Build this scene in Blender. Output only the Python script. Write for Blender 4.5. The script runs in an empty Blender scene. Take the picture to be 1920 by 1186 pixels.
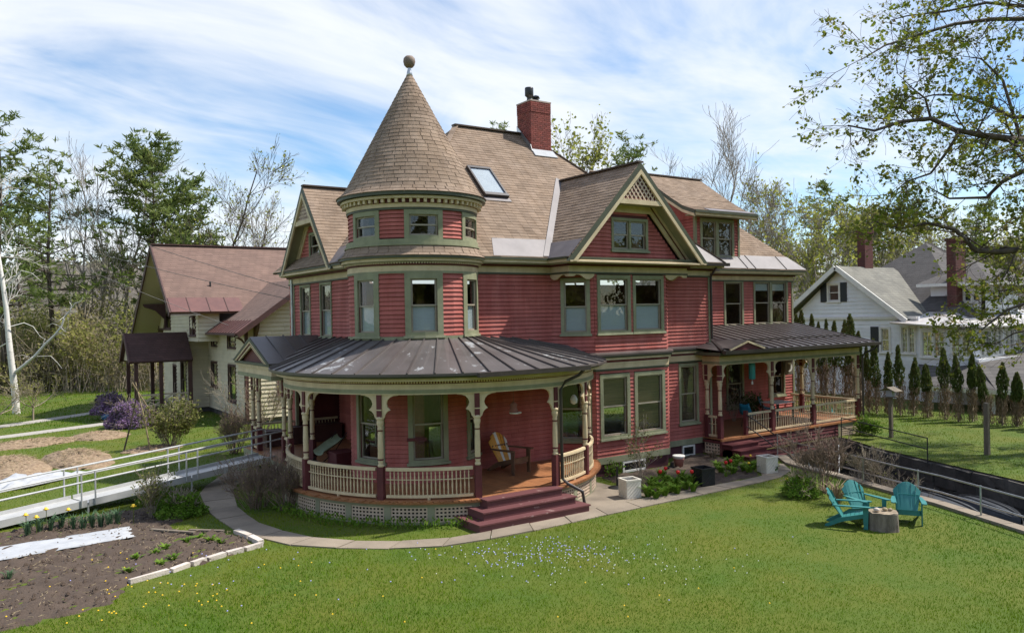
import bpy, math, random
import numpy as np
from math import sin, cos, pi, radians, hypot, atan2, sqrt
rnd = random.Random(7); NP = np.random.default_rng(11)
SC = bpy.context.scene; COL = SC.collection
# ------------------------------------------------------------------ camera
F_PX, CX, CY, CAM_H = 1500.0, 960.0, 593.0, 5.0
YAW, PIT, ROL = radians(34.2), radians(.13), radians(-1.09)
fw = np.array([sin(YAW)*cos(PIT), cos(YAW)*cos(PIT), -sin(PIT)])
r0 = np.array([cos(YAW), -sin(YAW), 0.]); u0 = np.cross(r0, fw)
rt = cos(ROL)*r0+sin(ROL)*u0; up = -sin(ROL)*r0+cos(ROL)*u0
CAMP = np.array([0., 0., CAM_H])
from mathutils import Matrix, Vector
cam = bpy.data.cameras.new('camera'); camo = bpy.data.objects.new('camera', cam); COL.objects.link(camo)
camo.matrix_world = Matrix(((rt[0], up[0], -fw[0], 0), (rt[1], up[1], -fw[1], 0), (rt[2], up[2], -fw[2], CAM_H), (0, 0, 0, 1)))
cam.sensor_fit = 'HORIZONTAL'; cam.sensor_width = 36; cam.lens = 36*F_PX/1920; cam.clip_end = 3000; cam.clip_start = .1
SC.camera = camo
# ------------------------------------------------------------------ world: sky with thin cirrus, one sun
SUN_EL = radians(55); SUN_DIR = np.array([.934*cos(SUN_EL), -.358*cos(SUN_EL), sin(SUN_EL)])   # towards the sun
W = bpy.data.worlds.new('World'); SC.world = W; W.use_nodes = True
nt = W.node_tree; nt.nodes.clear()
def N(t, typ, **k):
    n = t.nodes.new(typ)
    for a, b in k.items(): setattr(n, a, b)
    return n
def mathn(t, op, a, b=None, c=None):
    n = N(t, 'ShaderNodeMath', operation=op)
    for i, x in enumerate((a, b, c)):
        if x is None: continue
        if isinstance(x, (int, float)): n.inputs[i].default_value = x
        else: t.links.new(x, n.inputs[i])
    return n.outputs[0]
out = N(nt, 'ShaderNodeOutputWorld'); bg = N(nt, 'ShaderNodeBackground'); bg.inputs[1].default_value = .102
sky = N(nt, 'ShaderNodeTexSky', sky_type='NISHITA'); sky.sun_disc = False; sky.sun_elevation = SUN_EL
sky.sun_rotation = atan2(SUN_DIR[0], SUN_DIR[1]); sky.air_density = 1.0; sky.dust_density = .25; sky.ozone_density = 1.6
tc = N(nt, 'ShaderNodeTexCoord'); sx = N(nt, 'ShaderNodeSeparateXYZ'); nt.links.new(tc.outputs['Generated'], sx.inputs[0])
zc = mathn(nt, 'ADD', mathn(nt, 'MAXIMUM', sx.outputs[2], 0.0), .22)
cb = N(nt, 'ShaderNodeCombineXYZ')
nt.links.new(mathn(nt, 'DIVIDE', sx.outputs[0], zc), cb.inputs[0]); nt.links.new(mathn(nt, 'DIVIDE', sx.outputs[1], zc), cb.inputs[1])
def wnoise(scale, detail, rot, stretch, dist=.6, off=(0, 0, 0)):
    mp = N(nt, 'ShaderNodeMapping'); mp.inputs['Rotation'].default_value = (0, 0, rot); mp.inputs['Scale'].default_value = stretch; mp.inputs['Location'].default_value = off
    nt.links.new(cb.outputs[0], mp.inputs[0]); n = N(nt, 'ShaderNodeTexNoise'); n.inputs['Scale'].default_value = scale; n.inputs['Detail'].default_value = detail
    n.inputs['Roughness'].default_value = .62; n.inputs['Distortion'].default_value = dist; nt.links.new(mp.outputs[0], n.inputs['Vector']); return n.outputs[0]
n1 = wnoise(.62, 6, radians(-34), (.75, 1.15, 1), .7, (2.072, 1.274, 0)); n2 = wnoise(2.3, 8, radians(-25), (.6, 1.2, 1), 1.2, (2.573, 11.13, 0))
mr = N(nt, 'ShaderNodeMapRange'); mr.interpolation_type = 'SMOOTHSTEP'; mr.inputs[1].default_value = .33; mr.inputs[2].default_value = .63
nt.links.new(mathn(nt, 'ADD', mathn(nt, 'MULTIPLY', n1, .74), mathn(nt, 'MULTIPLY', n2, .26)), mr.inputs[0])
mx = N(nt, 'ShaderNodeMixRGB'); nt.links.new(mathn(nt, 'MULTIPLY', mr.outputs[0], .93), mx.inputs[0])
hs = N(nt, 'ShaderNodeHueSaturation'); hs.inputs['Saturation'].default_value = 1.35; hs.inputs['Value'].default_value = .98; nt.links.new(sky.outputs[0], hs.inputs['Color'])
nt.links.new(hs.outputs[0], mx.inputs[1]); mx.inputs[2].default_value = (5.75, 5.95, 6.25, 1)
nt.links.new(mx.outputs[0], bg.inputs[0]); nt.links.new(bg.outputs[0], out.inputs[0])
sl = bpy.data.lights.new('sun', 'SUN'); sl.energy = 3.6; sl.angle = radians(1.6); sl.color = (1, .95, .87)
so = bpy.data.objects.new('sun', sl); COL.objects.link(so); so.location = (30, -10, 40)
so.rotation_euler = Vector((-SUN_DIR[0], -SUN_DIR[1], -SUN_DIR[2])).to_track_quat('-Z', 'Y').to_euler()
SC.view_settings.view_transform = 'Standard'; SC.view_settings.look = 'None'; SC.view_settings.exposure = .8; SC.view_settings.gamma = 1
SC.view_settings.use_curve_mapping = False
SC.render.engine = 'CYCLES'; SC.cycles.max_bounces = 6; SC.cycles.transparent_max_bounces = 16; SC.cycles.use_denoising = True
SC.cycles.caustics_reflective = False; SC.cycles.caustics_refractive = False
# ------------------------------------------------------------------ pixel -> place (a pixel gives a direction; a wall or the ground gives the distance)
def ray(x, y): return (x-CX)/F_PX*rt-(y-CY)/F_PX*up+fw
def on_z(x, y, z=0.):
    d = ray(x, y); return CAMP+d*((z-CAM_H)/d[2])
def on_y(x, y, v):
    d = ray(x, y); return CAMP+d*(v/d[1])
def on_x(x, y, v):
    d = ray(x, y); return CAMP+d*(v/d[0])
def at(x, y, depth): return CAMP+ray(x, y)*depth
# ------------------------------------------------------------------ materials
MATS = {}
def lin(c): return tuple(c)+(1,)
def mat(name, col, col2=None, rough=.7, nscale=3., detail=5., contrast=(.35, .65), bump=0., bscale=40., metal=0., spec=.5, vary=0., stretch=None, trans=0., fine=0., weather=0.):
    m = bpy.data.materials.new(name); MATS[name] = m; m.use_nodes = True; t = m.node_tree
    b = t.nodes['Principled BSDF']; b.inputs['Roughness'].default_value = rough; b.inputs['Metallic'].default_value = metal; b.inputs['Specular IOR Level'].default_value = spec
    geo = N(t, 'ShaderNodeNewGeometry'); pos = geo.outputs['Position']
    if stretch:
        mp = N(t, 'ShaderNodeMapping'); mp.inputs['Scale'].default_value = stretch; t.links.new(pos, mp.inputs[0]); pos = mp.outputs[0]
    c = None
    if col2:
        n = N(t, 'ShaderNodeTexNoise'); n.inputs['Scale'].default_value = nscale; n.inputs['Detail'].default_value = detail; n.inputs['Roughness'].default_value = .6
        t.links.new(pos, n.inputs['Vector'])
        mr = N(t, 'ShaderNodeMapRange'); mr.inputs[1].default_value = contrast[0]; mr.inputs[2].default_value = contrast[1]; t.links.new(n.outputs[0], mr.inputs[0])
        mx = N(t, 'ShaderNodeMixRGB'); mx.inputs[1].default_value = lin(col); mx.inputs[2].default_value = lin(col2); t.links.new(mr.outputs[0], mx.inputs[0]); c = mx.outputs[0]
    if vary or fine or weather:
        if c is None:
            rg = N(t, 'ShaderNodeRGB'); rg.outputs[0].default_value = lin(col); c = rg.outputs[0]
        h = N(t, 'ShaderNodeHueSaturation'); t.links.new(c, h.inputs['Color']); v = None
        if vary:
            oi = N(t, 'ShaderNodeObjectInfo')
            fr = mathn(t, 'FRACT', mathn(t, 'ADD', oi.outputs['Random'], geo.outputs['Random Per Island']))
            v = mathn(t, 'MULTIPLY_ADD', fr, vary, 1-vary/2)
        if fine:
            n = N(t, 'ShaderNodeTexNoise'); n.inputs['Scale'].default_value = 60.; n.inputs['Detail'].default_value = 3.; t.links.new(geo.outputs['Position'], n.inputs['Vector'])
            v2 = mathn(t, 'MULTIPLY_ADD', n.outputs[0], fine*2, 1-fine); v = v2 if v is None else mathn(t, 'MULTIPLY', v, v2)
        if weather:   # fading and streaks that run down the surface
            mpw = N(t, 'ShaderNodeMapping'); mpw.inputs['Scale'].default_value = (1.6, 1.6, .22); t.links.new(geo.outputs['Position'], mpw.inputs[0])
            n = N(t, 'ShaderNodeTexNoise'); n.inputs['Scale'].default_value = 1.7; n.inputs['Detail'].default_value = 7.; n.inputs['Roughness'].default_value = .65; t.links.new(mpw.outputs[0], n.inputs['Vector'])
            v3 = mathn(t, 'MULTIPLY_ADD', n.outputs[0], weather*2, 1-weather); v = v3 if v is None else mathn(t, 'MULTIPLY', v, v3)
            t.links.new(mathn(t, 'MULTIPLY_ADD', n.outputs[0], -weather*.9, 1+weather*.45), h.inputs['Saturation'])
        t.links.new(v, h.inputs['Value']); c = h.outputs[0]
    if c is None: b.inputs['Base Color'].default_value = lin(col)
    else: t.links.new(c, b.inputs['Base Color'])
    if bump:
        n = N(t, 'ShaderNodeTexNoise'); n.inputs['Scale'].default_value = bscale; n.inputs['Detail'].default_value = 4; t.links.new(pos, n.inputs['Vector'])
        bp = N(t, 'ShaderNodeBump'); bp.inputs['Strength'].default_value = bump; bp.inputs['Distance'].default_value = .02; t.links.new(n.outputs[0], bp.inputs['Height']); t.links.new(bp.outputs[0], b.inputs['Normal'])
    return m
def leafmat(name, stops, rough=.6, trans=.35):
    """foliage: hue by the leaf's own random 'tint', a little light through the blade"""
    m = bpy.data.materials.new(name); MATS[name] = m; m.use_nodes = True; t = m.node_tree; b = t.nodes['Principled BSDF']; b.inputs['Roughness'].default_value = rough; b.inputs['Specular IOR Level'].default_value = .0 if name == 'grass' else .12
    a = N(t, 'ShaderNodeAttribute', attribute_name='tint'); r = N(t, 'ShaderNodeValToRGB'); e = r.color_ramp.elements
    e[0].position = 0; e[0].color = lin(stops[0]); e[1].position = 1; e[1].color = lin(stops[-1])
    for i, s in enumerate(stops[1:-1]):
        x = e.new((i+1)/(len(stops)-1)); x.color = lin(s)
    t.links.new(a.outputs['Fac'], r.inputs[0]); t.links.new(r.outputs[0], b.inputs['Base Color'])
    if trans:
        tr = N(t, 'ShaderNodeBsdfTranslucent'); t.links.new(r.outputs[0], tr.inputs[0]); ms = N(t, 'ShaderNodeMixShader'); ms.inputs[0].default_value = trans
        t.links.new(b.outputs[0], ms.inputs[1]); t.links.new(tr.outputs[0], ms.inputs[2]); t.links.new(ms.outputs[0], t.nodes['Material Output'].inputs[0])
    return m
def glassmat(name, tint, refl):
    m = bpy.data.materials.new(name); MATS[name] = m; m.use_nodes = True; t = m.node_tree; t.nodes.remove(t.nodes['Principled BSDF'])
    tr = N(t, 'ShaderNodeBsdfTransparent'); tr.inputs[0].default_value = lin(tint); gl = N(t, 'ShaderNodeBsdfGlossy'); gl.inputs['Roughness'].default_value = .015
    n = N(t, 'ShaderNodeTexNoise'); n.inputs['Scale'].default_value = 2.2; geo = N(t, 'ShaderNodeNewGeometry'); t.links.new(geo.outputs['Position'], n.inputs['Vector'])
    bp = N(t, 'ShaderNodeBump'); bp.inputs['Strength'].default_value = .12; bp.inputs['Distance'].default_value = .03; t.links.new(n.outputs[0], bp.inputs['Height']); t.links.new(bp.outputs[0], gl.inputs['Normal'])
    lwn = N(t, 'ShaderNodeLayerWeight'); lwn.inputs[0].default_value = .5; lwp = mathn(t, 'POWER', lwn.outputs['Facing'], 4.); ms = N(t, 'ShaderNodeMixShader')
    t.links.new(mathn(t, 'MULTIPLY_ADD', lwp, .75, refl), ms.inputs[0]); t.links.new(tr.outputs[0], ms.inputs[1]); t.links.new(gl.outputs[0], ms.inputs[2])
    t.links.new(ms.outputs[0], t.nodes['Material Output'].inputs[0]); return m
mat('red', (.45, .135, .112), (.365, .105, .088), .7, 1.4, 6, bump=.12, bscale=25, vary=.2, fine=.14, weather=.32, spec=.25)
mat('maroon', (.14, .038, .04), (.10, .027, .03), .6, 2.2, 5, bump=.1, fine=.15, weather=.2, spec=.3)
mat('maroon_worn', (.125, .042, .044), (.31, .22, .2), .6, 5, 8, (.62, .70), bump=.15, fine=.15, stretch=(.7, 1, 1.5))
mat('cream', (.66, .54, .35), (.55, .44, .28), .65, 2.5, 6, bump=.06, fine=.1, weather=.25, spec=.3)
mat('cream_lattice', (.62, .48, .36), (.52, .40, .30), .6, 3, fine=.08)
mat('green', (.29, .295, .185), (.22, .225, .14), .65, 2.2, 6, bump=.08, fine=.1, weather=.25, spec=.3)
mat('dark_green', (.075, .085, .05), (.055, .062, .038), .55, 2)
mat('sage', (.30, .29, .19), (.24, .235, .15), .65, 2.5, fine=.1)
mat('shingle', (.305, .225, .165), (.22, .163, .122), .95, .7, 6, (.3, .7), bump=.5, bscale=90, vary=.26, fine=.22, weather=.4, spec=.2)
mat('ridge_cap', (.10, .072, .055), (.07, .05, .04), .9, 4, fine=.2)
mat('metal_roof', (.072, .058, .053), (.10, .083, .078), .36, .9, 6, bump=.03, bscale=8, spec=.6, fine=.06)
mat('metal_flash', (.19, .168, .172), (.13, .113, .117), .55, 1.3, 5, bump=.03)
mat('galv', (.55, .56, .57), (.42, .43, .44), .38, 6, metal=.85)
mat('steel_dark', (.03, .03, .032), (.05, .05, .052), .4, 8, metal=.3)
mat('gutter', (.035, .028, .026), (.05, .04, .036), .35, 4)
mat('copper_brown', (.17, .10, .075), (.10, .06, .05), .45, 9)
mat('brick', (.27, .065, .05), (.20, .05, .042), .85, 5, vary=.45, bump=.3, fine=.2)
mat('mortar', (.52, .42, .36), (.44, .35, .30), .95, 8)
mat('porch_floor', (.38, .165, .07), (.28, .12, .055), .42, 3.2, 6, vary=.22, fine=.15, bump=.05)
mat('sash', (.36, .31, .235), (.30, .26, .2), .5, 5)
mat('sash_dark', (.03, .035, .03), None, .5)
mat('white_paint', (.76, .74, .69), (.66, .64, .6), .55, 3, fine=.06)
mat('blind', (.80, .83, .85), (.7, .73, .75), .8, 2, stretch=(1, 1, 40))
mat('blind_warm', (.22, .15, .08), (.10, .07, .045), .7, 1, stretch=(1, 1, 55))
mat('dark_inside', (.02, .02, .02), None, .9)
glassmat('glass', (.84, .87, .87), .055); glassmat('skylight_glass', (.9, .93, .95), .1)
mat('concrete', (.30, .245, .185), (.19, .155, .118), .9, 1.1, 8, (.3, .7), bump=.4, bscale=50, vary=.14, fine=.25)
mat('asphalt_dark', (.028, .027, .027), (.045, .042, .04), .97, 1.2, 7, bump=.4, bscale=70, fine=.3)
mat('stone_dark', (.055, .05, .045), (.10, .09, .08), .9, 2.2, 6, vary=.5, bump=.6, bscale=14, fine=.25)
mat('foundation', (.10, .03, .036), (.075, .024, .03), .85, 3, bump=.35, bscale=20, fine=.2)
mat('soil', (.095, .066, .047), (.055, .038, .028), .95, 3.2, 9, (.3, .7), bump=1., bscale=28, fine=.5)
mat('mulch', (.36, .265, .17), (.20, .135, .085), .95, 9, 9, (.35, .62), bump=1., bscale=38, fine=.7)
mat('gravel', (.42, .39, .35), (.33, .31, .28), .95, 9, bump=.5, bscale=60, fine=.3)
mat('fabric', (.44, .455, .48), (.36, .375, .40), .8, 3, bump=.3, bscale=9)
mat('block', (.62, .55, .49), (.50, .43, .37), .9, 5, 7, bump=.5, bscale=30, vary=.2, fine=.2)
mat('wood_grey', (.20, .165, .125), (.13, .105, .08), .85, 6, stretch=(1, 1, .2), bump=.4, bscale=30, fine=.25)
mat('bark', (.115, .088, .066), (.065, .05, .04), .95, 5, stretch=(1, 1, .3), bump=.7, bscale=18, fine=.3)
mat('bark_grey', (.34, .295, .25), (.23, .20, .165), .95, 3, bump=.4, bscale=18, fine=.2)
mat('birch', (.66, .63, .58), (.13, .11, .10), .8, 5, 7, (.60, .70), stretch=(1, 1, 3.2), bump=.3)
mat('twig', (.38, .315, .235), (.27, .22, .165), .95, 4)
mat('twig_red', (.27, .195, .145), (.18, .13, .10), .95, 4)
mat('dry_grass', (.36, .285, .17), (.26, .2, .12), .95, 4)
mat('teal', (.02, .17, .165), (.035, .20, .19), .5, 5, 7, fine=.12, weather=.2)
mat('teal_light', (.05, .33, .31), None, .45)
mat('blue_chair', (.02, .22, .34), None, .35)
mat('alu', (.60, .60, .59), (.50, .50, .49), .45, 2, metal=.3, fine=.06)
mat('planter_white', (.74, .69, .60), (.64, .59, .50), .7, 4, bump=.2, fine=.1)
mat('planter_black', (.012, .013, .015), (.022, .023, .026), .45, 5)
mat('terracotta', (.36, .15, .12), (.28, .12, .10), .8, 6)
mat('log_bark', (.24, .20, .165), (.12, .098, .08), .95, 7, stretch=(1.5, 1.5, .35), bump=1., bscale=22, fine=.3)
mat('log_top', (.36, .29, .20), (.22, .17, .115), .9, 9, bump=.4)
mat('ski_yellow', (.72, .33, .03), (.55, .24, .03), .45, 6)
mat('wood_brown', (.16, .085, .045), (.10, .055, .03), .6, 6, stretch=(1, 1, .3), fine=.2)
mat('stroller_fabric', (.36, .42, .28), (.28, .33, .21), .8, 4)
mat('black', (.012, .012, .013), None, .5)
mat('tarp', (.022, .026, .034), (.04, .045, .055), .6, 4, bump=.5, bscale=6)
mat('boat_strip', (.10, .10, .105), None, .5)
mat('yellow_siding', (.66, .585, .42), (.58, .51, .36), .65, 1.6, 6, vary=.1, fine=.1)
mat('brown_trim', (.085, .036, .03), (.06, .026, .022), .6, 3)
mat('soffit_tan', (.52, .44, .31), None, .7)
mat('white_siding', (.80, .81, .83), (.72, .73, .76), .6, 1.6, 6, vary=.08, fine=.08)
mat('shutter', (.010, .013, .018), None, .5)
mat('white_metal', (.56, .54, .52), (.42, .36, .33), .4, .8, 6, (.45, .7), metal=.2)
mat('pot_blue', (.03, .12, .28), None, .3)
mat('ball_wood', (.17, .115, .085), (.25, .19, .15), .7, 7, stretch=(6, 6, .6))
mat('red_flower', (.62, .012, .012), None, .5); mat('yellow_flower', (.85, .55, .02), None, .5); mat('lilac_flower', (.42, .42, .78), None, .6); mat('white_flower', (.8, .8, .8), None, .6)
mat('wire', (.10, .095, .09), None, .5)
# courses on roofs that are too far to pick a shingle out
def coursemat(name, a, b2, sx_, sz):
    m = mat(name, a, b2, .9, .9, 6, (.3, .7), fine=.2); t = m.node_tree; b = t.nodes['Principled BSDF']
    src = b.inputs['Base Color'].links[0].from_socket; g = N(t, 'ShaderNodeNewGeometry'); s = N(t, 'ShaderNodeSeparateXYZ'); t.links.new(g.outputs['Position'], s.inputs[0])
    c = N(t, 'ShaderNodeCombineXYZ'); t.links.new(mathn(t, 'ADD', s.outputs[0], s.outputs[1]), c.inputs[0]); t.links.new(s.outputs[2], c.inputs[1])
    br = N(t, 'ShaderNodeTexBrick'); br.inputs['Color1'].default_value = (1, 1, 1, 1); br.inputs['Color2'].default_value = (.72, .72, .72, 1); br.inputs['Mortar'].default_value = (.5, .5, .5, 1)
    br.inputs['Scale'].default_value = 1; br.inputs['Brick Width'].default_value = sx_; br.inputs['Row Height'].default_value = sz; br.inputs['Mortar Size'].default_value = .012
    t.links.new(c.outputs[0], br.inputs['Vector']); mx = N(t, 'ShaderNodeMixRGB', blend_type='MULTIPLY'); mx.inputs[0].default_value = .8; t.links.new(src, mx.inputs[1]); t.links.new(br.outputs[0], mx.inputs[2]); t.links.new(mx.outputs[0], b.inputs['Base Color'])
    bp = N(t, 'ShaderNodeBump'); bp.inputs['Strength'].default_value = .6; bp.inputs['Distance'].default_value = .02; t.links.new(br.outputs['Fac'], bp.inputs['Height']); bp.invert = True; t.links.new(bp.outputs[0], b.inputs['Normal'])
coursemat('roof_red', (.235, .148, .115), (.18, .112, .09), .42, .115)
coursemat('roof_brown', (.105, .052, .046), (.075, .04, .036), .42, .115)
coursemat('roof_grey', (.25, .24, .20), (.16, .155, .135), .42, .13)
coursemat('roof_dark', (.115, .105, .10), (.085, .078, .075), .42, .13)
coursemat('chimney_brick', (.17, .055, .045), (.10, .04, .036), .24, .09)
mat('red_metal', (.17, .075, .062), (.13, .058, .05), .45, 2)
# peeling paint on the porch roof: pale galvanised patches, each with its own ragged shape
def peel(m, thr=.62):
    t = m.node_tree; b = t.nodes['Principled BSDF']; src = b.inputs['Base Color'].links[0].from_socket; g = N(t, 'ShaderNodeNewGeometry')
    n = N(t, 'ShaderNodeTexNoise'); n.inputs['Scale'].default_value = 2.6; n.inputs['Detail'].default_value = 9; n.inputs['Roughness'].default_value = .68; t.links.new(g.outputs['Position'], n.inputs['Vector'])
    n2 = N(t, 'ShaderNodeTexNoise'); n2.inputs['Scale'].default_value = .55; t.links.new(g.outputs['Position'], n2.inputs['Vector'])
    r = N(t, 'ShaderNodeMapRange'); r.inputs[1].default_value = thr; r.inputs[2].default_value = thr+.02
    t.links.new(mathn(t, 'ADD', n.outputs[0], mathn(t, 'MULTIPLY_ADD', n2.outputs[0], .5, -.25)), r.inputs[0])
    mx = N(t, 'ShaderNodeMixRGB'); mx.inputs[2].default_value = (.31, .315, .32, 1); t.links.new(r.outputs[0], mx.inputs[0]); t.links.new(src, mx.inputs[1]); t.links.new(mx.outputs[0], b.inputs['Base Color'])
mat('metal_roof_peel', (.082, .07, .066), (.115, .10, .096), .42, 1.1, 6, bump=.03, bscale=8, spec=.6, fine=.06); peel(MATS['metal_roof_peel'], .628)
leafmat('grass', [(.046, .128, .0005), (.072, .172, .0008), (.102, .198, .0015), (.155, .215, .005), (.32, .285, .07)], .7, .3)
leafmat('maple_leaf', [(.10, .155, .018), (.16, .21, .025), (.23, .25, .04), (.24, .17, .05)], .55, .5)
leafmat('pine_needle', [(.085, .125, .035), (.135, .185, .05), (.19, .24, .07), (.24, .25, .10)], .6, .45)
leafmat('arborvitae', [(.045, .075, .02), (.075, .11, .028), (.11, .14, .04), (.13, .11, .045)], .7, .3)
leafmat('arbor_brown', [(.24, .18, .12), (.17, .125, .085), (.32, .25, .17)], .9, .1)
leafmat('bud_leaf', [(.20, .24, .05), (.30, .32, .065), (.37, .38, .09), (.25, .21, .08)], .7, .5)
leafmat('scrub_leaf', [(.33, .31, .10), (.40, .40, .11), (.27, .28, .09), (.38, .31, .18), (.46, .46, .14)], .8, .55)
leafmat('bed_leaf', [(.08, .16, .015), (.13, .24, .025), (.21, .29, .045)], .6, .3)
leafmat('blue_leaf', [(.07, .13, .07), (.11, .18, .09)], .6, .25)
leafmat('azalea_leaf', [(.10, .13, .04), (.17, .18, .05), (.24, .23, .08)], .6, .3)
leafmat('purple_bloom', [(.19, .11, .22), (.26, .16, .30), (.33, .22, .38), (.10, .11, .07), (.22, .13, .23)], .7, .3)
leafmat('hill_leaf', [(.20, .18, .14), (.25, .22, .17), (.15, .16, .10), (.28, .26, .18)], .9, .3)
# ------------------------------------------------------------------ mesh helpers
class MB:
    def __init__(s): s.v = []; s.f = []
    def add(s, v, f):
        o = len(s.v); s.v.extend(tuple(map(float, p)) for p in v); s.f.extend(tuple(i+o for i in q) for q in f); return s
    def hexa(s, p): return s.add(p, [(0, 3, 2, 1), (4, 5, 6, 7), (0, 1, 5, 4), (1, 2, 6, 5), (2, 3, 7, 6), (3, 0, 4, 7)])
    def box(s, x0, x1, y0, y1, z0, z1): return s.hexa([(x0, y0, z0), (x1, y0, z0), (x1, y1, z0), (x0, y1, z0), (x0, y0, z1), (x1, y0, z1), (x1, y1, z1), (x0, y1, z1)])
    def obox(s, c, ax, ay, az):
        c, ax, ay, az = map(np.array, (c, ax, ay, az))
        return s.hexa([c-ax-ay-az, c+ax-ay-az, c+ax+ay-az, c-ax+ay-az, c-ax-ay+az, c+ax-ay+az, c+ax+ay+az, c-ax+ay+az])
    def beam(s, a, b, w, h, upv=(0, 0, 1)):
        a, b = np.array(a, float), np.array(b, float); d = b-a; L = np.linalg.norm(d); d /= L; sd = np.cross(d, upv); sd /= np.linalg.norm(sd); u = np.cross(sd, d)
        return s.obox((a+b)/2, d*L/2, sd*w/2, u*h/2)
    def prism(s, poly, vec):
        n = len(poly); a = [np.array(p, float) for p in poly]; b = [p+np.array(vec) for p in a]
        return s.add(a+b, [tuple(range(n))[::-1], tuple(range(n, 2*n))]+[(i, (i+1) % n, n+(i+1) % n, n+i) for i in range(n)])
    def tube(s, pts, r, n=6):
        pts = [np.array(p, float) for p in pts]; m = len(pts); r = [r]*m if not hasattr(r, '__len__') else r; V = []
        for i, p in enumerate(pts):
            d = pts[min(i+1, m-1)]-pts[max(i-1, 0)]; d /= (np.linalg.norm(d)+1e-9); a = np.cross(d, (0, 0, 1) if abs(d[2]) < .9 else (1, 0, 0)); a /= np.linalg.norm(a); b = np.cross(d, a)
            V += [p+r[i]*(cos(2*pi*k/n)*a+sin(2*pi*k/n)*b) for k in range(n)]
        F = [(i*n+k, i*n+(k+1) % n, (i+1)*n+(k+1) % n, (i+1)*n+k) for i in range(m-1) for k in range(n)]
        return s.add(V, F+[tuple(range(n))[::-1], tuple(range((m-1)*n, m*n))])
    def lathe(s, prof, c=(0, 0, 0), n=12):
        V = [(c[0]+r*cos(2*pi*k/n), c[1]+r*sin(2*pi*k/n), c[2]+z) for r, z in prof for k in range(n)]; m = len(prof)
        F = [(i*n+k, i*n+(k+1) % n, (i+1)*n+(k+1) % n, (i+1)*n+k) for i in range(m-1) for k in range(n)]
        return s.add(V, F+[tuple(range(n))[::-1], tuple(range((m-1)*n, m*n))])
    def band(s, path, n0, n1, z0, z1, z0b=None, z1b=None, closed=False):
        """rectangle (outward n0..n1, height z0..z1) swept along a plan path whose right-hand side is outward"""
        P = [np.array(p[:2], float) for p in path]; m = len(P); nm = []
        for i in range(m):
            ds = []
            for a, b in ((i-1, i), (i, i+1)):
                if closed: a %= m; b %= m
                if 0 <= a < m and 0 <= b < m and a != b:
                    d = P[b]-P[a]; d /= np.linalg.norm(d); ds.append(np.array([d[1], -d[0]]))
            q = sum(ds); q /= np.linalg.norm(q); nm.append(q/max(.3, q@ds[0]))
        z0b = z0 if z0b is None else z0b; z1b = z1 if z1b is None else z1b; V = []
        for p, q in zip(P, nm):
            a, b = p+q*n0, p+q*n1; V += [(a[0], a[1], z0), (b[0], b[1], z0b), (b[0], b[1], z1b), (a[0], a[1], z1)]
        F = []
        for i in range(m if closed else m-1):
            j = (i+1) % m; F += [(i*4+k, j*4+k, j*4+(k+1) % 4, i*4+(k+1) % 4) for k in range(4)]
        if not closed: F += [(3, 2, 1, 0), tuple(4*(m-1)+k for k in range(4))]
        return s.add(V, F)
    def quad(s, *p): return s.add(p, [tuple(range(len(p)))])
def npmesh(name, V, Fc, tint=None):
    """vertices (n,3), faces (m,k) -> mesh; tint: one value per face's verts"""
    V = np.asarray(V, np.float32); Fc = np.asarray(Fc, np.int32); k = Fc.shape[1]; me = bpy.data.meshes.new(name)
    me.vertices.add(len(V)); me.vertices.foreach_set('co', V.ravel()); me.loops.add(Fc.size); me.loops.foreach_set('vertex_index', Fc.ravel())
    me.polygons.add(len(Fc)); me.polygons.foreach_set('loop_start', np.arange(0, Fc.size, k, dtype=np.int32)); me.polygons.foreach_set('loop_total', np.full(len(Fc), k, np.int32))
    me.update(calc_edges=True)
    if tint is not None:
        a = me.attributes.new('tint', 'FLOAT', 'POINT'); a.data.foreach_set('value', np.asarray(tint, np.float32))
    return me
ORIG = {}
def thing(name, label, cat, loc=(0, 0, 0), group=None):
    o = bpy.data.objects.new(name, None); COL.objects.link(o); o.location = loc; o['label'] = label; o['category'] = cat; o.empty_display_size = .2
    if group: o['group'] = group
    ORIG[o] = np.array(loc, float); return o
def obj(name, mb, m, parent=None, smooth=False, label=None, cat=None, kind=None, group=None, me=None, org=None):
    """one mesh object built from world coordinates (kept relative to its parent's place)"""
    if me is None:
        base = ORIG.get(parent, np.zeros(3)) if parent is not None else (np.array(org, float) if org is not None else np.zeros(3)); me = bpy.data.meshes.new(name)
        V = np.array(mb.v, float)-base; me.from_pydata(V.tolist(), [], mb.f); me.update()
    if m and not me.materials: me.materials.append(MATS[m])
    if smooth and len(me.polygons): me.polygons.foreach_set('use_smooth', [True]*len(me.polygons)); me.update()
    o = bpy.data.objects.new(name, me); COL.objects.link(o)
    if parent is not None: o.parent = parent; ORIG[o] = ORIG.get(parent, np.zeros(3))
    else:
        o.location = org if org is not None else (0, 0, 0); ORIG[o] = np.array(org if org is not None else (0, 0, 0), float)
    if label: o['label'] = label
    if cat: o['category'] = cat
    if kind: o['kind'] = kind
    if group: o['group'] = group
    return o
def place(name, me, parent, loc, rz=0, sc=(1, 1, 1)):
    """another piece that shares its mesh"""
    o = bpy.data.objects.new(name, me); COL.objects.link(o); o.parent = parent; o.location = np.array(loc, float)-ORIG.get(parent, np.zeros(3)); o.rotation_euler = (0, 0, rz); o.scale = sc; return o
def mesh_of(name, mb, m, smooth=False):
    me = bpy.data.meshes.new(name); me.from_pydata(mb.v, [], mb.f); me.update(); me.materials.append(MATS[m])
    if smooth: me.polygons.foreach_set('use_smooth', [True]*len(me.polygons))
    return me
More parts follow.
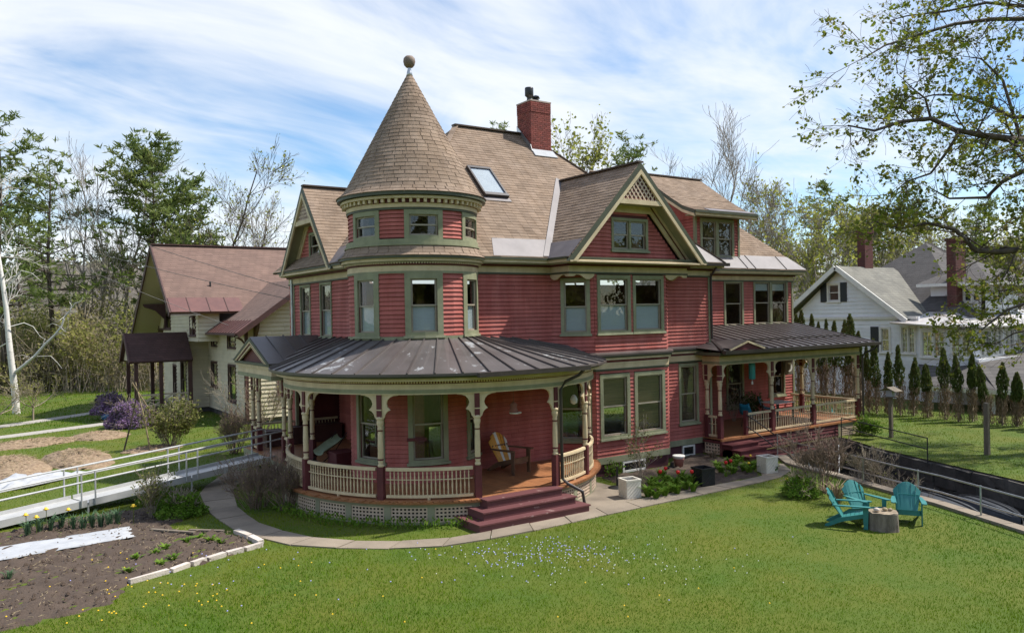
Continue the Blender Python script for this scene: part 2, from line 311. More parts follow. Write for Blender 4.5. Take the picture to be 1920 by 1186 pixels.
def copy_tree(root, loc, rz, label):
    r = root.copy(); COL.objects.link(r); r.location = loc; r.rotation_euler = (0, 0, rz); r['label'] = label; r.scale = root.scale
    for ch in [o for o in root.children]:
        c = ch.copy(); COL.objects.link(c); c.parent = r
        for g in [o for o in ch.children]:
            d = g.copy(); COL.objects.link(d); d.parent = c
    return r
class Pieces:
    """alike pieces: the largest in view are objects of their own, the rest one 'stuff' part"""
    def __init__(s, name, rest, m, limit=295): s.name, s.rest, s.m, s.limit, s.L = name, rest, m, limit, []
    def add(s, v, f, size, parent, nrm):
        c = np.mean(np.array(v), 0); d = CAMP-c; L = np.linalg.norm(d); s.L.append((size*max(.02, float(d@np.array(nrm))/L)/L**2, v, f, parent))
    def build(s, root, join=True):
        s.L.sort(key=lambda q: -q[0]); r = MB()
        for i, (_, v, f, p) in enumerate(s.L):
            if i < s.limit: obj(s.name, MB().add(v, f), s.m, p)
            else: r.add(v, f)
        if r.v: obj(s.rest, r, s.m, root, kind='stuff')
# ------------------------------------------------------------------ walls with openings, clapboards, windows
class Wall:
    def __init__(s, p0, p1=None, c=None, R=None, a0=None, a1=None, z0=.55, z1=6.2, gable=None):
        s.z0, s.z1, s.holes, s.gable, s.cut = z0, z1, [], gable, []
        if c is None:
            s.p0 = np.array(p0, float); d = np.array(p1, float)-s.p0; s.L = np.linalg.norm(d); s.d = d/s.L; s.n = np.array([s.d[1], -s.d[0]]); s.c = None
        else: s.c = np.array(c, float); s.R = R; s.a0 = radians(a0); s.L = R*radians(a1-a0)
    def map(s, u, z, n=0.):
        if s.c is None: q = s.p0+s.d*u+s.n*n; return np.array([q[0], q[1], z])
        a = s.a0+u/s.R; return np.array([s.c[0]+(s.R+n)*cos(a), s.c[1]+(s.R+n)*sin(a), z])
    def nrm(s, u): q = s.map(u, 0, 1)-s.map(u, 0, 0); return q
    def uz(s, px, py):
        d = ray(px, py)
        if s.c is None:
            t = (s.p0@s.n-CAMP[:2]@s.n)/(d[:2]@s.n); q = CAMP+d*t; return float((q[:2]-s.p0)@s.d), float(q[2])
        o = CAMP[:2]-s.c; A = d[:2]@d[:2]; B = o@d[:2]; Cc = o@o-s.R**2; disc = max(0., B*B-A*Cc); t = (-B-sqrt(disc))/A; q = CAMP+d*t; a = atan2(q[1]-s.c[1], q[0]-s.c[0]) % (2*pi)
        return (a-s.a0)*s.R, float(q[2])
    def rect(s, l, t, r, b):
        m = (t+b)/2; k = (l+r)/2; return s.uz(l, m)[0], s.uz(r, m)[0], s.uz(k, b)[1], s.uz(k, t)[1]
    def steps(s, a, b, step=.35):
        if s.c is None: return [a, b]
        n = max(1, int(math.ceil((b-a)/step))); return [a+(b-a)*i/n for i in range(n+1)]
    def slab(s, mb, u0, u1, z0, z1, n0, n1, n1t=None):
        n1t = n1 if n1t is None else n1t; us = s.steps(u0, u1); V = []; m = len(us)
        for u in us: V += [s.map(u, z0, n0), s.map(u, z0, n1), s.map(u, z1, n1t), s.map(u, z1, n0)]
        F = [(i*4+k, (i+1)*4+k, (i+1)*4+(k+1) % 4, i*4+(k+1) % 4) for i in range(m-1) for k in range(4)]+[(3, 2, 1, 0), tuple(4*(m-1)+k for k in range(4))]
        return mb.add(V, F)
    def core(s, name, m, parent, th=.14):
        mb = MB(); us = sorted({0., s.L, *[h[0] for h in s.holes], *[h[1] for h in s.holes]}); us = [u for u in us if 0 <= u <= s.L]
        for a, b in zip(us, us[1:]):
            if b-a < 1e-4: continue
            hs = sorted([(h[2], h[3]) for h in s.holes if h[0] < (a+b)/2 < h[1]]); z = s.z0
            for q0, q1 in hs+[(s.z1, s.z1)]:
                if q0-z > 1e-3: s.slab(mb, a, b, z, q0, -th, 0)
                z = max(z, q1)
        if s.gable:
            u0, u1, zb, za = s.gable; hs = [h for h in s.holes if h[2] > zb-.05]
            zs = sorted({zb, za, *[h[2] for h in hs], *[h[3] for h in hs]}); w = lambda z: ((u1-u0)/2*(za-z)/(za-zb))
            mid = (u0+u1)/2
            for a, b in zip(zs, zs[1:]):
                h = [q for q in hs if q[2] <= a+1e-4 and q[3] >= b-1e-4]; L0, L1, R0, R1 = mid-w(a), mid-w(b), mid+w(a), mid+w(b)
                for (x0, x1, x2, x3) in ([(L0, h[0][0], h[0][0], L1), (h[0][1], R0, R1, h[0][1])] if h else [(L0, R0, R1, L1)]):
                    mb.hexa([s.map(x0, a, -th), s.map(x1, a, -th), s.map(x1, a, 0), s.map(x0, a, 0), s.map(x3, b, -th), s.map(x2, b, -th), s.map(x2, b, 0), s.map(x3, b, 0)])
        return obj(name, mb, m, parent)
    def boards(s, P, parent, e=.118, u0=0., u1=None, z0=None, z1=None, proud=.034):
        u1 = s.L if u1 is None else u1; z = s.z0 if z0 is None else z0; zt = s.z1 if z1 is None else z1
        if s.gable: zt = s.gable[3]
        while z < zt-.01:
            zz = min(z+e, zt); a, b = u0, u1
            if s.gable and z >= s.gable[2]-.02:
                g = s.gable; w = (g[1]-g[0])/2*(g[3]-min(zz, g[3]))/(g[3]-g[2]); m = (g[0]+g[1])/2; a, b = m-w, m+w
            iv = [(a, b)]
            for c0, c1, q0, q1 in s.cut:
                if q0 < zz-.012 and q1 > z+.012: iv = [k for x, y in iv for k in ((x, min(y, c0)), (max(x, c1), y)) if k[1]-k[0] > .02]
            iv2 = []
            for x, y in iv:
                while y-x > 2.3: c_ = x+rnd.uniform(1.1, 2.2); iv2.append((x, c_-.002)); x = c_+.002
                iv2.append((x, y))
            for x, y in iv2:
                if y-x < .03: continue
                mb = MB(); s.slab(mb, x, y, z+.004, zz-.008, .001, proud+rnd.uniform(0, .004), .006); P.add(mb.v, mb.f, (y-x)*e, parent, s.nrm((x+y)/2))
            z += e
    def window(s, house, r, cw=.105, two=False, blind=None, trim='green', sill=True, sash='sash', div=True, muntin=None, upper=None):
        """casing with sill, two sashes, panes and a blind, set into a real opening"""
        u0, u1, z0, z1 = r; s.cut.append((u0, u1, z0, z1)); i0, i1, j0, j1 = u0+cw, u1-cw, z0+cw*.75, z1-cw
        s.holes.append((i0, i1, j0, j1)); mb = MB()
        s.slab(mb, u0, i0, z0, z1, .0, .05); s.slab(mb, i1, u1, z0, z1, .0, .05); s.slab(mb, i0, i1, j1, z1, .0, .048); s.slab(mb, i0, i1, z0, j0, .0, .048)
        w = obj('window', mb, trim, house)
        if sill: mb = MB(); s.slab(mb, u0-.04, u1+.04, z0-.045, z0+.02, .002, .10, .09); obj('sill', mb, trim, w)
        bays = [(i0, i1)]
        if two:
            m = (i0+i1)/2; h = two/2; mb = MB(); s.slab(mb, m-h, m+h, j0, j1, -.06, .046); obj('mullion', mb, trim, w); bays = [(i0, m-h), (m+h, i1)]
        for a, b in bays:
            zm = (j0+j1)/2; fr = .042
            for k, (q0, q1, n) in enumerate(((zm-.02, j1, -.03), (j0, zm+.02, -.055)) if div else ((j0, j1, -.03),)):
                mb = MB(); s.slab(mb, a, a+fr, q0, q1, n-.03, n+.02); s.slab(mb, b-fr, b, q0, q1, n-.03, n+.02); s.slab(mb, a+fr, b-fr, q0, q0+fr, n-.03, n+.018); s.slab(mb, a+fr, b-fr, q1-fr, q1, n-.03, n+.018)
                if muntin:
                    for i in range(1, muntin[0]): x = a+(b-a)*i/muntin[0]; s.slab(mb, x-.012, x+.012, q0+fr, q1-fr, n-.02, n+.012)
                    for i in range(1, muntin[1]): x = q0+(q1-q0)*i/muntin[1]; s.slab(mb, a+fr, b-fr, x-.012, x+.012, n-.02, n+.010)
                obj('sash', mb, sash, w); mb = MB(); s.slab(mb, a+fr*.5, b-fr*.5, q0+fr*.5, q1-fr*.5, n-.008, n-.003); obj('pane', mb, 'glass', w)
            if blind:
                top = j0+(j1-j0)*blind[1]; mb = MB(); s.slab(mb, a+.03, b-.03, j0+(j1-j0)*blind[2] if len(blind) > 2 else j0+.02, top, -.088, -.08); obj('blind', mb, blind[0], w)
        return w
# ------------------------------------------------------------------ roofs of separate shingles
def shingle_roof(P, parent, poly, e=.14, w=.31, lift=.012, deck='ridge_cap', deckname='roof_deck', th=.06):
    """poly: planar 3-D polygon, first edge = eave (left to right seen from outside)"""
    A = [np.array(p, float) for p in poly]; ex = A[1]-A[0]; ex /= np.linalg.norm(ex); n = np.cross(A[1]-A[0], A[-1]-A[0]); n /= np.linalg.norm(n)
    if n[2] < 0: n = -n
    ey = np.cross(n, ex); ey = ey if ey[2] > 0 else -ey
    Q = [((p-A[0])@ex, (p-A[0])@ey) for p in A]; top = max(q[1] for q in Q)
    dk = obj(deckname, MB().prism([p-n*.004 for p in A], -n*th), deck, parent)
    def ext(v):
        xs = []
        for (x0, y0), (x1, y1) in zip(Q, Q[1:]+Q[:1]):
            if (y0-v)*(y1-v) <= 0 and abs(y1-y0) > 1e-9: xs.append(x0+(x1-x0)*(v-y0)/(y1-y0))
        return (min(xs), max(xs)) if len(xs) > 1 else None
    v = 0.; row = 0
    while v < top-.03:
        v1 = min(v+e*1.12, top); g = ext(min(v+e*.5, top-1e-3))
        if g:
            x = g[0]-(row % 3)*w/3-rnd.uniform(0, .03)
            while x < g[1]:
                x1 = x+w; a, b = max(x, g[0]), min(x1-.006, g[1]); j = rnd.uniform(-.012, .008)
                if b-a > .02:
                    o = A[0]; h = lift+rnd.uniform(0, .006); p = lambda X, Y, H: o+ex*X+ey*Y+n*H
                    V = [p(a, v+j, .001), p(b, v+j, .001), p(b, v1, .001), p(a, v1, .001), p(a, v+j, h), p(b, v+j, h), p(b, v1, .004), p(a, v1, .004)]
                    P.add(V, [(4, 5, 6, 7), (0, 1, 5, 4), (1, 2, 6, 5), (3, 0, 4, 7)], (b-a)*e, dk, n)
                x = x1
        v += e; row += 1
    return dk
def arc(c, R, a0, a1, n=24): return [(c[0]+R*cos(radians(a0+(a1-a0)*i/n)), c[1]+R*sin(radians(a0+(a1-a0)*i/n))) for i in range(n+1)]
# ================================================================== SETTING: ground, driveway, paths
TR_NEAR = [(22.75, 18.66), (22.75, 17.4), (21.8, 16.27), (21.4, 14.53), (20.55, 12.03), (20.2, 10.7), (19.2, 8.3), (18.0, 5.4), (16.6, 2)]
TR_FAR = [(28.05, 18.66), (27.75, 18.0), (26.8, 16.4), (25.9, 14.1), (24.7, 10.7), (23.6, 7.5), (22.5, 4.4), (21.6, 2)]
def trz(y): return -1.75+(18.7-y)*.10
import bmesh
def ground_sheet():
    bm = bmesh.new(); R = 900
    xs = [-R, -200, -60]; outer = [(-R, -R), (R, -R), (R, R), (-R, R)]; inner = TR_NEAR+TR_FAR[::-1]
    es = []
    for L in (outer, inner):
        vs = [bm.verts.new((x, y, 0)) for x, y in L]; es += [bm.edges.new((vs[i], vs[(i+1) % len(vs)])) for i in range(len(vs))]
    bmesh.ops.triangle_fill(bm, use_beauty=True, use_dissolve=False, edges=es, normal=(0, 0, 1))
    for f in list(bm.faces):   # keep the hole open
        c = f.calc_center_median()
        if inpoly(np.array([[c.x, c.y]]), inner)[0]: bm.faces.remove(f)
    me = bpy.data.meshes.new('ground'); bm.to_mesh(me); bm.free(); return me
def inpoly(P, poly):
    x, y = P[:, 0], P[:, 1]; r = np.zeros(len(P), bool); n = len(poly)
    for i in range(n):
        x0, y0 = poly[i]; x1, y1 = poly[(i+1) % n]
        if y0 == y1: continue
        k = ((y0 > y) != (y1 > y)) & (x < (x1-x0)*(y-y0)/(y1-y0)+x0); r ^= k
    return r
mat('lawn_soil', (.055, .10, .001), (.095, .11, .004), .95, .55, 8, (.35, .65), bump=.6, bscale=30, fine=.35)
go = obj('ground', None, 'lawn_soil', me=ground_sheet(), kind='structure')
# sunken driveway with rough stone retaining walls
mb = MB(); m = len(TR_NEAR)
def resamp(L, n):
    L = np.array(L, float); d = np.r_[0, np.cumsum(np.hypot(*np.diff(L, axis=0).T))]; t = np.linspace(0, d[-1], n); return np.c_[np.interp(t, d, L[:, 0]), np.interp(t, d, L[:, 1])]
a, b = resamp(TR_NEAR[1:], 14), resamp(TR_FAR, 14)
for i in range(13):
    mb.quad(*[(p[0], p[1], trz(p[1])) for p in (a[i], a[i+1], b[i+1], b[i])])
mb.quad((22.75, 18.66, trz(18.66)), (22.75, 17.4, trz(17.4)), (28.05, 18.66, trz(18.66)))
drive = obj('driveway', mb, 'asphalt_dark', kind='structure')
for nm, L, sg in (('retaining_wall', TR_NEAR[1:], 1), ('retaining_wall', TR_FAR, -1)):
    path = L if sg < 0 else L[::-1]
    near = sg > 0
    t = thing(nm, 'low concrete-capped retaining wall along the lawn by the teal chairs' if near else 'mossy dark stone retaining wall on far side of the sunken driveway', 'wall', (L[3][0], L[3][1], 0))
    q = resamp(L, 60); mbk = MB()
    for i in range(59):
        (x0, y0), (x1, y1) = q[i], q[i+1]; s_ = -.12*sg; nx, ny = (y1-y0), -(x1-x0); l = hypot(nx, ny); nx, ny = nx/l*s_, ny/l*s_
        mbk.hexa([(x0, y0, trz(y0)-.1), (x1, y1, trz(y1)-.1), (x1-nx, y1-ny, trz(y1)-.1), (x0-nx, y0-ny, trz(y0)-.1), (x0, y0, -.03), (x1, y1, -.03), (x1-nx, y1-ny, -.03), (x0-nx, y0-ny, -.03)])
    obj('backing', mbk, 'stone_dark', t)
    if not near:   # each stone that faces the camera
        for i in range(46):
            u = i/46; zz = -.04; r_ = 0
            while True:
                h = rnd.uniform(.26, .4); c0 = q[int(u*58)]; c1 = q[min(59, int((u+1/46)*58)+1)]; zt = zz-.02
                if zt < trz(c0[1])+.1: break
                d = c1-c0; d = d/np.linalg.norm(d); nn = np.array([d[1], -d[0]]); nn = nn if nn[0] < 0 else -nn
                zb = max(zt-h, trz(c0[1])); cc = (c0+c1)/2; dep = rnd.uniform(.06, .16); wv = np.linalg.norm(c1-c0)/2-.015
                jt = [rnd.uniform(-.03, .03) for _ in range(8)]; V = []
                for k, (sx_, sy_, z_) in enumerate([(-1, 0, zb), (1, 0, zb), (1, 1, zb), (-1, 1, zb), (-1, 0, zt), (1, 0, zt), (1, 1, zt), (-1, 1, zt)]):
                    p_ = cc+d*sx_*wv*(.85 if sy_ else 1)+nn*dep*sy_; V.append((p_[0]+jt[k], p_[1]+jt[-k], z_+jt[k]*.6))
                obj('stone', MB().hexa(V), 'stone_dark', t); zz = zb; r_ += 1
                if r_ > 4: break
    else:
        capp = resamp(L, 24); mbc = None
        for i in range(23):
            (x0, y0), (x1, y1) = capp[i], capp[i+1]; d = np.array([x1-x0, y1-y0]); d /= np.linalg.norm(d); nn = np.array([-d[1], d[0]])*.17
            a_, b_ = np.array([x0, y0])+d*.008, np.array([x1, y1])-d*.008
            obj('cap_stone', MB().hexa([(*(a_-nn), -.06), (*(b_-nn), -.06), (*(b_+nn), -.06), (*(a_+nn), -.06), (*(a_-nn), .07), (*(b_-nn), .07), (*(b_+nn), .07), (*(a_+nn), .07)]), 'concrete', t)
# concrete walk of separate slabs
P_OUT = [(7.0, 27.2), (5.5, 24.6), (5.05, 21.6), (5.17, 19.11), (5.85, 17.2), (7.1, 15.97), (8.6, 15.12), (10.48, 15.0), (12.91, 15.08), (15.13, 15.12), (18.28, 15.12), (19.9, 15.25), (21.2, 15.75), (21.7, 16.5)]
P_IN = [(7.9, 26.8), (6.4, 24.4), (5.8, 21.6), (5.82, 19.3), (6.45, 17.5), (7.5, 16.32), (9.1, 15.58), (10.48, 15.64), (12.91, 15.72), (15.0, 15.85), (18.1, 15.66), (19.76, 15.72), (20.6, 16.6), (20.9, 17.4)]
PATH_POLY = P_OUT+P_IN[::-1]
walk = bpy.data.objects.new('path', None); COL.objects.link(walk); walk['kind'] = 'structure'; ORIG[walk] = np.zeros(3)
nn_ = 25; qa, qb = resamp(P_OUT, nn_), resamp(P_IN, nn_)
for i in range(nn_-1):
    g = .012; p = [qa[i]*(1-g)+qa[i+1]*g, qa[i+1]*(1-g)+qa[i]*g, qb[i+1]*(1-g)+qb[i]*g, qb[i]*(1-g)+qb[i+1]*g]; z_ = .026+rnd.uniform(-.008, .01)
    obj('slab', MB().hexa([(*k, -.04) for k in p]+[(*k, z_+rnd.uniform(-.005, .005)) for k in p]), 'concrete', walk)
APRON = [(12.95, 15.74), (14.2, 15.8), (15.3, 16.0), (15.25, 18.2), (14.9, 18.6), (13.3, 16.6)]
obj('slab', MB().prism([(x, y, -.05) for x, y in APRON], (0, 0, .071)), 'concrete', walk)
def strip(name, pts, w, m, z, kind='structure', **k):
    pts = resamp(pts, max(8, len(pts)*4)); mb = MB().band([tuple(p) for p in pts], -w/2, w/2, -.03, z); return obj(name, mb, m, kind=kind, **k)
GP = [[(-4, 45.2), (1.19, 46.4), (5.0, 49.2), (9, 52)], [(-4, 41.2), (1.07, 42.0), (5.4, 43.9), (7.2, 44.8)]]
for g in GP: strip('gravel_path', g, .95, 'gravel', .02)
# ================================================================== THE RED HOUSE
house = thing('victorian_house', 'large red turreted house with tan shingle roof and wraparound porches', 'house', (15, 22, 0))
CLAP = Pieces('clapboard', 'clapboard_siding', 'red', 295); SHIN = Pieces('shingle', 'shingle_field', 'shingle', 295)
TC, TR_ = (10.6, 20.6), 1.82; YB, YA, YD, XL = 18.7, 19.6, 22.1, 9.7; XC = 21.78; XR = 29.85; EV = 6.45
wl = Wall((XL, 28.1), (XL, 21.95), z0=3.35, z1=6.3); wl1 = Wall((11.4, 28.3), (11.4, 21.6), z0=.55, z1=3.5); wa = Wall((11.95, YA), (14.79, YA), z0=.55, z1=6.3)
b1 = Wall((14.79, YA), (15.73, YB)); b2 = Wall((15.73, YB), (18.77, YB)); b3 = Wall((18.77, YB), (19.7, YA)); wc = Wall((19.7, YA), (XC, YA), z1=6.3); wcr = Wall((XC, YA), (XC, YD), z1=6.3)
wd = Wall((XC, YD), (XR, YD), z1=6.3); wdr = Wall((XR, YD), (XR, 28.6), z0=-1.7, z1=6.3); wbk = Wall((XR, 28.6), (XL, 28.6), z1=6.3); wbl = Wall((XL, 28.6), (XL, 28.1), z1=6.3)
tw1 = Wall(None, c=TC, R=TR_, a0=118, a1=332, z0=.55, z1=4.0); tw2 = Wall(None, c=TC, R=TR_, a0=118, a1=332, z0=4.0, z1=6.3); tw3 = Wall(None, c=TC, R=TR_-.03, a0=90, a1=360, z0=6.3, z1=8.2)
# windows read off the photograph (casing edges in pixels) and set on their wall
w2 = ('blind', .5)
for r in ((564.8, 534, 584.2, 631), (602, 529, 624, 632)): wl.window(house, wl.rect(*r), .07, blind=w2)
for r in ((667.7, 511.5, 712, 633), (759.5, 510, 829.6, 631.5), (867.4, 511, 893.5, 629)): q = tw2.rect(*r); tw2.window(house, (q[0], q[1], 4.47, 6.16), .16, blind=w2)
for r in ((671.7, 744, 722, 865), (765.5, 735, 839, 866.5), (874, 735, 896.5, 855)): q = tw1.rect(*r); tw1.window(house, (q[0], min(q[1], tw1.L-.02), 1.1, 3.2), .13)
for r in ((665, 397, 712, 449), (758, 390, 828.6, 443), (864.5, 395.5, 890.5, 449)): q = tw3.rect(*r); tw3.window(house, (q[0], q[1], 7.06, 7.84), .13, sill=False)
b1.window(house, b1.rect(1051.5, 521, 1106.8, 627), .11, blind=w2); b1.window(house, (.12, 1.18, 1.1, 3.1), .11)
for r in ((1118.8, 514, 1181, 625), (1185.6, 514, 1243, 623)): q = b2.rect(*r); b2.window(house, (q[0], q[1], 4.36, 6.16), .115, blind=w2)
for r, bl in (((1124.4, 698, 1180.4, 822), ('blind_warm', .97, .5)), ((1189, 691.5, 1246, 815), ('blind_warm', .97, .05))): q = b2.rect(*r); b2.window(house, (q[0], q[1], 1.13, 3.12), .125, blind=bl)
wc.window(house, wc.rect(1272, 680.6, 1308.6, 793.5), .10, blind=('blind_warm', .96, .03))
wd.window(house, wd.rect(1356.5, 525, 1393, 612), .10); wd.window(house, wd.rect(1412, 525, 1476, 608.6), .10, two=.14, blind=('blind', .97, .8))
q = wd.rect(1361, 690, 1394, 768); wd.window(house, (q[0], q[1], 1.0, 3.0), .11); q = wd.rect(1440, 690, 1471, 755); wd.window(house, (q[0], q[1], 1.3, 3.0), .10)
wl1.window(house, (2.3, 3.3, .62, 2.75), .12, sill=False, trim='green', sash='maroon')
WALLS = (('side_wall', wl), ('side_wall', wl1), ('front_wall', wa), ('bay_wall', b1), ('bay_wall', b2), ('bay_wall', b3), ('front_wall', wc), ('return_wall', wcr), ('wing_wall', wd), ('wing_wall', wdr), ('back_wall', wbk), ('back_wall', wbl))
for nm, w in WALLS:
    c_ = w.core(nm, 'maroon', house)
    if w in (wdr, wbk, wbl): w.boards(CLAP, c_, .24)
    else: w.boards(CLAP, c_)
for nm, w in (('tower_wall', tw1), ('tower_wall', tw2)): c_ = w.core(nm, 'maroon', house); w.boards(CLAP, c_)
c_ = tw3.core('tower_wall', 'maroon', house); tw3.boards(CLAP, c_, .105, z0=7.1, z1=7.86)
# foundation, water table, belt course
FND = [(11.4, 28.6), (11.4, 22.3), (8.95, 21.5), (8.8, 20.4), (9.1, 19.5), (9.9, 18.9), (10.9, 18.8), (11.8, 19.3), (12.2, YA), (14.79, YA), (15.73, YB), (18.77, YB), (19.7, YA), (XC, YA), (XC, YD), (XR, YD), (XR, 28.6)]
obj('foundation', MB().band(FND, -.25, -.03, -.3, .42), 'foundation', house)
obj('water_table', MB().band(FND[8:15], -.02, .045, .38, .58), 'green', house)
BELT = [(15.05, 19.35), (15.73, YB), (18.77, YB), (19.7, YA), (XC-.4, YA)]
for n0, n1, z0, z1, m_ in ((0, .05, 3.22, 3.28, 'dark_green'), (0, .04, 3.28, 3.42, 'cream'), (0, .055, 3.42, 3.47, 'cream'), (0, .035, 3.47, 3.55, 'maroon'), (0, .12, 3.55, 3.62, 'cream'), (0, .16, 3.62, 3.68, 'dark_green'), (0, .2, 3.68, 3.73, 'metal_roof')):
    obj('belt_course', MB().band(BELT, n0, n1, z0, z1), m_, house)
obj('belt_roof', MB().band(BELT, .0, .2, 3.731, 3.735, None, 3.733).band(BELT, .0, .19, 3.735, 3.80, 3.735, 3.738), 'metal_roof', house)
# main cornice round the eaves
EAV = [(11.9, YA), (14.79, YA), (14.79, YB), (19.66, YB), (19.66, YA), (XC, YA), (XC, YD), (XR, YD), (XR, 28.6)]
EAVL = [(XL, 28.6), (XL, 22.0)]
for path in (EAV, EAVL):
    for n0, n1, z0, z1, m_, nm in ((0, .07, 6.19, 6.24, 'dark_green', 'frieze_moulding'), (-.02, .05, 6.24, 6.42, 'cream', 'frieze'), (0, .13, 6.42, 6.48, 'maroon', 'bed_moulding'), (-.1, .34, 6.48, 6.515, 'sage', 'soffit'), (.27, .40, 6.515, 6.60, 'cream', 'crown_moulding'), (.30, .45, 6.60, 6.665, 'dark_green', 'fascia')):
        obj(nm, MB().band(path, n0, n1, z0, z1), m_, house)
obj('bay_soffit', MB().box(14.80, 19.65, YB+.01, YA-.02, 6.16, 6.2), 'sage', house)
for x0, sx_ in ((14.79, 1), (19.66, -1)):   # scalloped corner drops under the cutaway corners
    pr = [(0, 0), (.93, 0), (.93, -.06), (.84, -.13), (.74, -.165), (.62, -.16), (.5, -.10), (.4, -.045), (.3, -.02), (.22, -.03), (.16, -.075), (.1, -.085), (0, -.085)]
    obj('corner_drop', MB().prism([(x0+sx_*s_, YB-.048, 6.19+z_) for s_, z_ in pr], (0, .045, 0)), 'cream', house)
    obj('corner_drop', MB().prism([(x0-sx_*.048, YB-.045+s_, 6.189+z_) for s_, z_ in pr], (sx_*.045, 0, 0)), 'cream', house)
# tower rings
def ring(nm, n0, n1, z0, z1, m_, z0b=None, z1b=None, c=TC, a0=100, a1=345, n=56): return obj(nm, MB().band(arc(c, TR_, a0, a1, n), n0, n1, z0, z1, z0b, z1b), m_, house)
ring('tower_band', 0, .05, 4.36, 4.47, 'green'); ring('tower_band', 0, .045, 6.15, 6.21, 'green'); ring('tower_frieze', 0, .035, 6.21, 6.36, 'cream'); ring('tower_band', 0, .06, 6.36, 6.405, 'maroon')
ring('tower_cornice', 0, .2, 6.47, 6.55, 'cream'); ring('tower_cornice', 0, .15, 6.44, 6.47, 'sage'); ring('tower_fascia', 0, .27, 6.55, 6.62, 'dark_green')
ring('tower_band', -.05, .06, 6.93, 7.06, 'green', a0=60, a1=385); ring('tower_band', -.05, .11, 6.89, 6.93, 'green', a0=60, a1=385); ring('tower_band', -.05, .035, 7.84, 7.90, 'dark_green', a0=0, a1=360)
ring('tower_frieze', -.05, .05, 7.90, 8.01, 'cream', a0=0, a1=360); ring('tower_frieze', -.05, .06, 8.01, 8.12, 'maroon', a0=0, a1=360); ring('tower_cornice', -.05, .20, 8.12, 8.19, 'cream', a0=0, a1=360); ring('tower_fascia', -.3, .29, 8.19, 8.30, 'dark_green', a0=0, a1=360, z0b=8.21)
for k in range(64):   # dentil blocks under the cone eave, small dentils under the flared skirt
    a = radians(k*360/64)
    c_, s_ = cos(a), sin(a); R_ = TR_+.11
    if True:
        if 150 < k*360/64 < 350: obj('dentil', MB().obox((TC[0]+R_*c_, TC[1]+R_*s_, 8.068), np.array([c_, s_, 0])*.05, np.array([-s_, c_, 0])*.038, (0, 0, .05)), 'cream', house)
mbd = MB()
for k in range(96):
    a = radians(125+k*210/96); c_, s_ = cos(a), sin(a); R_ = TR_+.095; mbd.obox((TC[0]+R_*c_, TC[1]+R_*s_, 6.422), np.array([c_, s_, 0])*.035, np.array([-s_, c_, 0])*.018, (0, 0, .018))
obj('dentil_course', mbd, 'cream', house, kind='stuff')
# cone roof and flared skirt in separate shingles
def cone(prof, nm):
    mb = MB().lathe([(r, z) for r, z in prof], (TC[0], TC[1], 0), 48); dk = obj(nm, mb, 'shingle', house); row = 0
    L = [0]
    for (r_a, z_a), (r_b, z_b) in zip(prof, prof[1:]): L.append(L[-1]+hypot(r_b-r_a, z_b-z_a))
    f = lambda v: (np.interp(v, L, [p[0] for p in prof]), np.interp(v, L, [p[1] for p in prof])); v = 0.; e = .13
    while v < L[-1]-.06:
        (ra, za), (rb, zb) = f(v), f(min(v+e*1.15, L[-1])); tx, tz = rb-ra, zb-za; l = hypot(tx, tz); nx, nz = tz/l, -tx/l
        k = max(9, int(2*pi*ra/.30)); off = rnd.random()
        for i in range(k):
            a0 = 2*pi*(i+off+.1*rnd.random())/k; a1 = 2*pi*(i+1+off)/k-.004/ra; mid = (a0+a1)/2
            if sin(mid-radians(27)) > .75 and prof[0][1] > 0: pass
            h = .013+rnd.uniform(0, .005); V = []
            for H, (r_, z_) in ((.0, (ra, za)), (h, (ra, za)), (.005, (rb, zb))):
                for a in (a0, mid, a1): V.append((TC[0]+(r_+nx*H)*cos(a), TC[1]+(r_+nx*H)*sin(a), z_+nz*H))
            SHIN.add(V, [(0, 1, 4, 3), (1, 2, 5, 4), (3, 4, 7, 6), (4, 5, 8, 7), (0, 3, 6), (2, 8, 5)], (a1-a0)*ra*e, dk, (cos(mid), sin(mid), .4))
        v += e; row += 1
cone([(2.13, 8.29), (1.96, 8.42), (1.80, 8.68), (.055, 11.95)], 'cone_roof'); cone([(2.11, 6.61), (1.98, 6.70), (1.88, 6.90)], 'skirt_roof')
obj('finial', MB().lathe([(.10, 11.86), (.075, 12.0), (.045, 12.12), (.05, 12.16)], (*TC, 0), 16), 'galv', house, True)
obj('finial_ball', MB().lathe([(.03, 12.13), (.10, 12.15), (.15, 12.21), (.175, 12.31), (.16, 12.40), (.11, 12.46), (.03, 12.485)], (*TC, 0), 20), 'ball_wood', house, True)
# main hipped roof
EY, EZ = YA-.42, 6.67; RY, RZ = 24.13, 6.67+24.13-(YA-.42); XE0, XE1 = XL-.47, XC+.47
rl, rr = (XE0+(RY-EY), RY, RZ), (XE1-(RY-EY), RY, RZ)
shingle_roof(SHIN, house, [(XE0, EY, EZ), (XE1, EY, EZ), rr, rl])
shingle_roof(SHIN, house, [(XE0, 2*RY-EY, EZ), (XE0, EY, EZ), rl]); shingle_roof(SHIN, house, [(XE1, EY, EZ), (XE1, 2*RY-EY, EZ), rr])
obj('back_roof', MB().prism([(XE1, 2*RY-EY, EZ), (XE0, 2*RY-EY, EZ), rl, rr], (0, -.03, -.05)), 'shingle', house)
obj('ridge_cap', MB().beam((rl[0]-.1, RY, RZ+.02), (rr[0]+.1, RY, RZ+.02), .26, .05), 'ridge_cap', house)
for (p, q) in (((XE0, EY, EZ), rl), ((XE1, EY, EZ), rr)):
    n_ = 30; p, q = np.array(p), np.array(q)
    for i in range(n_): obj('hip_cap', MB().beam(p+(q-p)*i/n_+(0, 0, .012), p+(q-p)*(i+1.1)/n_+(0, 0, .03), .2, .025), 'shingle', house)
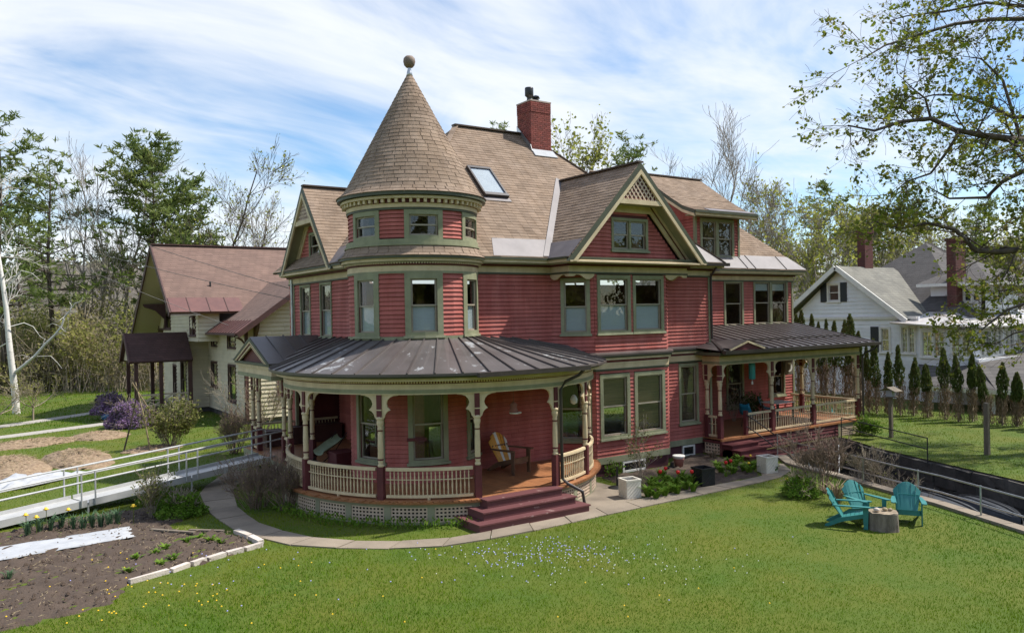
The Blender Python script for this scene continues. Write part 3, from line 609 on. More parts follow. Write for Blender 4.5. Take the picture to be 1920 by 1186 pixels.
# bay gable
GX, GH, GZ0 = 17.21, 2.84, 6.63; GA = GZ0+GH*1.05; GY = YB-.58
def lifted(p): return p
vy = EY+(GA-EZ)
shingle_roof(SHIN, house, [(GX-GH, YA-.3, GZ0), (GX-GH, GY, GZ0), (GX, GY, GA), (GX, vy, GA)]) ; shingle_roof(SHIN, house, [(GX+GH, GY, GZ0), (GX+GH, YA-.3, GZ0), (GX, vy, GA), (GX, GY, GA)])
obj('ridge_cap', MB().beam((GX, GY-.01, GA+.02), (GX, vy+.1, GA+.02), .24, .05, (0, 0, 1)), 'ridge_cap', house)
gw = Wall((14.79, YB), (19.66, YB), z0=6.5, z1=6.5, gable=(.12, 4.74, 6.5, 6.5+2.31*1.05)); q = gw.rect(1145, 398.5, 1213.2, 465.3)
gw.window(house, (q[0], q[1], 6.92, 7.95), .09, two=.075); gc = gw.core('gable_wall', 'maroon', house); gw.boards(CLAP, gc, z0=6.62)
def rake(nm, y0, y1, off0, off1, m_, cut=0.):
    """board following the gable slope, measured square from the roof line"""
    k = 1/hypot(1, 1.05)
    for s_ in (-1, 1):
        A0, A1 = off0/k, off1/k
        pts = [(GX+s_*(GH-(A0)/1.05*0), 0), ]
        P_ = [(GX+s_*GH, GZ0-A0), (GX, GA-A0), (GX, GA-A1), (GX+s_*GH, GZ0-A1)]
        if cut:   # stop at the cornice
            zc_ = cut; f_ = lambda A: (GX+s_*(GA-A-zc_)/1.05, zc_); P_ = [f_(A0), (GX, GA-A0), (GX, GA-A1), f_(A1)]
        obj(nm, MB().prism([(x, y0, z) for x, z in P_], (0, y1-y0, 0)), m_, house)
rake('barge_board', GY-.015, GY+.05, .0, .15, 'dark_green', 6.52); rake('barge_board', GY-.03, GY+.03, .15, .25, 'cream', 6.52)
rake('rake_soffit', GY+.04, YB-.0, .08, .11, 'sage', 6.55); rake('rake_frieze', YB-.07, YB-.005, .115, .20, 'cream', 6.58); rake('rake_frieze', YB-.05, YB-.003, .20, .26, 'maroon', 6.58); rake('rake_frieze', YB-.06, YB-.001, .26, .39, 'cream', 6.58)
obj('pent_shelf', MB().hexa([(GX-GH, GY-.02, 6.50), (GX+GH, GY-.02, 6.50), (GX+GH-.1, YB-.01, 6.50), (GX-GH+.1, YB-.01, 6.50), (GX-GH, GY-.02, 6.545), (GX+GH, GY-.02, 6.545), (GX+GH-.1, YB-.01, 6.66), (GX-GH+.1, YB-.01, 6.66)]), 'cream', house)
def clipseg(p, d, poly):
    t0, t1 = -9., 9.; n = len(poly)
    for i in range(n):
        a, b = np.array(poly[i]), np.array(poly[(i+1) % n]); e_ = b-a; nn = np.array([-e_[1], e_[0]]); den = nn@d; num = nn@(a-p)
        if abs(den) < 1e-9:
            if num > 0: return None
            continue
        t = num/den
        if den > 0: t0 = max(t0, t)
        else: t1 = min(t1, t)
    return (p+d*t0, p+d*t1) if t1-t0 > .03 else None
def lattice_tri(nm, poly, dirs, step, wd_, tomap, m_, back):
    mb = MB(); P_ = np.array(poly); c = P_.mean(0)
    for j, d in enumerate(dirs):
        d = np.array(d, float); d /= np.linalg.norm(d); nn = np.array([-d[1], d[0]])
        for i in range(-30, 31):
            s_ = clipseg(c+nn*i*step, d, poly)
            if s_:
                a, b = s_; w_ = nn*wd_/2; h = .012+j*.012; V = [tomap(*(a-w_), h-.012), tomap(*(b-w_), h-.012), tomap(*(b+w_), h-.012), tomap(*(a+w_), h-.012), tomap(*(a-w_), h), tomap(*(b-w_), h), tomap(*(b+w_), h), tomap(*(a+w_), h)]; mb.hexa(V)
    o_ = obj(nm, mb, m_, house); obj('lattice_backing', MB().prism([tomap(*p, -.03) for p in poly], tomap(0, 0, .02)-tomap(0, 0, 0)), back, o_); return o_
zl = 8.44; hw = (GA-.30-zl)/1.05
lattice_tri('gable_lattice', [(-hw, zl), (hw, zl), (0, GA-.30)], [(1, 1.25), (1, -1.25)], .135, .045, lambda u, z, n: np.array([GX+u, GY+.06-n, z]), 'cream_lattice', 'maroon')
obj('collar_beam', MB().box(GX-hw-.18, GX+hw+.18, GY-.01, GY+.08, zl-.13, zl+.01), 'cream', house); obj('collar_soffit', MB().box(GX-hw-.16, GX+hw+.16, GY+.08, YB-.01, zl-.11, zl-.07), 'sage', house)
obj('rake_frieze', MB().box(GX-.85, GX+.85, YB-.055, YB-.002, zl-.32, zl-.1), 'cream', house)
# left gable
LY, LH, LZ0 = 25.88, 2.36, 6.64; LA = LZ0+LH*1.17; LX = XL-.45
lx = XE0+(LA-EZ); shingle_roof(SHIN, house, [(XE0, LY-LH, LZ0), (XE0+.02, LY-LH, LZ0), (lx, LY, LA), (LX, LY, LA)]); shingle_roof(SHIN, house, [(LX, LY-LH, LZ0), (LX+.5, LY-LH, LZ0), (lx, LY, LA), (LX, LY, LA)], deckname='gable_deck')
shingle_roof(SHIN, house, [(LX+.5, LY+LH, LZ0), (LX, LY+LH, LZ0), (LX, LY, LA), (lx, LY, LA)])
obj('ridge_cap', MB().beam((LX, LY, LA+.02), (lx, LY, LA+.02), .24, .05), 'ridge_cap', house)
lg = Wall((XL, 28.1), (XL, 23.66), z0=6.5, z1=6.5, gable=(.1, 4.34, 6.5, 6.5+2.12*1.17)); q = lg.rect(581.5, 438.5, 602, 487); lg.window(house, (q[0], q[1], 7.0, 7.9), .08); lgc = lg.core('gable_wall', 'maroon', house); lg.boards(CLAP, lgc, z0=6.62)
def lrake(nm, x0, x1, o0, o1, m_, cut):
    k = 1/hypot(1, 1.17)
    for s_ in (-1, 1):
        A0, A1 = o0/k, o1/k; f_ = lambda A: (LY+s_*(LA-A-cut)/1.17, cut)
        obj(nm, MB().prism([(x0, y, z) for y, z in (f_(A0), (LY, LA-A0), (LY, LA-A1), f_(A1))], (x1-x0, 0, 0)), m_, house)
lrake('barge_board', LX-.015, LX+.05, 0, .15, 'dark_green', 6.52); lrake('barge_board', LX-.03, LX+.03, .15, .25, 'cream', 6.52); lrake('rake_soffit', LX+.04, XL, .08, .11, 'sage', 6.55); lrake('rake_frieze', XL-.07, XL-.005, .115, .24, 'cream', 6.58); lrake('rake_frieze', XL-.06, XL-.001, .26, .36, 'cream', 6.58)
obj('pent_shelf', MB().hexa([(LX-.02, LY-LH, 6.50), (XL-.01, LY-LH+.1, 6.50), (XL-.01, LY+LH-.1, 6.50), (LX-.02, LY+LH, 6.50), (LX-.02, LY-LH, 6.545), (XL-.01, LY-LH+.1, 6.65), (XL-.01, LY+LH-.1, 6.65), (LX-.02, LY+LH, 6.545)]), 'cream', house)
zl2 = 8.25; hw2 = (LA-.3-zl2)/1.17
lattice_tri('gable_lattice', [(-hw2, zl2), (hw2, zl2), (0, LA-.3)], [(1, 0), (0, 1)], .12, .04, lambda u, z, n: np.array([LX+.06-n, LY-u, z]), 'cream_lattice', 'maroon')
obj('collar_beam', MB().box(LX-.01, LX+.08, LY-hw2-.15, LY+hw2+.15, zl2-.13, zl2+.01), 'cream', house); obj('collar_soffit', MB().box(LX+.08, XL-.01, LY-hw2-.14, LY+hw2+.14, zl2-.11, zl2-.07), 'sage', house)
# metal flashing at eaves and valleys
def onroof(x, y, h): return (x, y-h*.7071, EZ+(y-EY)+h*.7071)
def patch(nm, pts, m_, h=.03): obj(nm, MB().prism([onroof(x, y, h-.02) for x, y in pts], (0, -.0085, .0085)), m_, house)
patch('eave_flashing', [(12.45, EY+.02), (14.75, EY+.02), (15.05, EY+.6), (12.75, EY+.58)], 'metal_flash')
patch('valley_flashing', [(GX-GH-.16, EY+.03), (GX-GH+.20, EY+.03), (GX+.05, vy-.0), (GX-.16, vy+.1)], 'metal_flash', .05)
k_ = np.array([-1.05, 0, 1])/hypot(1, 1.05)*.03; e0 = np.array([GX-GH, GY+.02, GZ0]); dz = np.array([1, 0, 1.05])*.5
obj('eave_flashing', MB().prism([e0+k_, e0+k_+(0, YA-.35-GY, 0), e0+k_+dz+(0, YA+.1-GY, 0), e0+k_+dz], k_*.3), 'metal_flash', house)
patch('eave_flashing', [(19.98, EY+.02), (XE1-.03, EY+.02), (XE1-.72, EY+.68), (20.2, EY+.68)], 'metal_flash')
e0 = np.array([XE0+.02, 22.5, EZ]); kk = np.array([-.7071, 0, .7071])*.03
obj('eave_flashing', MB().prism([e0+kk, e0+kk+(0, 1.25, 0), e0+kk+(.55, 1.5, .55), e0+kk+(.55, .1, .55)], kk*.3), 'metal_flash', house)
L0 = np.array([LX+.12, LY-LH+.02, LZ0+.05]); obj('valley_flashing', MB().prism([L0+(0, -.05, .0), L0+(.32, -.2, .02), (lx+.1, LY-.15, LA+.04), (lx-.12, LY, LA+.04)], (0, -.01, .01)), 'metal_flash', house)
# skylight
s0, s1, t0, t1 = 13.44, 14.34, EY+2.02, EY+3.12
def rbox(nm, x0, x1, y0, y1, h0, h1, m_, par=house): return obj(nm, MB().hexa([onroof(x0, y0, h0), onroof(x1, y0, h0), onroof(x1, y1, h0), onroof(x0, y1, h0), onroof(x0, y0, h1), onroof(x1, y0, h1), onroof(x1, y1, h1), onroof(x0, y1, h1)]), m_, par)
sk = rbox('skylight', s0, s1, t0, t0+.09, 0, .14, 'gutter'); rbox('frame', s0, s1, t1-.07, t1, 0, .12, 'gutter', sk); rbox('frame', s0, s0+.06, t0+.09, t1-.07, 0, .12, 'gutter', sk); rbox('frame', s1-.06, s1, t0+.09, t1-.07, 0, .12, 'gutter', sk)
rbox('pane', s0+.06, s1-.06, t0+.09, t1-.07, .085, .1, 'skylight_glass', sk); rbox('blind', s0+.06, s1-.06, t0+.09, t1-.07, .06, .07, 'white_paint', sk); rbox('apron', s0-.05, s1+.05, t0-.12, t0, .02, .035, 'metal_flash', sk)  # white sheet below the pane is added to imitate bright sky reflected in it
# chimney of separate bricks
X0, X1, Y0, Y1, Z0, Z1 = 16.9, 17.8, 23.42, 24.28, 9.9, 12.7
ch = obj('chimney', MB().box(X0+.012, X1-.012, Y0+.012, Y1-.012, Z0, Z1-.02), 'mortar', house); bw, bh = .205, .072
r_ = 0; z_ = 10.45
bme = {}
while z_ < Z1-.01:
    for face in (0, 1):
        L_ = (X1-X0) if face == 0 else (Y1-Y0); x = -(r_ % 2)*bw/2
        while x < L_-.01:
            a, b = max(0, x), min(L_, x+bw-.012); h1 = min(bh-.012, Z1-z_)
            if b-a > .03:
                ov = .012 if z_ > Z1-.42 else 0.
                if face == 0: p_ = MB().box(X0+a, X0+b, Y0-.004-ov, Y0+.05, z_, z_+h1)
                else: p_ = MB().box(X0-.004-ov, X0+.05, Y0+a+.002, Y0+b, z_, z_+h1)
                if not (face == 0 and z_ < 10.75): obj('brick', p_, 'brick', ch)
            x += bw
    r_ += 1; z_ += bh
obj('cap', MB().box(X0-.02, X1+.02, Y0-.02, Y1+.02, Z1, Z1+.05), 'mortar', ch)
obj('flashing', MB().box(X0-.02, X1+.06, Y0-.14, Y0-.02, 10.70, 10.715).hexa([(X0-.03, Y0-.28, 10.66), (X1+.08, Y0-.28, 10.66), (X1+.04, Y0-.012, 10.93), (X0-.01, Y0-.012, 10.93), (X0-.03, Y0-.30, 10.68), (X1+.08, Y0-.30, 10.68), (X1+.04, Y0-.03, 10.96), (X0-.01, Y0-.03, 10.96)]), 'fabric', ch)
obj('step_flashing', MB().prism([(X0-.02, Y0-.1, 10.86), (X0-.02, Y1, 11.72), (X0-.02, Y1, 11.95), (X0-.02, Y0, 11.12)], (-.012, 0, 0)), 'galv', ch)
obj('flue', MB().lathe([(.11, 12.72), (.09, 12.86), (.085, 12.92), (.15, 12.98), (.16, 13.0), (.16, 13.24), (.15, 13.28), (.03, 13.29)], (17.12, 23.8, 0), 16), 'steel_dark', ch, True)
obj('flue', MB().lathe([(.10, 12.74), (.13, 12.84), (.13, 12.92), (.09, 12.98)], (17.52, 23.95, 0), 14).lathe([(.2, 12.99), (.19, 13.03), (.02, 13.10)], (17.52, 23.95, 0), 4), 'steel_dark', ch)
# rear wing roof and shed dormer
WE, WX = YD-.45, XR+.5; RYD = 26.0
shingle_roof(SHIN, house, [(XC+.2, WE, EZ), (WX, WE, EZ), (WX-(RYD-WE), RYD, EZ+RYD-WE), (XC+.2, RYD, EZ+RYD-WE)], deckname='wing_roof')
obj('wing_roof', MB().prism([(WX, WE, EZ), (WX, 2*RYD-WE, EZ), (WX-(RYD-WE), RYD, EZ+RYD-WE)], (-.03, 0, -.04)), 'shingle', house)
obj('wing_roof', MB().prism([(WX, 2*RYD-WE, EZ), (XC, 2*RYD-WE, EZ), (XC, RYD, EZ+RYD-WE), (WX-(RYD-WE), RYD, EZ+RYD-WE)], (0, -.03, -.04)), 'shingle', house)
def onwing(x, y, h): return (x, y-h*.7071, EZ+(y-WE)+h*.7071)
for a, b in ((24.9, 26.4), (26.43, 26.9), (26.93, 28.9), (28.93, WX-.05)):
    bt = min(b, WX-.62); obj('eave_flashing', MB().prism([onwing(a, WE+.02, .02), onwing(b, WE+.02, .02), onwing(bt, WE+.6, .02), onwing(a, WE+.6, .02)], (0, -.01, .01)), 'metal_flash', house)
    obj('flashing_seam', MB().beam(onwing(a, WE+.02, .04), onwing(a, WE+.6, .04), .03, .04), 'gutter', house)
DY = YD+.08; dw = Wall((23.95, DY), (26.5, DY), z0=6.9, z1=8.95); q = dw.rect(1312, 412, 1375, 484); dw.window(house, (q[0], q[1], 7.15, 8.72), .12, two=.16)
dl = Wall((23.95, 25.5), (23.95, DY), z0=6.9, z1=8.7); dr = Wall((26.5, DY), (26.5, 25.5), z0=6.9, z1=8.7)
for w in (dw, dl, dr): c_ = w.core('dormer_wall', 'maroon', house); w.boards(CLAP, c_)
for x_ in (23.95, 26.5): obj('corner_board', MB().box(x_-.05, x_+.05, DY-.05, DY+.06, 7.1, 8.9), 'green', house)
dpr = [(21.62, 8.93), (22.25, 9.16), (23.0, 9.62), (24.72, 10.80)]
dx0, dx1 = 23.35, 27.05
for s_ in (23.97, 26.48):  # cheek above the side walls
    obj('dormer_cheek', MB().prism([(s_-.03, y_, z_) for y_, z_ in ((DY, 8.68), (25.5, 8.68), (24.7, 10.7), (23.0, 9.52), (22.25, 9.06))], (.06, 0, 0)), 'red', house)
for (y0, z0), (y1, z1) in zip(dpr, dpr[1:]): shingle_roof(SHIN, house, [(dx0, y0, z0), (dx1, y0, z0), (dx1, y1, z1), (dx0, y1, z1)], deckname='dormer_roof')
obj('dormer_roof', MB().prism([(dx0, 24.72, 10.80), (dx1, 24.72, 10.80), (dx1, 27.5, 8.8), (dx0, 27.5, 8.8)], (0, 0, -.06)), 'shingle', house)
obj('ridge_cap', MB().beam((dx0, 24.72, 10.82), (dx1+.02, 24.72, 10.82), .24, .05), 'ridge_cap', house)
obj('dormer_fascia', MB().box(dx0, dx1, 21.56, 21.62, 8.84, 8.94), 'dark_green', house); obj('dormer_fascia', MB().box(dx0+.02, dx1-.02, 21.62, 21.68, 8.74, 8.86), 'cream', house); obj('dormer_soffit', MB().box(dx0+.05, dx1-.05, 21.68, DY-.01, 8.76, 8.80), 'sage', house)
for x_ in (dx0-.02, dx1-.03):
    obj('rake_board', MB().prism([(x_, y, z-.02) for y, z in dpr]+[(x_, y, z-.22) for y, z in dpr[::-1]], (.05, 0, 0)), 'dark_green', house); obj('rake_board', MB().prism([(x_-.012, y, z-.14) for y, z in dpr]+[(x_-.012, y, z-.25) for y, z in dpr[::-1]], (.05, 0, 0)), 'cream', house)
obj('eave_flashing', MB().prism([(24.2, 21.64, 8.955), (27.0, 21.64, 8.955), (26.8, 21.95, 9.075), (24.2, 21.95, 9.075)], (0, -.003, .012)), 'metal_flash', house)
# corner boards of bays and wing
for x_, y_ in ((XL, 28.1), (XC, YA), (XR, YD)): obj('corner_board', MB().box(x_-.05, x_+.05, y_-.05, y_+.05, .5, 6.2), 'green', house)
# ================================================================== PORCHES (parts of the house)
PC, ZF = (11.55, 20.8), .58
def pol(a, r, c=PC): return (c[0]+r*cos(radians(a)), c[1]+r*sin(radians(a)))
# shared pieces
m_shaft = mesh_of('column', MB().lathe([(.055, .78), (.075, .80), (.075, .84), (.05, .87), (.062, .90), (.066, .94), (.05, .955), (.066, .97), (.070, 1.0), (.068, 1.35), (.060, 1.62), (.052, 1.66), (.066, 1.69), (.066, 1.73), (.056, 1.76), (.082, 1.83), (.086, 1.89), (.072, 1.92), (.098, 1.95), (.098, 1.99), (.06, 2.01)], n=14), 'cream', True)
m_base = mesh_of('base_post', MB().box(-.078, .078, -.078, .078, 0, .79), 'maroon'); m_top = mesh_of('top_post', MB().box(-.062, .062, -.062, .062, 2.0, 2.57), 'maroon')
m_ring = mesh_of('ring', MB().lathe([(.07, .948), (.073, .955), (.073, .985), (.07, .99)], n=14).lathe([(.062, 1.655), (.068, 1.66), (.068, 1.685), (.062, 1.69)], n=14), 'maroon'); m_tie = mesh_of('tie_band', MB().box(-.067, .067, -.067, .067, 2.16, 2.185), 'cream')
BR = [(0, 0), (.42, 0), (.42, -.035), (.31, -.045), (.21, -.085), (.145, -.155), (.12, -.24), (.145, -.32), (.215, -.395), (.15, -.42), (.09, -.49), (.06, -.58), (0, -.6)]
m_brk = mesh_of('bracket', MB().prism([(s_+.062, -.025, 2.56+z_) for s_, z_ in BR], (0, .05, 0)), 'cream')
m_bal = mesh_of('baluster', MB().lathe([(.017, .10), (.017, .15), (.010, .165), (.020, .19), (.014, .22), (.021, .30), (.019, .38), (.013, .45), (.018, .465), (.018, .50), (.012, .515), (.020, .55), (.012, .61), (.017, .63), (.017, .68)], n=7), 'cream', True)
def column(x, y, tang, sides=(1, -1), z=ZF, w=1.0):
    """turned post with square foot, square head and sawn brackets along the beam (tang = beam direction in degrees)"""
    c = place('column', m_shaft, house, (x, y, z), radians(tang)); ORIG[c] = np.zeros(3)
    for nm, me in (('base_post', m_base), ('top_post', m_top), ('ring', m_ring), ('tie_band', m_tie)): place(nm, me, c, (0, 0, 0))
    for s_ in sides: place('bracket', m_brk, c, (0, 0, 0), 0 if s_ > 0 else pi)
    return c
def railing(pts, n, z=ZF, ends=.08):
    """top, middle and bottom rail along a plan path with n turned balusters"""
    q = resamp(pts, max(2, len(pts))); t = obj('railing', MB().band([tuple(p) for p in q], -.045, .045, z+.70, z+.755).band([tuple(p) for p in q], -.03, .03, z+.755, z+.775), 'cream', house)
    obj('bottom_rail', MB().band([tuple(p) for p in q], -.035, .035, z+.05, z+.115), 'cream', t); obj('middle_rail', MB().band([tuple(p) for p in q], -.011, .011, z+.475, z+.495), 'cream', t)
    for p in resamp(pts, n+2)[1:-1]: place('baluster', m_bal, t, (p[0], p[1], z))
    return t
# floor of separate boards
fl = obj('porch_floor', MB().band(arc(PC, 4.56, 141, 340, 60), -.3, .05, ZF-.075, ZF-.03), 'porch_floor', house)
x = PC[0]-4.6; bwid = .135
while x < 16.0:
    xm = x+bwid/2; dx = xm-PC[0]
    if abs(dx) < 4.55:
        y0 = PC[1]-sqrt(4.62**2-dx**2); y1 = PC[1]+min(7.5, 4.0) if xm < 11.4 else 19.9
        if xm < 9.7: y1 = 28.4 if xm > 7.85 else PC[1]+sqrt(max(0, 4.55**2-dx**2))
        elif xm < 11.4: y1 = 28.4
        if xm > 15: y1 = 19.4
        obj('floorboard', MB().box(x+.002, x+bwid-.002, y0, y1, ZF-.03, ZF+rnd.uniform(-.001, .001)), 'porch_floor', fl)
    x += bwid
# skirt: framed lattice panels
SK = 4.50
def lattice_panel(wall, u0, u1, z0, z1, pitch=.092, sw=.042, m_='cream_lattice', back=True):
    mb = MB(); n = int((u1-u0)/pitch)
    for i in range(n+1): u = u0+(u1-u0)*i/max(1, n); wall.slab(mb, u-sw/2, u+sw/2, z0, z1, -.005, .004)
    k = max(1, int(round((z1-z0)/pitch)))
    for i in range(k+1): z_ = z0+(z1-z0)*i/k; wall.slab(mb, u0, u1, z_-sw/2, z_+sw/2, .004, .013)
    o = obj('lattice_panel', mb, m_, house)
    if back: mb = MB(); wall.slab(mb, u0-.02, u1+.02, z0-.03, z1+.03, -.5, -.48); obj('lattice_backing', mb, 'dark_inside', o)  # near-black sheet stands in for the shade under the porch
sw_ = Wall(None, c=PC, R=SK, a0=142, a1=346, z0=0, z1=.5)
obj('skirt_board', MB().band(arc(PC, SK, 142, 346, 60), -.03, .022, .42, ZF-.075), 'sage', house); obj('skirt_board', MB().band(arc(PC, SK, 142, 346, 60), -.03, .02, -.05, .055), 'sage', house)
nb = 15
for i in range(nb):
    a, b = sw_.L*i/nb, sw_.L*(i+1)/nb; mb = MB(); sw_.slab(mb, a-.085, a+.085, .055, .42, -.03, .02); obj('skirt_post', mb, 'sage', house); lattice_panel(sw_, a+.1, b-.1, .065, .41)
lw_ = Wall((7.88, 28.3), (7.88, 23.5), z0=0, z1=.5)
obj('skirt_board', MB().band([(7.88, 28.4), (7.88, 23.4)], -.03, .02, .42, ZF-.03), 'sage', house)
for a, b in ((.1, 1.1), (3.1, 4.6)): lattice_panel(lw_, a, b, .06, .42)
for u in (0.05, 1.2, 3.0, 4.72): mb = MB(); lw_.slab(mb, u-.08, u+.08, 0, .42, -.03, .018); obj('skirt_post', mb, 'sage', house)
# columns and rails
AN = {188.2: (1, -1), 221.2: (1, -1), 252.1: (1, -1), 282.1: (1, -1), 303.5: (1, -1), 332: (-1,)}
for a, s_ in AN.items(): p = pol(a, 4.42); column(p[0], p[1], a+90, s_)
for p, t_ in (((8.06, 27.8), 90), ((8.06, 27.15), 90), ((8.06, 24.55), 90), ((8.06, 23.98), 90), ((8.5, 23.3), 120)): column(p[0], p[1], t_, (1, -1))
for a, b, n in ((150, 186.5, 24), (190, 219.5, 21), (223, 250.4, 20), (284, 302, 13), (305, 330, 16)): railing(arc(PC, 4.42, a, b, 14), n)
railing([(8.12, 28.32), (11.3, 28.32)], 26); railing([(8.06, 27.72), (8.06, 27.23)], 3); railing([(8.06, 24.47), (8.06, 24.06)], 3)
for p in (pol(205, 4.42), pol(236.5, 4.42), pol(293, 4.42), pol(317, 4.42)): obj('rail_foot', MB().box(p[0]-.03, p[0]+.03, p[1]-.03, p[1]+.03, ZF, ZF+.05), 'cream', house)
# beam, ceiling
BM = [(9.65, 28.35), (8.06, 28.35), (8.06, 23.75)]+arc(PC, 4.42, 149, 341, 60)
for n0, n1, z0, z1, m_, nm in ((-.06, .07, 3.12, 3.15, 'cream', 'beam_moulding'), (-.07, .08, 3.15, 3.24, 'green', 'porch_beam'), (-.07, .065, 3.24, 3.37, 'cream', 'porch_frieze'), (-.07, .05, 3.37, 3.45, 'maroon', 'porch_frieze'), (-.07, .26, 3.45, 3.53, 'cream', 'porch_cornice'), (-.07, .36, 3.53, 3.60, 'dark_green', 'porch_cornice')):
    obj(nm, MB().band(BM, n0, n1, z0, z1), m_, house)
mbd = MB(); w_ = Wall(None, c=PC, R=4.42, a0=170, a1=335, z0=0, z1=1)
for i in range(190): u = w_.L*i/190; w_.slab(mbd, u, u+.036, 3.39, 3.435, .05, .085)
obj('dentil_course', mbd, 'cream', house, kind='stuff')
obj('porch_ceiling', MB().band(arc(PC, 4.36, 141, 345, 40), -3.2, 0, 3.27, 3.29), 'sage', house); obj('porch_ceiling', MB().box(8.1, 11.4, 22.0, 28.3, 3.295, 3.33), 'sage', house)
# standing-seam roof: each pan and each seam on its own
def inner(a):
    """where a radial line from the porch centre meets the house (tower, front wall or bay)"""
    d = np.array([cos(radians(a)), sin(radians(a))]); c = np.array(PC); best = (1.2, 4.42)
    o = c-np.array(TC); B = o@d; D = B*B-(o@o-(TR_-.05)**2)
    if D > 0 and -B+sqrt(D) > best[0]: best = (-B+sqrt(D), 4.42)
    if d[1] < -.05:
        r_ = (YA+.06-c[1])/d[1]; X = c[0]+d[0]*r_
        if 11.9 < X < 14.9 and r_ > best[0]: best = (r_, 4.37-.21*max(0, (X-13))/1.8)
    n2 = np.array([-.69, -.72]); den = d@n2   # angled bay face
    p0 = np.array([14.79, YA]); e_ = np.array([15.73, YB])-p0; M_ = np.array([d, -e_]).T
    try:
        r_, s_ = np.linalg.solve(M_, p0-c)
        if 0 <= s_ <= 1.02 and r_ > best[0]: best = (r_-.06, 4.17-.32*s_)
    except Exception: pass
    if a < 175:
        r_ = (XL+.05-c[0])/d[0]
        if r_ > best[0]: best = (r_, 4.42)
    return best
ze, RE = 3.63, 4.87
pr_ = obj('porch_roof', MB().band(arc(PC, RE, 145, 342, 60), -.05, .012, ze-.05, ze+.012), 'metal_roof', house)
angs = np.linspace(146, 340.5, 26)
for a, b in zip(angs, angs[1:]):
    mb = MB(); V = []
    for t in (a, (a+b)/2, b):
        r_, z_ = inner(t); p, q = pol(t, RE), pol(t, r_); V += [(*p, ze), (*q, z_)]
    mb.add(V, [(0, 2, 3, 1), (2, 4, 5, 3)]); obj('roof_pan', mb, 'metal_roof_peel', pr_)
    r_, z_ = inner(a); p, q = pol(a, RE+.005), pol(a, r_); obj('seam', MB().beam((*p, ze+.018), (*q, z_+.018), .028, .05), 'metal_roof', pr_)
# left porch roof, with the entrance pediment
for y0, y1 in zip(np.arange(23.3, 28.5, .5), np.arange(23.8, 28.9, .5)):
    obj('roof_pan', MB().quad((7.62, y0, ze), (XL+.05, y0, 4.40), (XL+.05, y1, 4.40), (7.62, y1, ze)), 'metal_roof', pr_); obj('seam', MB().beam((7.62, y0, ze+.018), (XL+.05, y0, 4.418), .028, .05), 'metal_roof', pr_)
PX0, PYc, PH, PZ = 7.42, 25.85, 1.95, 3.64; PA = PZ+PH*.40
for s_ in (-1, 1):
    obj('roof_pan', MB().prism([(PX0, PYc+s_*PH, PZ), (PX0, PYc, PA), (9.75, PYc, PA), (9.75 if s_ > 0 else 9.0, PYc+s_*PH, PZ)], (0, 0, .03)), 'metal_roof', pr_)
    for xx in (7.95, 8.5, 9.05): obj('seam', MB().beam((xx, PYc+s_*PH, PZ+.045), (xx, PYc, PA+.045), .028, .05), 'metal_roof', pr_)
    for off, w_2, m_, xo in ((.0, .09, 'dark_green', -.03), (.09, .07, 'cream', -.015), (.17, .04, 'maroon', .0), (.21, .07, 'cream', .02)):
        obj('pediment_rake', MB().prism([(PX0+xo, PYc+s_*(PH-off*1.2), PZ-.0), (PX0+xo, PYc, PA-off), (PX0+xo, PYc, PA-off-w_2*1.08), (PX0+xo, PYc+s_*(PH-(off+w_2)*2.2), PZ)], (.06, 0, 0)), m_, house)
obj('pediment_wall', MB().prism([(PX0+.14, PYc-PH+.3, PZ), (PX0+.14, PYc+PH-.3, PZ), (PX0+.14, PYc, PA-.12)], (.05, 0, 0)), 'maroon', house)
for n0, z0, z1, m_ in ((.02, 3.56, 3.645, 'dark_green'), (.07, 3.47, 3.56, 'cream'), (.12, 3.27, 3.47, 'cream'), (.10, 3.15, 3.27, 'green')): obj('pediment_base', MB().box(PX0+n0, 7.98, PYc-PH+n0+.05, PYc+PH-n0-.05, z0, z1), m_, house)
# front steps, wider towards the ground
st = obj('front_steps', MB().box(10.4, 12.2, 16.3, 17.0, 0, .5), 'maroon', house)
for k in range(3):
    x0, x1, y0 = 9.58+.28*k, 12.88-.22*k, 15.58+.27*k; z1 = ZF*(k+1)/3+.006*(k == 2)
    obj('riser', MB().box(x0+.03, x1-.03, y0+.03, 16.62 if k < 2 else 16.5, ZF*k/3 if k else -.05, z1-.035), 'maroon_worn', st); obj('tread', MB().box(x0, x1, y0, y0+.32 if k < 2 else 16.5, z1-.035, z1), 'maroon_worn', st)
    if k < 2:
        obj('tread', MB().box(x0, x0+.34, y0+.32, 16.75, z1-.036, z1-.001), 'maroon_worn', st); obj('tread', MB().box(x1-.26, x1, y0+.32, 16.7, z1-.036, z1-.001), 'maroon_worn', st)
# gutter and downspout over the steps
obj('gutter', MB().beam((9.85, 15.93, 3.60), (13.25, 15.98, 3.60), .13, .11), 'gutter', house)
p = pol(282.1, 4.42); obj('downspout', MB().tube([(13.05, 15.98, 3.55), (13.0, 16.1, 3.42), (12.72, 16.32, 3.25), (12.62, 16.40, 3.05), (12.62, 16.40, .75), (12.72, 16.3, .62), (13.0, 16.05, .42), (13.02, 16.0, .1)], .042, 8), 'gutter', house)
obj('downspout', MB().tube([(XC-.05, YA-.42, 6.5), (XC+.03, YA-.2, 6.35), (XC+.06, YA-.07, 6.2), (XC+.06, YA-.07, 4.0)], .045, 8), 'gutter', house); obj('gutter', MB().beam((20.1, EY-.06, 6.62), (XC+.55, EY-.06, 6.62), .12, .11), 'gutter', house); obj('gutter', MB().beam((21.9, WE-.06, 6.62), (24.6, WE-.06, 6.62), .12, .11), 'gutter', house)
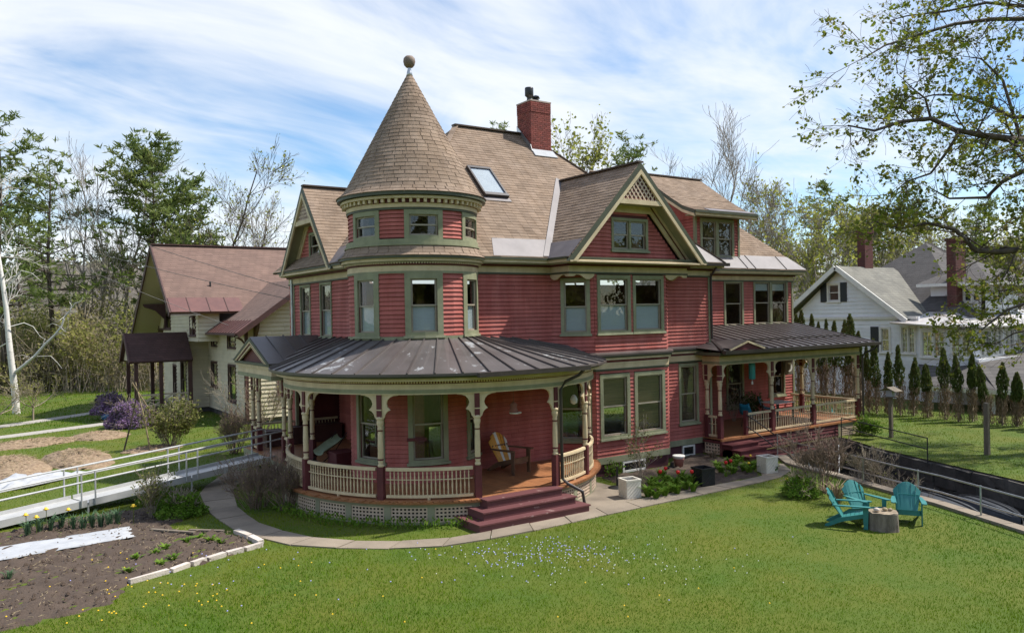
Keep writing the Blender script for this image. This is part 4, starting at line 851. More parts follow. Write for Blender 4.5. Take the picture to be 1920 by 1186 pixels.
obj('downspout', MB().tube([(9.62, 28.2, 6.4), (9.62, 28.2, 4.4), (9.3, 28.2, 4.25), (8.3, 28.2, 4.0)], .045, 8), 'galv', house)
# ---- right-hand porch
QX0, QX1, QY = 21.3, 29.75, 18.7
f2 = obj('porch_floor', MB().box(QX0, QX1, QY-.03, QY+.05, ZF-.075, ZF-.028), 'porch_floor', house); x = QX0
while x < QX1-.02: obj('floorboard', MB().box(x+.002, min(x+.148, QX1), QY-.02, YA-.02 if x < XC else YD-.02, ZF-.028, ZF+rnd.uniform(-.001, .001)), 'porch_floor', f2); x += .15
for x_, y_, t_, s_ in ((21.42, 19.42, 90, (1, -1)), (21.42, 18.84, 0, (1,)), (24.2, 18.84, 0, (1, -1)), (26.62, 18.84, 0, (1, -1)), (29.55, 18.84, 0, (-1,)), (29.55, 21.45, 90, (1, -1))): column(x_, y_, t_, s_)
for p_, n in (([(21.42, 19.34), (21.42, 18.92)], 2), ([(22.8, 18.84), (24.1, 18.84)], 9), ([(24.3, 18.84), (26.5, 18.84)], 16), ([(26.72, 18.84), (29.45, 18.84)], 20), ([(29.55, 18.92), (29.55, 21.35)], 18), ([(29.55, 21.5), (29.55, 22.0)], 4)): railing(p_, n)
obj('newel', MB().box(22.68, 22.8, 18.78, 18.9, ZF, ZF+.86), 'maroon', house)
QB = [(XC-.36, YA), (21.42, YA), (21.42, 18.84), (29.55, 18.84), (29.55, 22.0)]
for n0, n1, z0, z1, m_, nm in ((-.06, .07, 3.12, 3.15, 'cream', 'beam_moulding'), (-.07, .08, 3.15, 3.24, 'green', 'porch_beam'), (-.07, .065, 3.24, 3.42, 'cream', 'porch_frieze'), (-.07, .09, 3.42, 3.47, 'maroon', 'porch_frieze'), (-.07, .4, 3.47, 3.52, 'sage', 'porch_cornice'), (.3, .45, 3.47, 3.58, 'dark_green', 'porch_cornice')):
    obj(nm, MB().band(QB[1:], n0, n1, z0, z1), m_, house)
obj('porch_ceiling', MB().box(21.45, 29.5, 18.9, YD-.02, 3.28, 3.31), 'sage', house)
e_y, e_z, t_z = 18.30, 3.64, 4.40
pr2 = obj('porch_roof', MB().box(20.98, 30.1, e_y-.01, e_y+.03, e_z-.07, e_z+.012), 'gutter', house)
xs = list(np.arange(21.0, 30.05, .47))
for i, xa in enumerate(xs):
    xb = min(xa+.47, 30.1); ya = YD-.02
    top = lambda X: (min(X, 29.95), YD-.02, t_z) if X > XC+.12 else (X, YA-.02-(XC+.12-X)*1.45, 0)
    pa, pb = top(xa), top(xb); zz = lambda p: e_z+(p[1]-e_y)*(t_z-e_z)/(YD-.02-e_y); pa, pb = (pa[0], pa[1], zz(pa)), (pb[0], pb[1], zz(pb))
    obj('roof_pan', MB().quad((xa, e_y, e_z), (xb, e_y, e_z), pb, pa), 'metal_roof', pr2); obj('seam', MB().beam((xa, e_y, e_z+.018), (pa[0], pa[1], pa[2]+.018), .028, .05), 'metal_roof', pr2)
obj('hip_side', MB().quad((30.1, e_y, e_z), (30.1, YD, e_z), (29.95, YD, t_z)), 'metal_roof', pr2)
obj('snow_guard', MB().beam((22.6, 19.25, 3.90), (29.6, 19.25, 3.90), .02, .03).beam((22.6, 19.25, 3.94), (29.6, 19.25, 3.94), .02, .02), 'gutter', pr2)
for a_, b_ in (((20.98, e_y), (21.95, YA)),): obj('rake_gutter', MB().beam((a_[0], a_[1], e_z+.02), (b_[0], b_[1], e_z+.28), .1, .07), 'gutter', pr2)
obj('roof_pan', MB().quad((20.9, YA-.05, 3.74), (20.98, e_y, e_z-.005), (21.95, YA-.05, 3.93)), 'metal_roof', pr2)
tp = [(21.3, 3.645), (23.1, 3.645), (22.2, 3.93)]; pd = obj('roof_pediment', MB().prism([(x_, e_y-.03, z_) for x_, z_ in tp], (0, .05, 0)), 'maroon', house)
for a_, b_ in ((tp[0], tp[2]), (tp[1], tp[2])): obj('pediment_rake', MB().beam((a_[0], e_y-.05, a_[1]+.02), (b_[0], e_y-.05, b_[1]), .05, .07), 'cream', pd); obj('pediment_roof', MB().quad((a_[0], e_y-.08, a_[1]+.06), (b_[0], e_y-.08, b_[1]+.05), (b_[0], e_y+1.5, b_[1]+.06), (a_[0], e_y+.3, a_[1]+.08)), 'metal_roof', pd)
obj('gutter', MB().beam((20.98, e_y-.07, 3.58), (30.2, e_y-.07, 3.58), .13, .12), 'gutter', house)
obj('downspout', MB().tube([(30.05, e_y-.05, 3.52), (30.0, e_y+.05, 3.36), (29.75, 18.62, 3.2), (29.7, 18.7, 3.05), (29.7, 18.7, .2)], .042, 8), 'gutter', house)
# wall under the porch, lattice ends
uw = Wall((22.66, QY+.03), (28.0, QY+.03), z0=-1.75, z1=.5); c_ = uw.core('porch_wall', 'maroon', house); UW = Pieces('porch_board', 'porch_boards', 'maroon', 60); uw.boards(UW, c_, .13); UW.build(house)
obj('garage_opening_shade', MB().box(24.6, 27.3, QY-.03, QY+.0, -1.75, -.35), 'dark_inside', house)  # near-black panel painted as the shade inside the garage opening
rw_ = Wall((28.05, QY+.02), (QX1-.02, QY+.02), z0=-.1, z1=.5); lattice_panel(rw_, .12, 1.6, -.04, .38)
obj('skirt_board', MB().box(28.0, QX1, QY-.0, QY+.05, .39, ZF-.075), 'sage', house); obj('skirt_post', MB().box(28.0, 28.12, QY-.005, QY+.05, -.3, .39), 'sage', house); obj('skirt_post', MB().box(QX1-.1, QX1, QY-.005, QY+.05, -.1, .39), 'sage', house)
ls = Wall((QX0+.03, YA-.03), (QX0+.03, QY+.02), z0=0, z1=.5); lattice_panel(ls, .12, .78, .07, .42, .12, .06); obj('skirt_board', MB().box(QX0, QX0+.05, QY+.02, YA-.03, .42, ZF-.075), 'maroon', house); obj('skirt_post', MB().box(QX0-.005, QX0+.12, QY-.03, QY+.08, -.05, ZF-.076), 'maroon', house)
obj('porch_wall', MB().box(QX0+.1, 22.7, QY+.0, QY+.05, -.05, ZF-.075), 'maroon', house)
ss = obj('side_steps', MB().box(21.4, 22.62, 18.3, 18.7, -.05, .28), 'maroon', house)
for k in range(3):
    y0 = 17.5+.36*k; z1 = .145*(k+1); obj('riser', MB().box(21.32, 22.66, y0+.03, 18.69, -.05, z1-.03), 'maroon', ss); obj('tread', MB().box(21.27, 22.7, y0, y0+.43, z1-.03, z1), 'maroon', ss)
# basement windows
def bwin(x0, x1, y, z0, z1):
    w = obj('basement_window', MB().box(x0, x1, y-.04, y+.02, z0, z0+.06).box(x0, x1, y-.04, y+.02, z1-.06, z1).box(x0, x0+.06, y-.04, y+.02, z0+.06, z1-.06).box(x1-.06, x1, y-.04, y+.02, z0+.06, z1-.06), 'white_paint', house)
    obj('pane', MB().box(x0+.05, x1-.05, y-.01, y, z0+.05, z1-.05), 'glass', w); obj('pane_inside_shade', MB().box(x0+.05, x1-.05, y+.004, y+.02, z0+.05, z1-.05), 'dark_inside', w)  # near-black board behind the glass stands in for the unlit cellar
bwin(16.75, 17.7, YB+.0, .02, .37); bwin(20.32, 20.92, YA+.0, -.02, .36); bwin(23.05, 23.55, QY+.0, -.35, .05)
obj('wall_vent', MB().obox((*pol(243, 1.86, TC), 1.75), np.array([cos(radians(333)), sin(radians(333)), 0])*.26, np.array([cos(radians(243)), sin(radians(243)), 0])*.012, (0, 0, .045)), 'maroon', house)
CLAP.build(house); SHIN.build(house)
# ================================================================== YELLOW HOUSE behind, on the left
yh = thing('clapboard_house', 'pale yellow clapboard house with red-brown roof left behind the turreted house', 'house', (12, 44, 0))
YCL = Pieces('clapboard', 'clapboard_siding', 'yellow_siding', 290)
yg = Wall((9.9, 52.6), (9.9, 46.0), z0=.25, z1=4.6, gable=(-.2, 8.2, 4.6, 8.6)); yf = Wall((9.9, 46.0), (10.95, 46.0), z0=.25, z1=4.6); ys = Wall((10.95, 46.0), (10.95, 38.75), z0=.25, z1=4.55); yfr = Wall((10.95, 38.75), (17.2, 38.75), z0=.25, z1=4.55, gable=(0, 6.25, 4.55, 4.55+3.12*.72))
yu = Wall((9.9, 46.0), (9.9, 43.6), z0=3.9, z1=5.6); yuf = Wall((9.9, 43.6), (10.95, 43.6), z0=3.9, z1=5.6)
ybk = Wall((17.2, 38.75), (17.2, 53), z0=.25, z1=4.55)
bt = dict(trim='brown_trim', sash='brown_trim')
# small upper and tall lower windows on the wing's shaded side
for r in ((397, 626, 408, 650), (427, 627, 443, 654)): ys.window(yh, ys.rect(*r), .09, sill=False, **bt)
for r in ((397, 677, 409, 725), (429, 683, 444, 753)): ys.window(yh, ys.rect(*r), .09, **bt)
yg.window(yh, yg.rect(340, 674, 351, 748), .1, **bt); yg.window(yh, yg.rect(298, 566, 321, 617), .08, two=.2, **bt); yg.window(yh, (2.6, 3.6, .3, 2.5), .1, sill=False, **bt)
yu.window(yh, (.5, 1.9, 4.2, 5.25), .09, two=.1, **bt)
q = yfr.rect(519, 705, 536, 760); yfr.window(yh, (q[0], q[1], 1.3, 3.0), .1, **bt)
for w in (yg, yf, ys, yfr, yu, yuf, ybk): c_ = w.core('wall', 'soffit_tan', yh); w.boards(YCL, c_, .2, proud=.045)
YCL.build(yh)
obj('foundation', MB().band([(9.9, 52.6), (9.9, 46.0), (10.95, 46.0), (10.95, 38.75), (17.2, 38.75)], -.2, -.03, -.2, .28), 'stone_dark', yh)
for x_, y_ in ((10.95, 38.75),): obj('corner_board', MB().box(x_-.06, x_+.08, y_-.06, y_+.08, .2, 4.6), 'brown_trim', yh)
def slabroof(nm, pts, m_, par, th=.12):
    A = [np.array(p, float) for p in pts]; n = np.cross(A[1]-A[0], A[2]-A[0]); n /= np.linalg.norm(n); n = n if n[2] > 0 else -n; return obj(nm, MB().prism([p for p in A], -n*th), m_, par)
YR, YRZ = 48.0, 9.25; xg = 8.45
slabroof('roof', [(xg, 43.1, 5.45), (20.5, 43.1, 5.45), (20.5, YR, YRZ), (xg, YR, YRZ)], 'roof_red', yh); slabroof('roof', [(20.5, 54.6, 4.4), (xg, 54.6, 4.4), (xg, YR, YRZ), (20.5, YR, YRZ)], 'roof_red', yh)
obj('ridge_cap', MB().beam((xg, YR, YRZ+.04), (20.5, YR, YRZ+.04), .3, .07), 'brown_trim', yh)
for a_, b_ in (((43.1, 5.45), (YR, YRZ)), ((54.6, 4.4), (YR, YRZ))): obj('barge_board', MB().beam((xg-.03, a_[0], a_[1]-.12), (xg-.03, b_[0], b_[1]-.12), .07, .3), 'brown_trim', yh); obj('gable_soffit', MB().prism([(xg+.02, a_[0], a_[1]-.16), (xg+.02, b_[0], b_[1]-.16), (9.9, b_[0], b_[1]-.16), (9.9, a_[0], a_[1]-.16)], (0, 0, -.03)), 'soffit_tan', yh)
obj('metal_eave', MB().prism([(xg+.03, 43.05, 5.45), (12.1, 43.05, 5.45), (12.1, 44.0, 6.19), (xg+.03, 44.0, 6.19)], (0, -.012, .016)), 'red_metal', yh)
for xx in (9.4, 10.4, 11.3): obj('metal_seam', MB().beam((xx, 43.05, 5.48), (xx, 44.0, 6.22), .04, .04), 'brown_trim', yh)
for yy in (44.2, 47.9, 51.8): obj('bracket', MB().prism([(9.88, yy, min(8.6, 8.9-abs(yy-48)*.75)), (8.6, yy, min(8.6, 8.9-abs(yy-48)*.75)), (8.7, yy, min(8.45, 8.7-abs(yy-48)*.75)), (9.3, yy, min(8.3, 8.5-abs(yy-48)*.75)), (9.88, yy, min(7.7, 7.9-abs(yy-48)*.75))], (0, .12, 0)), 'brown_trim', yh)
# wing with its own gable to the front
WR = 14.07; wz = 4.55+3.12*.72
slabroof('wing_roof', [(10.35, 45.9, 4.37), (10.35, 38.0, 4.37), (WR, 38.0, wz+.25), (WR, 48, wz+.25)], 'roof_red', yh); slabroof('wing_roof', [(17.8, 38.0, 4.37), (17.8, 48, 4.37), (WR, 48, wz+.25), (WR, 38.0, wz+.25)], 'roof_red', yh)
for s_, xe in ((1, 10.35), (-1, 17.8)): obj('barge_board', MB().beam((xe, 37.97, 4.26), (WR, 37.97, wz+.14), .06, .24), 'brown_trim', yh); obj('gable_soffit', MB().prism([(xe, 38.0, 4.22), (WR, 38.0, wz+.1), (WR, 38.74, wz+.1), (xe, 38.74, 4.22)], (0, 0, -.03)), 'soffit_tan', yh)
obj('metal_eave', MB().prism([(10.3, 46.0, 4.375), (10.3, 38.0, 4.375), (11.1, 38.0, 4.375+.57), (11.1, 46.6, 4.375+.57)], (-.012, 0, .016)), 'red_metal', yh)
for yy in np.arange(38.4, 46, .5): obj('metal_seam', MB().beam((10.3, yy, 4.41), (11.1, yy, 4.98), .035, .04), 'brown_trim', yh)
obj('bracket', MB().prism([(11.3, 38.72, 4.7), (11.3, 38.1, 4.9), (11.3, 38.2, 4.6), (11.3, 38.72, 4.0)], (.14, 0, 0)), 'brown_trim', yh); obj('gutter', MB().beam((10.27, 46, 4.32), (10.27, 38.0, 4.32), .1, .1), 'brown_trim', yh); obj('downspout', MB().tube([(10.3, 38.4, 4.25), (10.7, 38.6, 4.05), (10.86, 38.66, 3.85), (10.86, 38.66, .2)], .05, 6), 'brown_trim', yh)
vt = obj('roof_vent', MB().lathe([(.05, 0), (.05, .55), (.03, .6)], tuple(on_y(394.5, 548, 44.9)), 8), 'steel_dark', yh); p = on_y(394.5, 548, 44.9); obj('vent_flashing', MB().obox(p+np.array([0, -.02, .0]), (.22, 0, 0), (0, .2, .155), (0, -.02, .025)), 'white_paint', vt)
# entrance porch
ex0, ex1, ey, ez = 6.75, 9.85, 46.2, 2.95
slabroof('porch_roof', [(ex0, ey-1.5, ez), (ex1, ey-1.5, ez), (ex1, ey, ez+1.45), (ex0, ey, ez+1.45)], 'roof_brown', yh); slabroof('porch_roof', [(ex1, ey+1.5, ez), (ex0, ey+1.5, ez), (ex0, ey, ez+1.45), (ex1, ey, ez+1.45)], 'roof_brown', yh)
obj('porch_gable', MB().prism([(ex0+.15, ey-1.3, ez), (ex0+.15, ey+1.3, ez), (ex0+.15, ey, ez+1.25)], (.06, 0, 0)), 'soffit_tan', yh)
for s_ in (-1, 1): obj('barge_board', MB().beam((ex0-.02, ey+s_*1.52, ez-.08), (ex0-.02, ey, ez+1.38), .06, .22), 'brown_trim', yh)
for yy in (ey-1.2, ey+1.2):
    for xx in (ex0+.35, 8.3): obj('porch_post', MB().box(xx-.09, xx+.09, yy-.09, yy+.09, .3, ez), 'brown_trim', yh)
obj('porch_post', MB().box(9.65, 9.85, ey-1.29, ey-1.11, .3, ez), 'brown_trim', yh); obj('porch_deck', MB().box(ex0+.1, 9.9, ey-1.35, ey+1.35, 0, .45), 'brown_trim', yh)
rl_ = obj('porch_railing', MB().box(ex0+.4, 9.7, ey-1.24, ey-1.17, 1.15, 1.23).box(ex0+.4, 9.7, ey-1.24, ey-1.17, .6, .68), 'soffit_tan', yh)
for i in range(3):
    a_, b_ = 7.15+i*.85, 7.98+i*.85
    for p_, q_ in (((a_, .68), (b_, 1.15)), ((b_, .68), (a_, 1.15)), ((a_, .91), (b_, .91))): obj('rail_brace', MB().beam((p_[0], ey-1.2, p_[1]), (q_[0], ey-1.2+.004, q_[1]), .03, .06), 'soffit_tan', rl_)
# ================================================================== WHITE HOUSE on the right
wh = thing('white_house', 'white clapboard house with grey hipped roof behind the arborvitae row', 'house', (44, 26, 0))
WCL = Pieces('clapboard', 'clapboard_siding', 'white_siding', 160); wt = dict(trim='white_paint', sash='white_paint')
ww = Wall((42, 31.2), (42, 23.15), z0=-1, z1=4.5, gable=(.15, 6.95, 4.5, 7.35)); wb1 = Wall((42, 23.15), (41.45, 22.85), z0=1.2, z1=4.1); wb2 = Wall((41.45, 22.85), (41.45, 21.35), z0=1.2, z1=4.1); wb3 = Wall((41.45, 21.35), (42.3, 20.45), z0=1.2, z1=4.1); wb4 = Wall((42.3, 20.45), (50, 20.45), z0=-.2, z1=4.1); ww5 = Wall((42.0, 23.15), (42.6, 20.6), z0=-1, z1=1.25)
q = ww.rect(1551, 530, 1576, 566); ww.window(wh, q, .12, **wt)
for a_ in ((q[0]-.42, q[0]-.02), (q[1]+.02, q[1]+.42)): mb = MB(); ww.slab(mb, a_[0], a_[1], q[2], q[3], .02, .06); obj('shutter', mb, 'shutter', wh)
q = ww.rect(1649, 612, 1671, 661); ww.window(wh, q, .12, **wt); mb = MB(); ww.slab(mb, q[0]-.5, q[0]-.03, q[2], q[3], .02, .06); obj('shutter', mb, 'shutter', wh)
q = ww.rect(1688, 610, 1718, 663); ww.window(wh, q, .1, two=.08, muntin=(2, 5), div=False, **wt)
q = wb2.rect(1735, 611, 1771, 664); wb2.window(wh, (.08, 1.42, 2.35, 3.8), .1, two=.1, muntin=(2, 5), div=False, **wt)
wb3.window(wh, (.08, 1.15, 2.35, 3.8), .09, two=.08, muntin=(2, 5), div=False, **wt)
for u in (.5, 1.8, 3.1, 4.4): wb4.window(wh, (u, u+1.15, 2.35, 3.8), .1, two=.08, muntin=(2, 5), div=False, **wt)
for w in (ww, wb1, wb2, wb3, wb4, ww5): c_ = w.core('wall', 'white_siding', wh); w.boards(WCL, c_, .22, proud=.03)
WCL.build(wh)
obj('cornice', MB().band([(42, 31.4), (42, 23.2)], -.02, .12, 4.36, 4.5), 'white_paint', wh)
gy, gz = 27.72, 7.45
slabroof('roof', [(41.5, 31.6, 4.5-.0), (47.5, 31.6, 4.5), (47.5, gy, gz), (41.5, gy, gz)][::-1], 'roof_grey', wh); slabroof('roof', [(41.5, 23.6, 4.35), (47.5, 23.6, 4.35), (47.5, gy, gz), (41.5, gy, gz)], 'roof_grey', wh)
for yy, zz in ((31.65, 4.45), (23.55, 4.3)): obj('barge_board', MB().beam((41.46, yy, zz-.06), (41.46, gy, gz-.08), .07, .26), 'white_paint', wh)
HX0, HX1, HY0, HY1, HZ, AX, AY, AZ = 44.2, 56, 21.6, 33, 4.4, 49.6, 26.8, 9.0
for e_ in (((HX0, HY1), (HX0, HY0)), ((HX0, HY0), (HX1, HY0)), ((HX1, HY0), (HX1, HY1))): slabroof('main_roof', [(*e_[0], HZ), (*e_[1], HZ), (AX+(.6 if e_[1][0] == HX1 else 0), AY, AZ), (AX, AY+.01, AZ)], 'roof_dark', wh)
# hipped dormer towards the street
dwx = Wall((45.6, 24.4), (45.6, 21.5), z0=4.6, z1=6.3); dwy = Wall((45.6, 21.5), (49.5, 21.5), z0=4.6, z1=6.3); q = dwx.rect(1764, 533, 1791, 558)
dwx.window(wh, (1.75, 2.75, 5.2, 6.2), .1, two=.08, **wt); dwy.window(wh, (.8, 2.0, 5.2, 6.2), .1, two=.08, **wt)
for w in (dwx, dwy): w.core('dormer_wall', 'white_siding', wh)
c3 = (48.2, 23.2, 7.6)
for e_ in (((45.0, 24.9), (45.0, 20.9)), ((45.0, 20.9), (51, 20.9))): slabroof('dormer_roof', [(*e_[0], 6.3), (*e_[1], 6.3), c3], 'roof_dark', wh)
obj('dormer_fascia', MB().band([(45.0, 24.9), (45.0, 20.9), (51, 20.9)], -.06, .03, 6.12, 6.29), 'white_paint', wh)
# pale metal roof over the sun room, low roof of the veranda with its columns
slabroof('sunroom_roof', [(41.0, 24.2, 4.2), (41.0, 21.1, 4.0), (44.8, 22.6, 4.75), (44.8, 24.6, 4.75)], 'white_metal', wh, .08); slabroof('sunroom_roof', [(41.0, 21.1, 4.0), (42.1, 19.95, 3.95), (51, 19.95, 3.95), (51, 22.0, 4.75), (44.8, 22.6, 4.75)], 'white_metal', wh, .08)
slabroof('veranda_roof', [(38.6, 21.4, 1.15), (38.9, 17.9, 1.15), (42.4, 20.4, 2.05), (41.45, 22.9, 2.0)], 'roof_dark', wh); slabroof('veranda_roof', [(38.9, 17.9, 1.15), (41.0, 14.9, 1.2), (52, 13.5, 1.3), (52, 20.4, 2.6), (42.3, 20.45, 2.3)], 'roof_dark', wh)
obj('veranda_fascia', MB().band([(38.6, 21.4), (38.9, 17.9), (41.0, 14.9), (52, 13.5)], -.08, .04, .92, 1.12), 'white_paint', wh)
for p_ in ((38.9, 21.0), (39.2, 18.2), (41.1, 15.3), (43.5, 15.0), (46, 14.7)): obj('column', MB().lathe([(.2, -1.2), (.2, -1.05), (.15, -1), (.13, .85), (.18, .92)], (*p_, 0), 12), 'white_paint', wh, True)
obj('veranda_wall', MB().box(41.8, 42.0, 20.3, 23.2, -1, 1.9).box(42, 52, 20.1, 20.3, -1, 2.3), 'white_siding', wh)
for nm, (l, t_, r_, b_), yy in (('chimney', (1614, 432, 1640, 492), 27.6), ('chimney', (1782, 447, 1815, 525), 22.6)):
    a_, c_ = on_y(l, b_, yy), on_y(r_, t_, yy); w_ = (c_[0]-a_[0])*.55; x0_ = a_[0]+w_*.55; obj(nm, MB().box(x0_, x0_+w_, yy, yy+.5, a_[2]-1.5, c_[2]-.18).box(x0_-.05, x0_+w_+.05, yy-.05, yy+.55, c_[2]-.18, c_[2]), 'chimney_brick', wh)
# parked car beyond the hedge
cr = thing('parked_car', 'dark parked car seen between the arborvitae stems by the white house', 'car', (39.5, 13.0, -.3))
cp = [(-2.1, .35), (-2.1, .75), (-1.9, .95), (-1.2, 1.0), (-.6, 1.42), (.9, 1.42), (1.5, 1.0), (2.0, .9), (2.1, .6), (2.1, .35)]
obj('body', MB().prism([(38.6, 13.0+y_, z_-.3) for y_, z_ in cp], (1.75, 0, 0)), 'tarp', cr); obj('side_window', MB().prism([(38.58, 13.0+y_, z_-.3) for y_, z_ in ((-1.05, 1.02), (-.55, 1.36), (.85, 1.36), (1.35, 1.02))], (.015, 0, 0)), 'glass', cr); obj('roof_rack', MB().box(38.65, 40.3, 12.4, 13.9, 1.125, 1.17), 'white_paint', cr)
for yy in (-1.3, 1.35): w_ = obj('wheel', MB().tube([(38.57, 13+yy, .03), (38.8, 13+yy, .03)], .33, 16), 'black', cr); obj('hub', MB().tube([(38.55, 13+yy, .03), (38.572, 13+yy, .03)], .2, 12), 'galv', w_)
# ================================================================== TREES
def segmesh(S, n=4):
    S = np.array([(*a, *b, r0_, r1_) for a, b, r0_, r1_ in S], float); P0, P1, R0, R1 = S[:, :3], S[:, 3:6], S[:, 6], S[:, 7]; d = P1-P0; d /= (np.linalg.norm(d, axis=1)[:, None]+1e-9)
    ref = np.where(np.abs(d[:, 2:3]) < .9, [[0, 0, 1.]], [[1., 0, 0]]); a = np.cross(d, ref); a /= (np.linalg.norm(a, axis=1)[:, None]+1e-9); b = np.cross(d, a); m = len(S); V = np.zeros((m, 2*n, 3))
    for k in range(n):
        o = cos(2*pi*k/n)*a+sin(2*pi*k/n)*b; V[:, k] = P0+o*R0[:, None]; V[:, n+k] = P1+o*R1[:, None]
    base = (np.arange(m)*2*n)[:, None]; F = np.concatenate([base+np.array([[k, (k+1) % n, n+(k+1) % n, n+k]]) for k in range(n)], 0)
    return V.reshape(-1, 3), F
def leafmesh(C, size, rng, aspect=1., tint=None, flat=0., dirs=None):
    C = np.asarray(C, float); m = len(C); s = size*(.6+.8*rng.random(m)); u = rng.normal(size=(m, 3)) if dirs is None else np.asarray(dirs)+rng.normal(size=(m, 3))*.35; u /= np.linalg.norm(u, axis=1)[:, None]; w = rng.normal(size=(m, 3))
    if flat: w[:, 2] *= (1-flat); u[:, 2] *= (1-flat*.6); u /= np.linalg.norm(u, axis=1)[:, None]
    w -= u*(w*u).sum(1)[:, None]; w /= (np.linalg.norm(w, axis=1)[:, None]+1e-9); a = u*(s/2)[:, None]; b = w*(s/2*aspect)[:, None]
    V = np.stack([C-a, C+b*.9-a*.1, C+a, C-b*.9-a*.1], 1).reshape(-1, 3); F = np.arange(4*m).reshape(m, 4); t = rng.random(m) if tint is None else tint
    return V, F, np.repeat(t, 4)
def grow(S, T, p, d, L, r, lev, rng, spread=.6, upb=.12, nseg=3, kids=(1, 2), shrink=.68, wob=.16, rmin=.006, tiplev=1):
    d = np.array(d, float); l = L/nseg
    for i in range(nseg):
        d = d+rng.normal(size=3)*wob+np.array([0, 0, upb]); d /= np.linalg.norm(d); q = p+d*l; r1_ = max(rmin, r*(1-.42*(1/nseg))); S.append((p, q, r, r1_))
        if lev <= tiplev: T.append(q)
        if lev > 0 and (i > 0 or lev < 3):
            for _ in range(rng.integers(kids[0], kids[1]+1)):
                o = rng.normal(size=3); o -= d*(o@d); o /= (np.linalg.norm(o)+1e-9); c = d*cos(spread)+o*sin(spread*(.7+.6*rng.random())); grow(S, T, q, c, L*shrink*(.75+.5*rng.random()), r1_*.62, lev-1, rng, spread, upb, nseg, kids, shrink, wob, rmin, tiplev)
        p, r = q, r1_
    T.append(p)
def tree_obj(name, label, cat, base, S, leaf=None, bark='bark_grey', leafm='bud_leaf', group=None, n=4, crown='crown'):
    t = thing(name, label, cat, tuple(base), group); V, F = segmesh(S, n); b = np.array(base, float); me = npmesh('trunk', V-b, F); obj('trunk', None, bark, t, me=me)
    if leaf is not None: V, F, tt = leaf; obj(crown, None, leafm, t, me=npmesh(crown, V-b, F, tt))
    return t
def broadleaf(name, label, px, depth, top, seed, spreadw=.55, leaves=0, leafsize=.25, leafm='bud_leaf', stems=1, lev=5, bark='bark_grey', group=None, upb=.13, kids=(1, 2), base_frac=.3, r0_=None, jit=.5, rmin=.014):
    rng = np.random.default_rng(seed); b = at(px, 600, depth); b[2] = 0; ztop = at(px, top, depth)[2]; H = ztop; S, T = [], []
    for s_ in range(stems):
        p = b+np.r_[rng.normal(size=2)*.35*(stems > 1), 0]; lean = np.r_[rng.normal(size=2)*(.06+.1*(stems > 1)), 1]; lean /= np.linalg.norm(lean); r_ = r0_ or H*.014/(stems**.5); L = H*base_frac
        k = 4; d = lean.copy()
        for i in range(k):
            q = p+d*L/k; S.append((p, q, r_*(1-.05*i), r_*(1-.05*(i+1)))); p = q; d = d+rng.normal(size=3)*.04; d /= np.linalg.norm(d)
        rem = H-p[2]; S2 = []; nm = 0
        cur = p; rr_ = r_*.8; d = np.array(d); n_ = 6
        for i in range(n_):   # leader with limbs
            d = d+rng.normal(size=3)*.10+np.array([0, 0, .1]); d /= np.linalg.norm(d); q = cur+d*rem/n_*1.02; S.append((cur, q, rr_, rr_*.8)); 
            for _ in range(2):
                az = rng.random()*2*pi; inc = spreadw*(.7+.6*rng.random()); c = np.array([cos(az)*sin(inc), sin(az)*sin(inc), cos(inc)]); grow(S, T, cur, c, rem*(.36-.035*i)*(.7+.6*rng.random()), rr_*.55, lev-2, rng, .5, upb, 3, kids, .66, .15, rmin)
            cur, rr_ = q, rr_*.8
        T.append(cur)
    leaf = None
    if leaves:
        T = np.array(T); idx = rng.integers(0, len(T), leaves); C = T[idx]+rng.normal(size=(leaves, 3))*leafsize*jit*2.2; leaf = leafmesh(C, leafsize, rng, .8, tint=np.clip((idx*.618 % 1)*.6+rng.random(leaves)*.4, 0, 1))
    return tree_obj(name, label, 'tree', b, S, leaf, bark, leafm, group, 3)
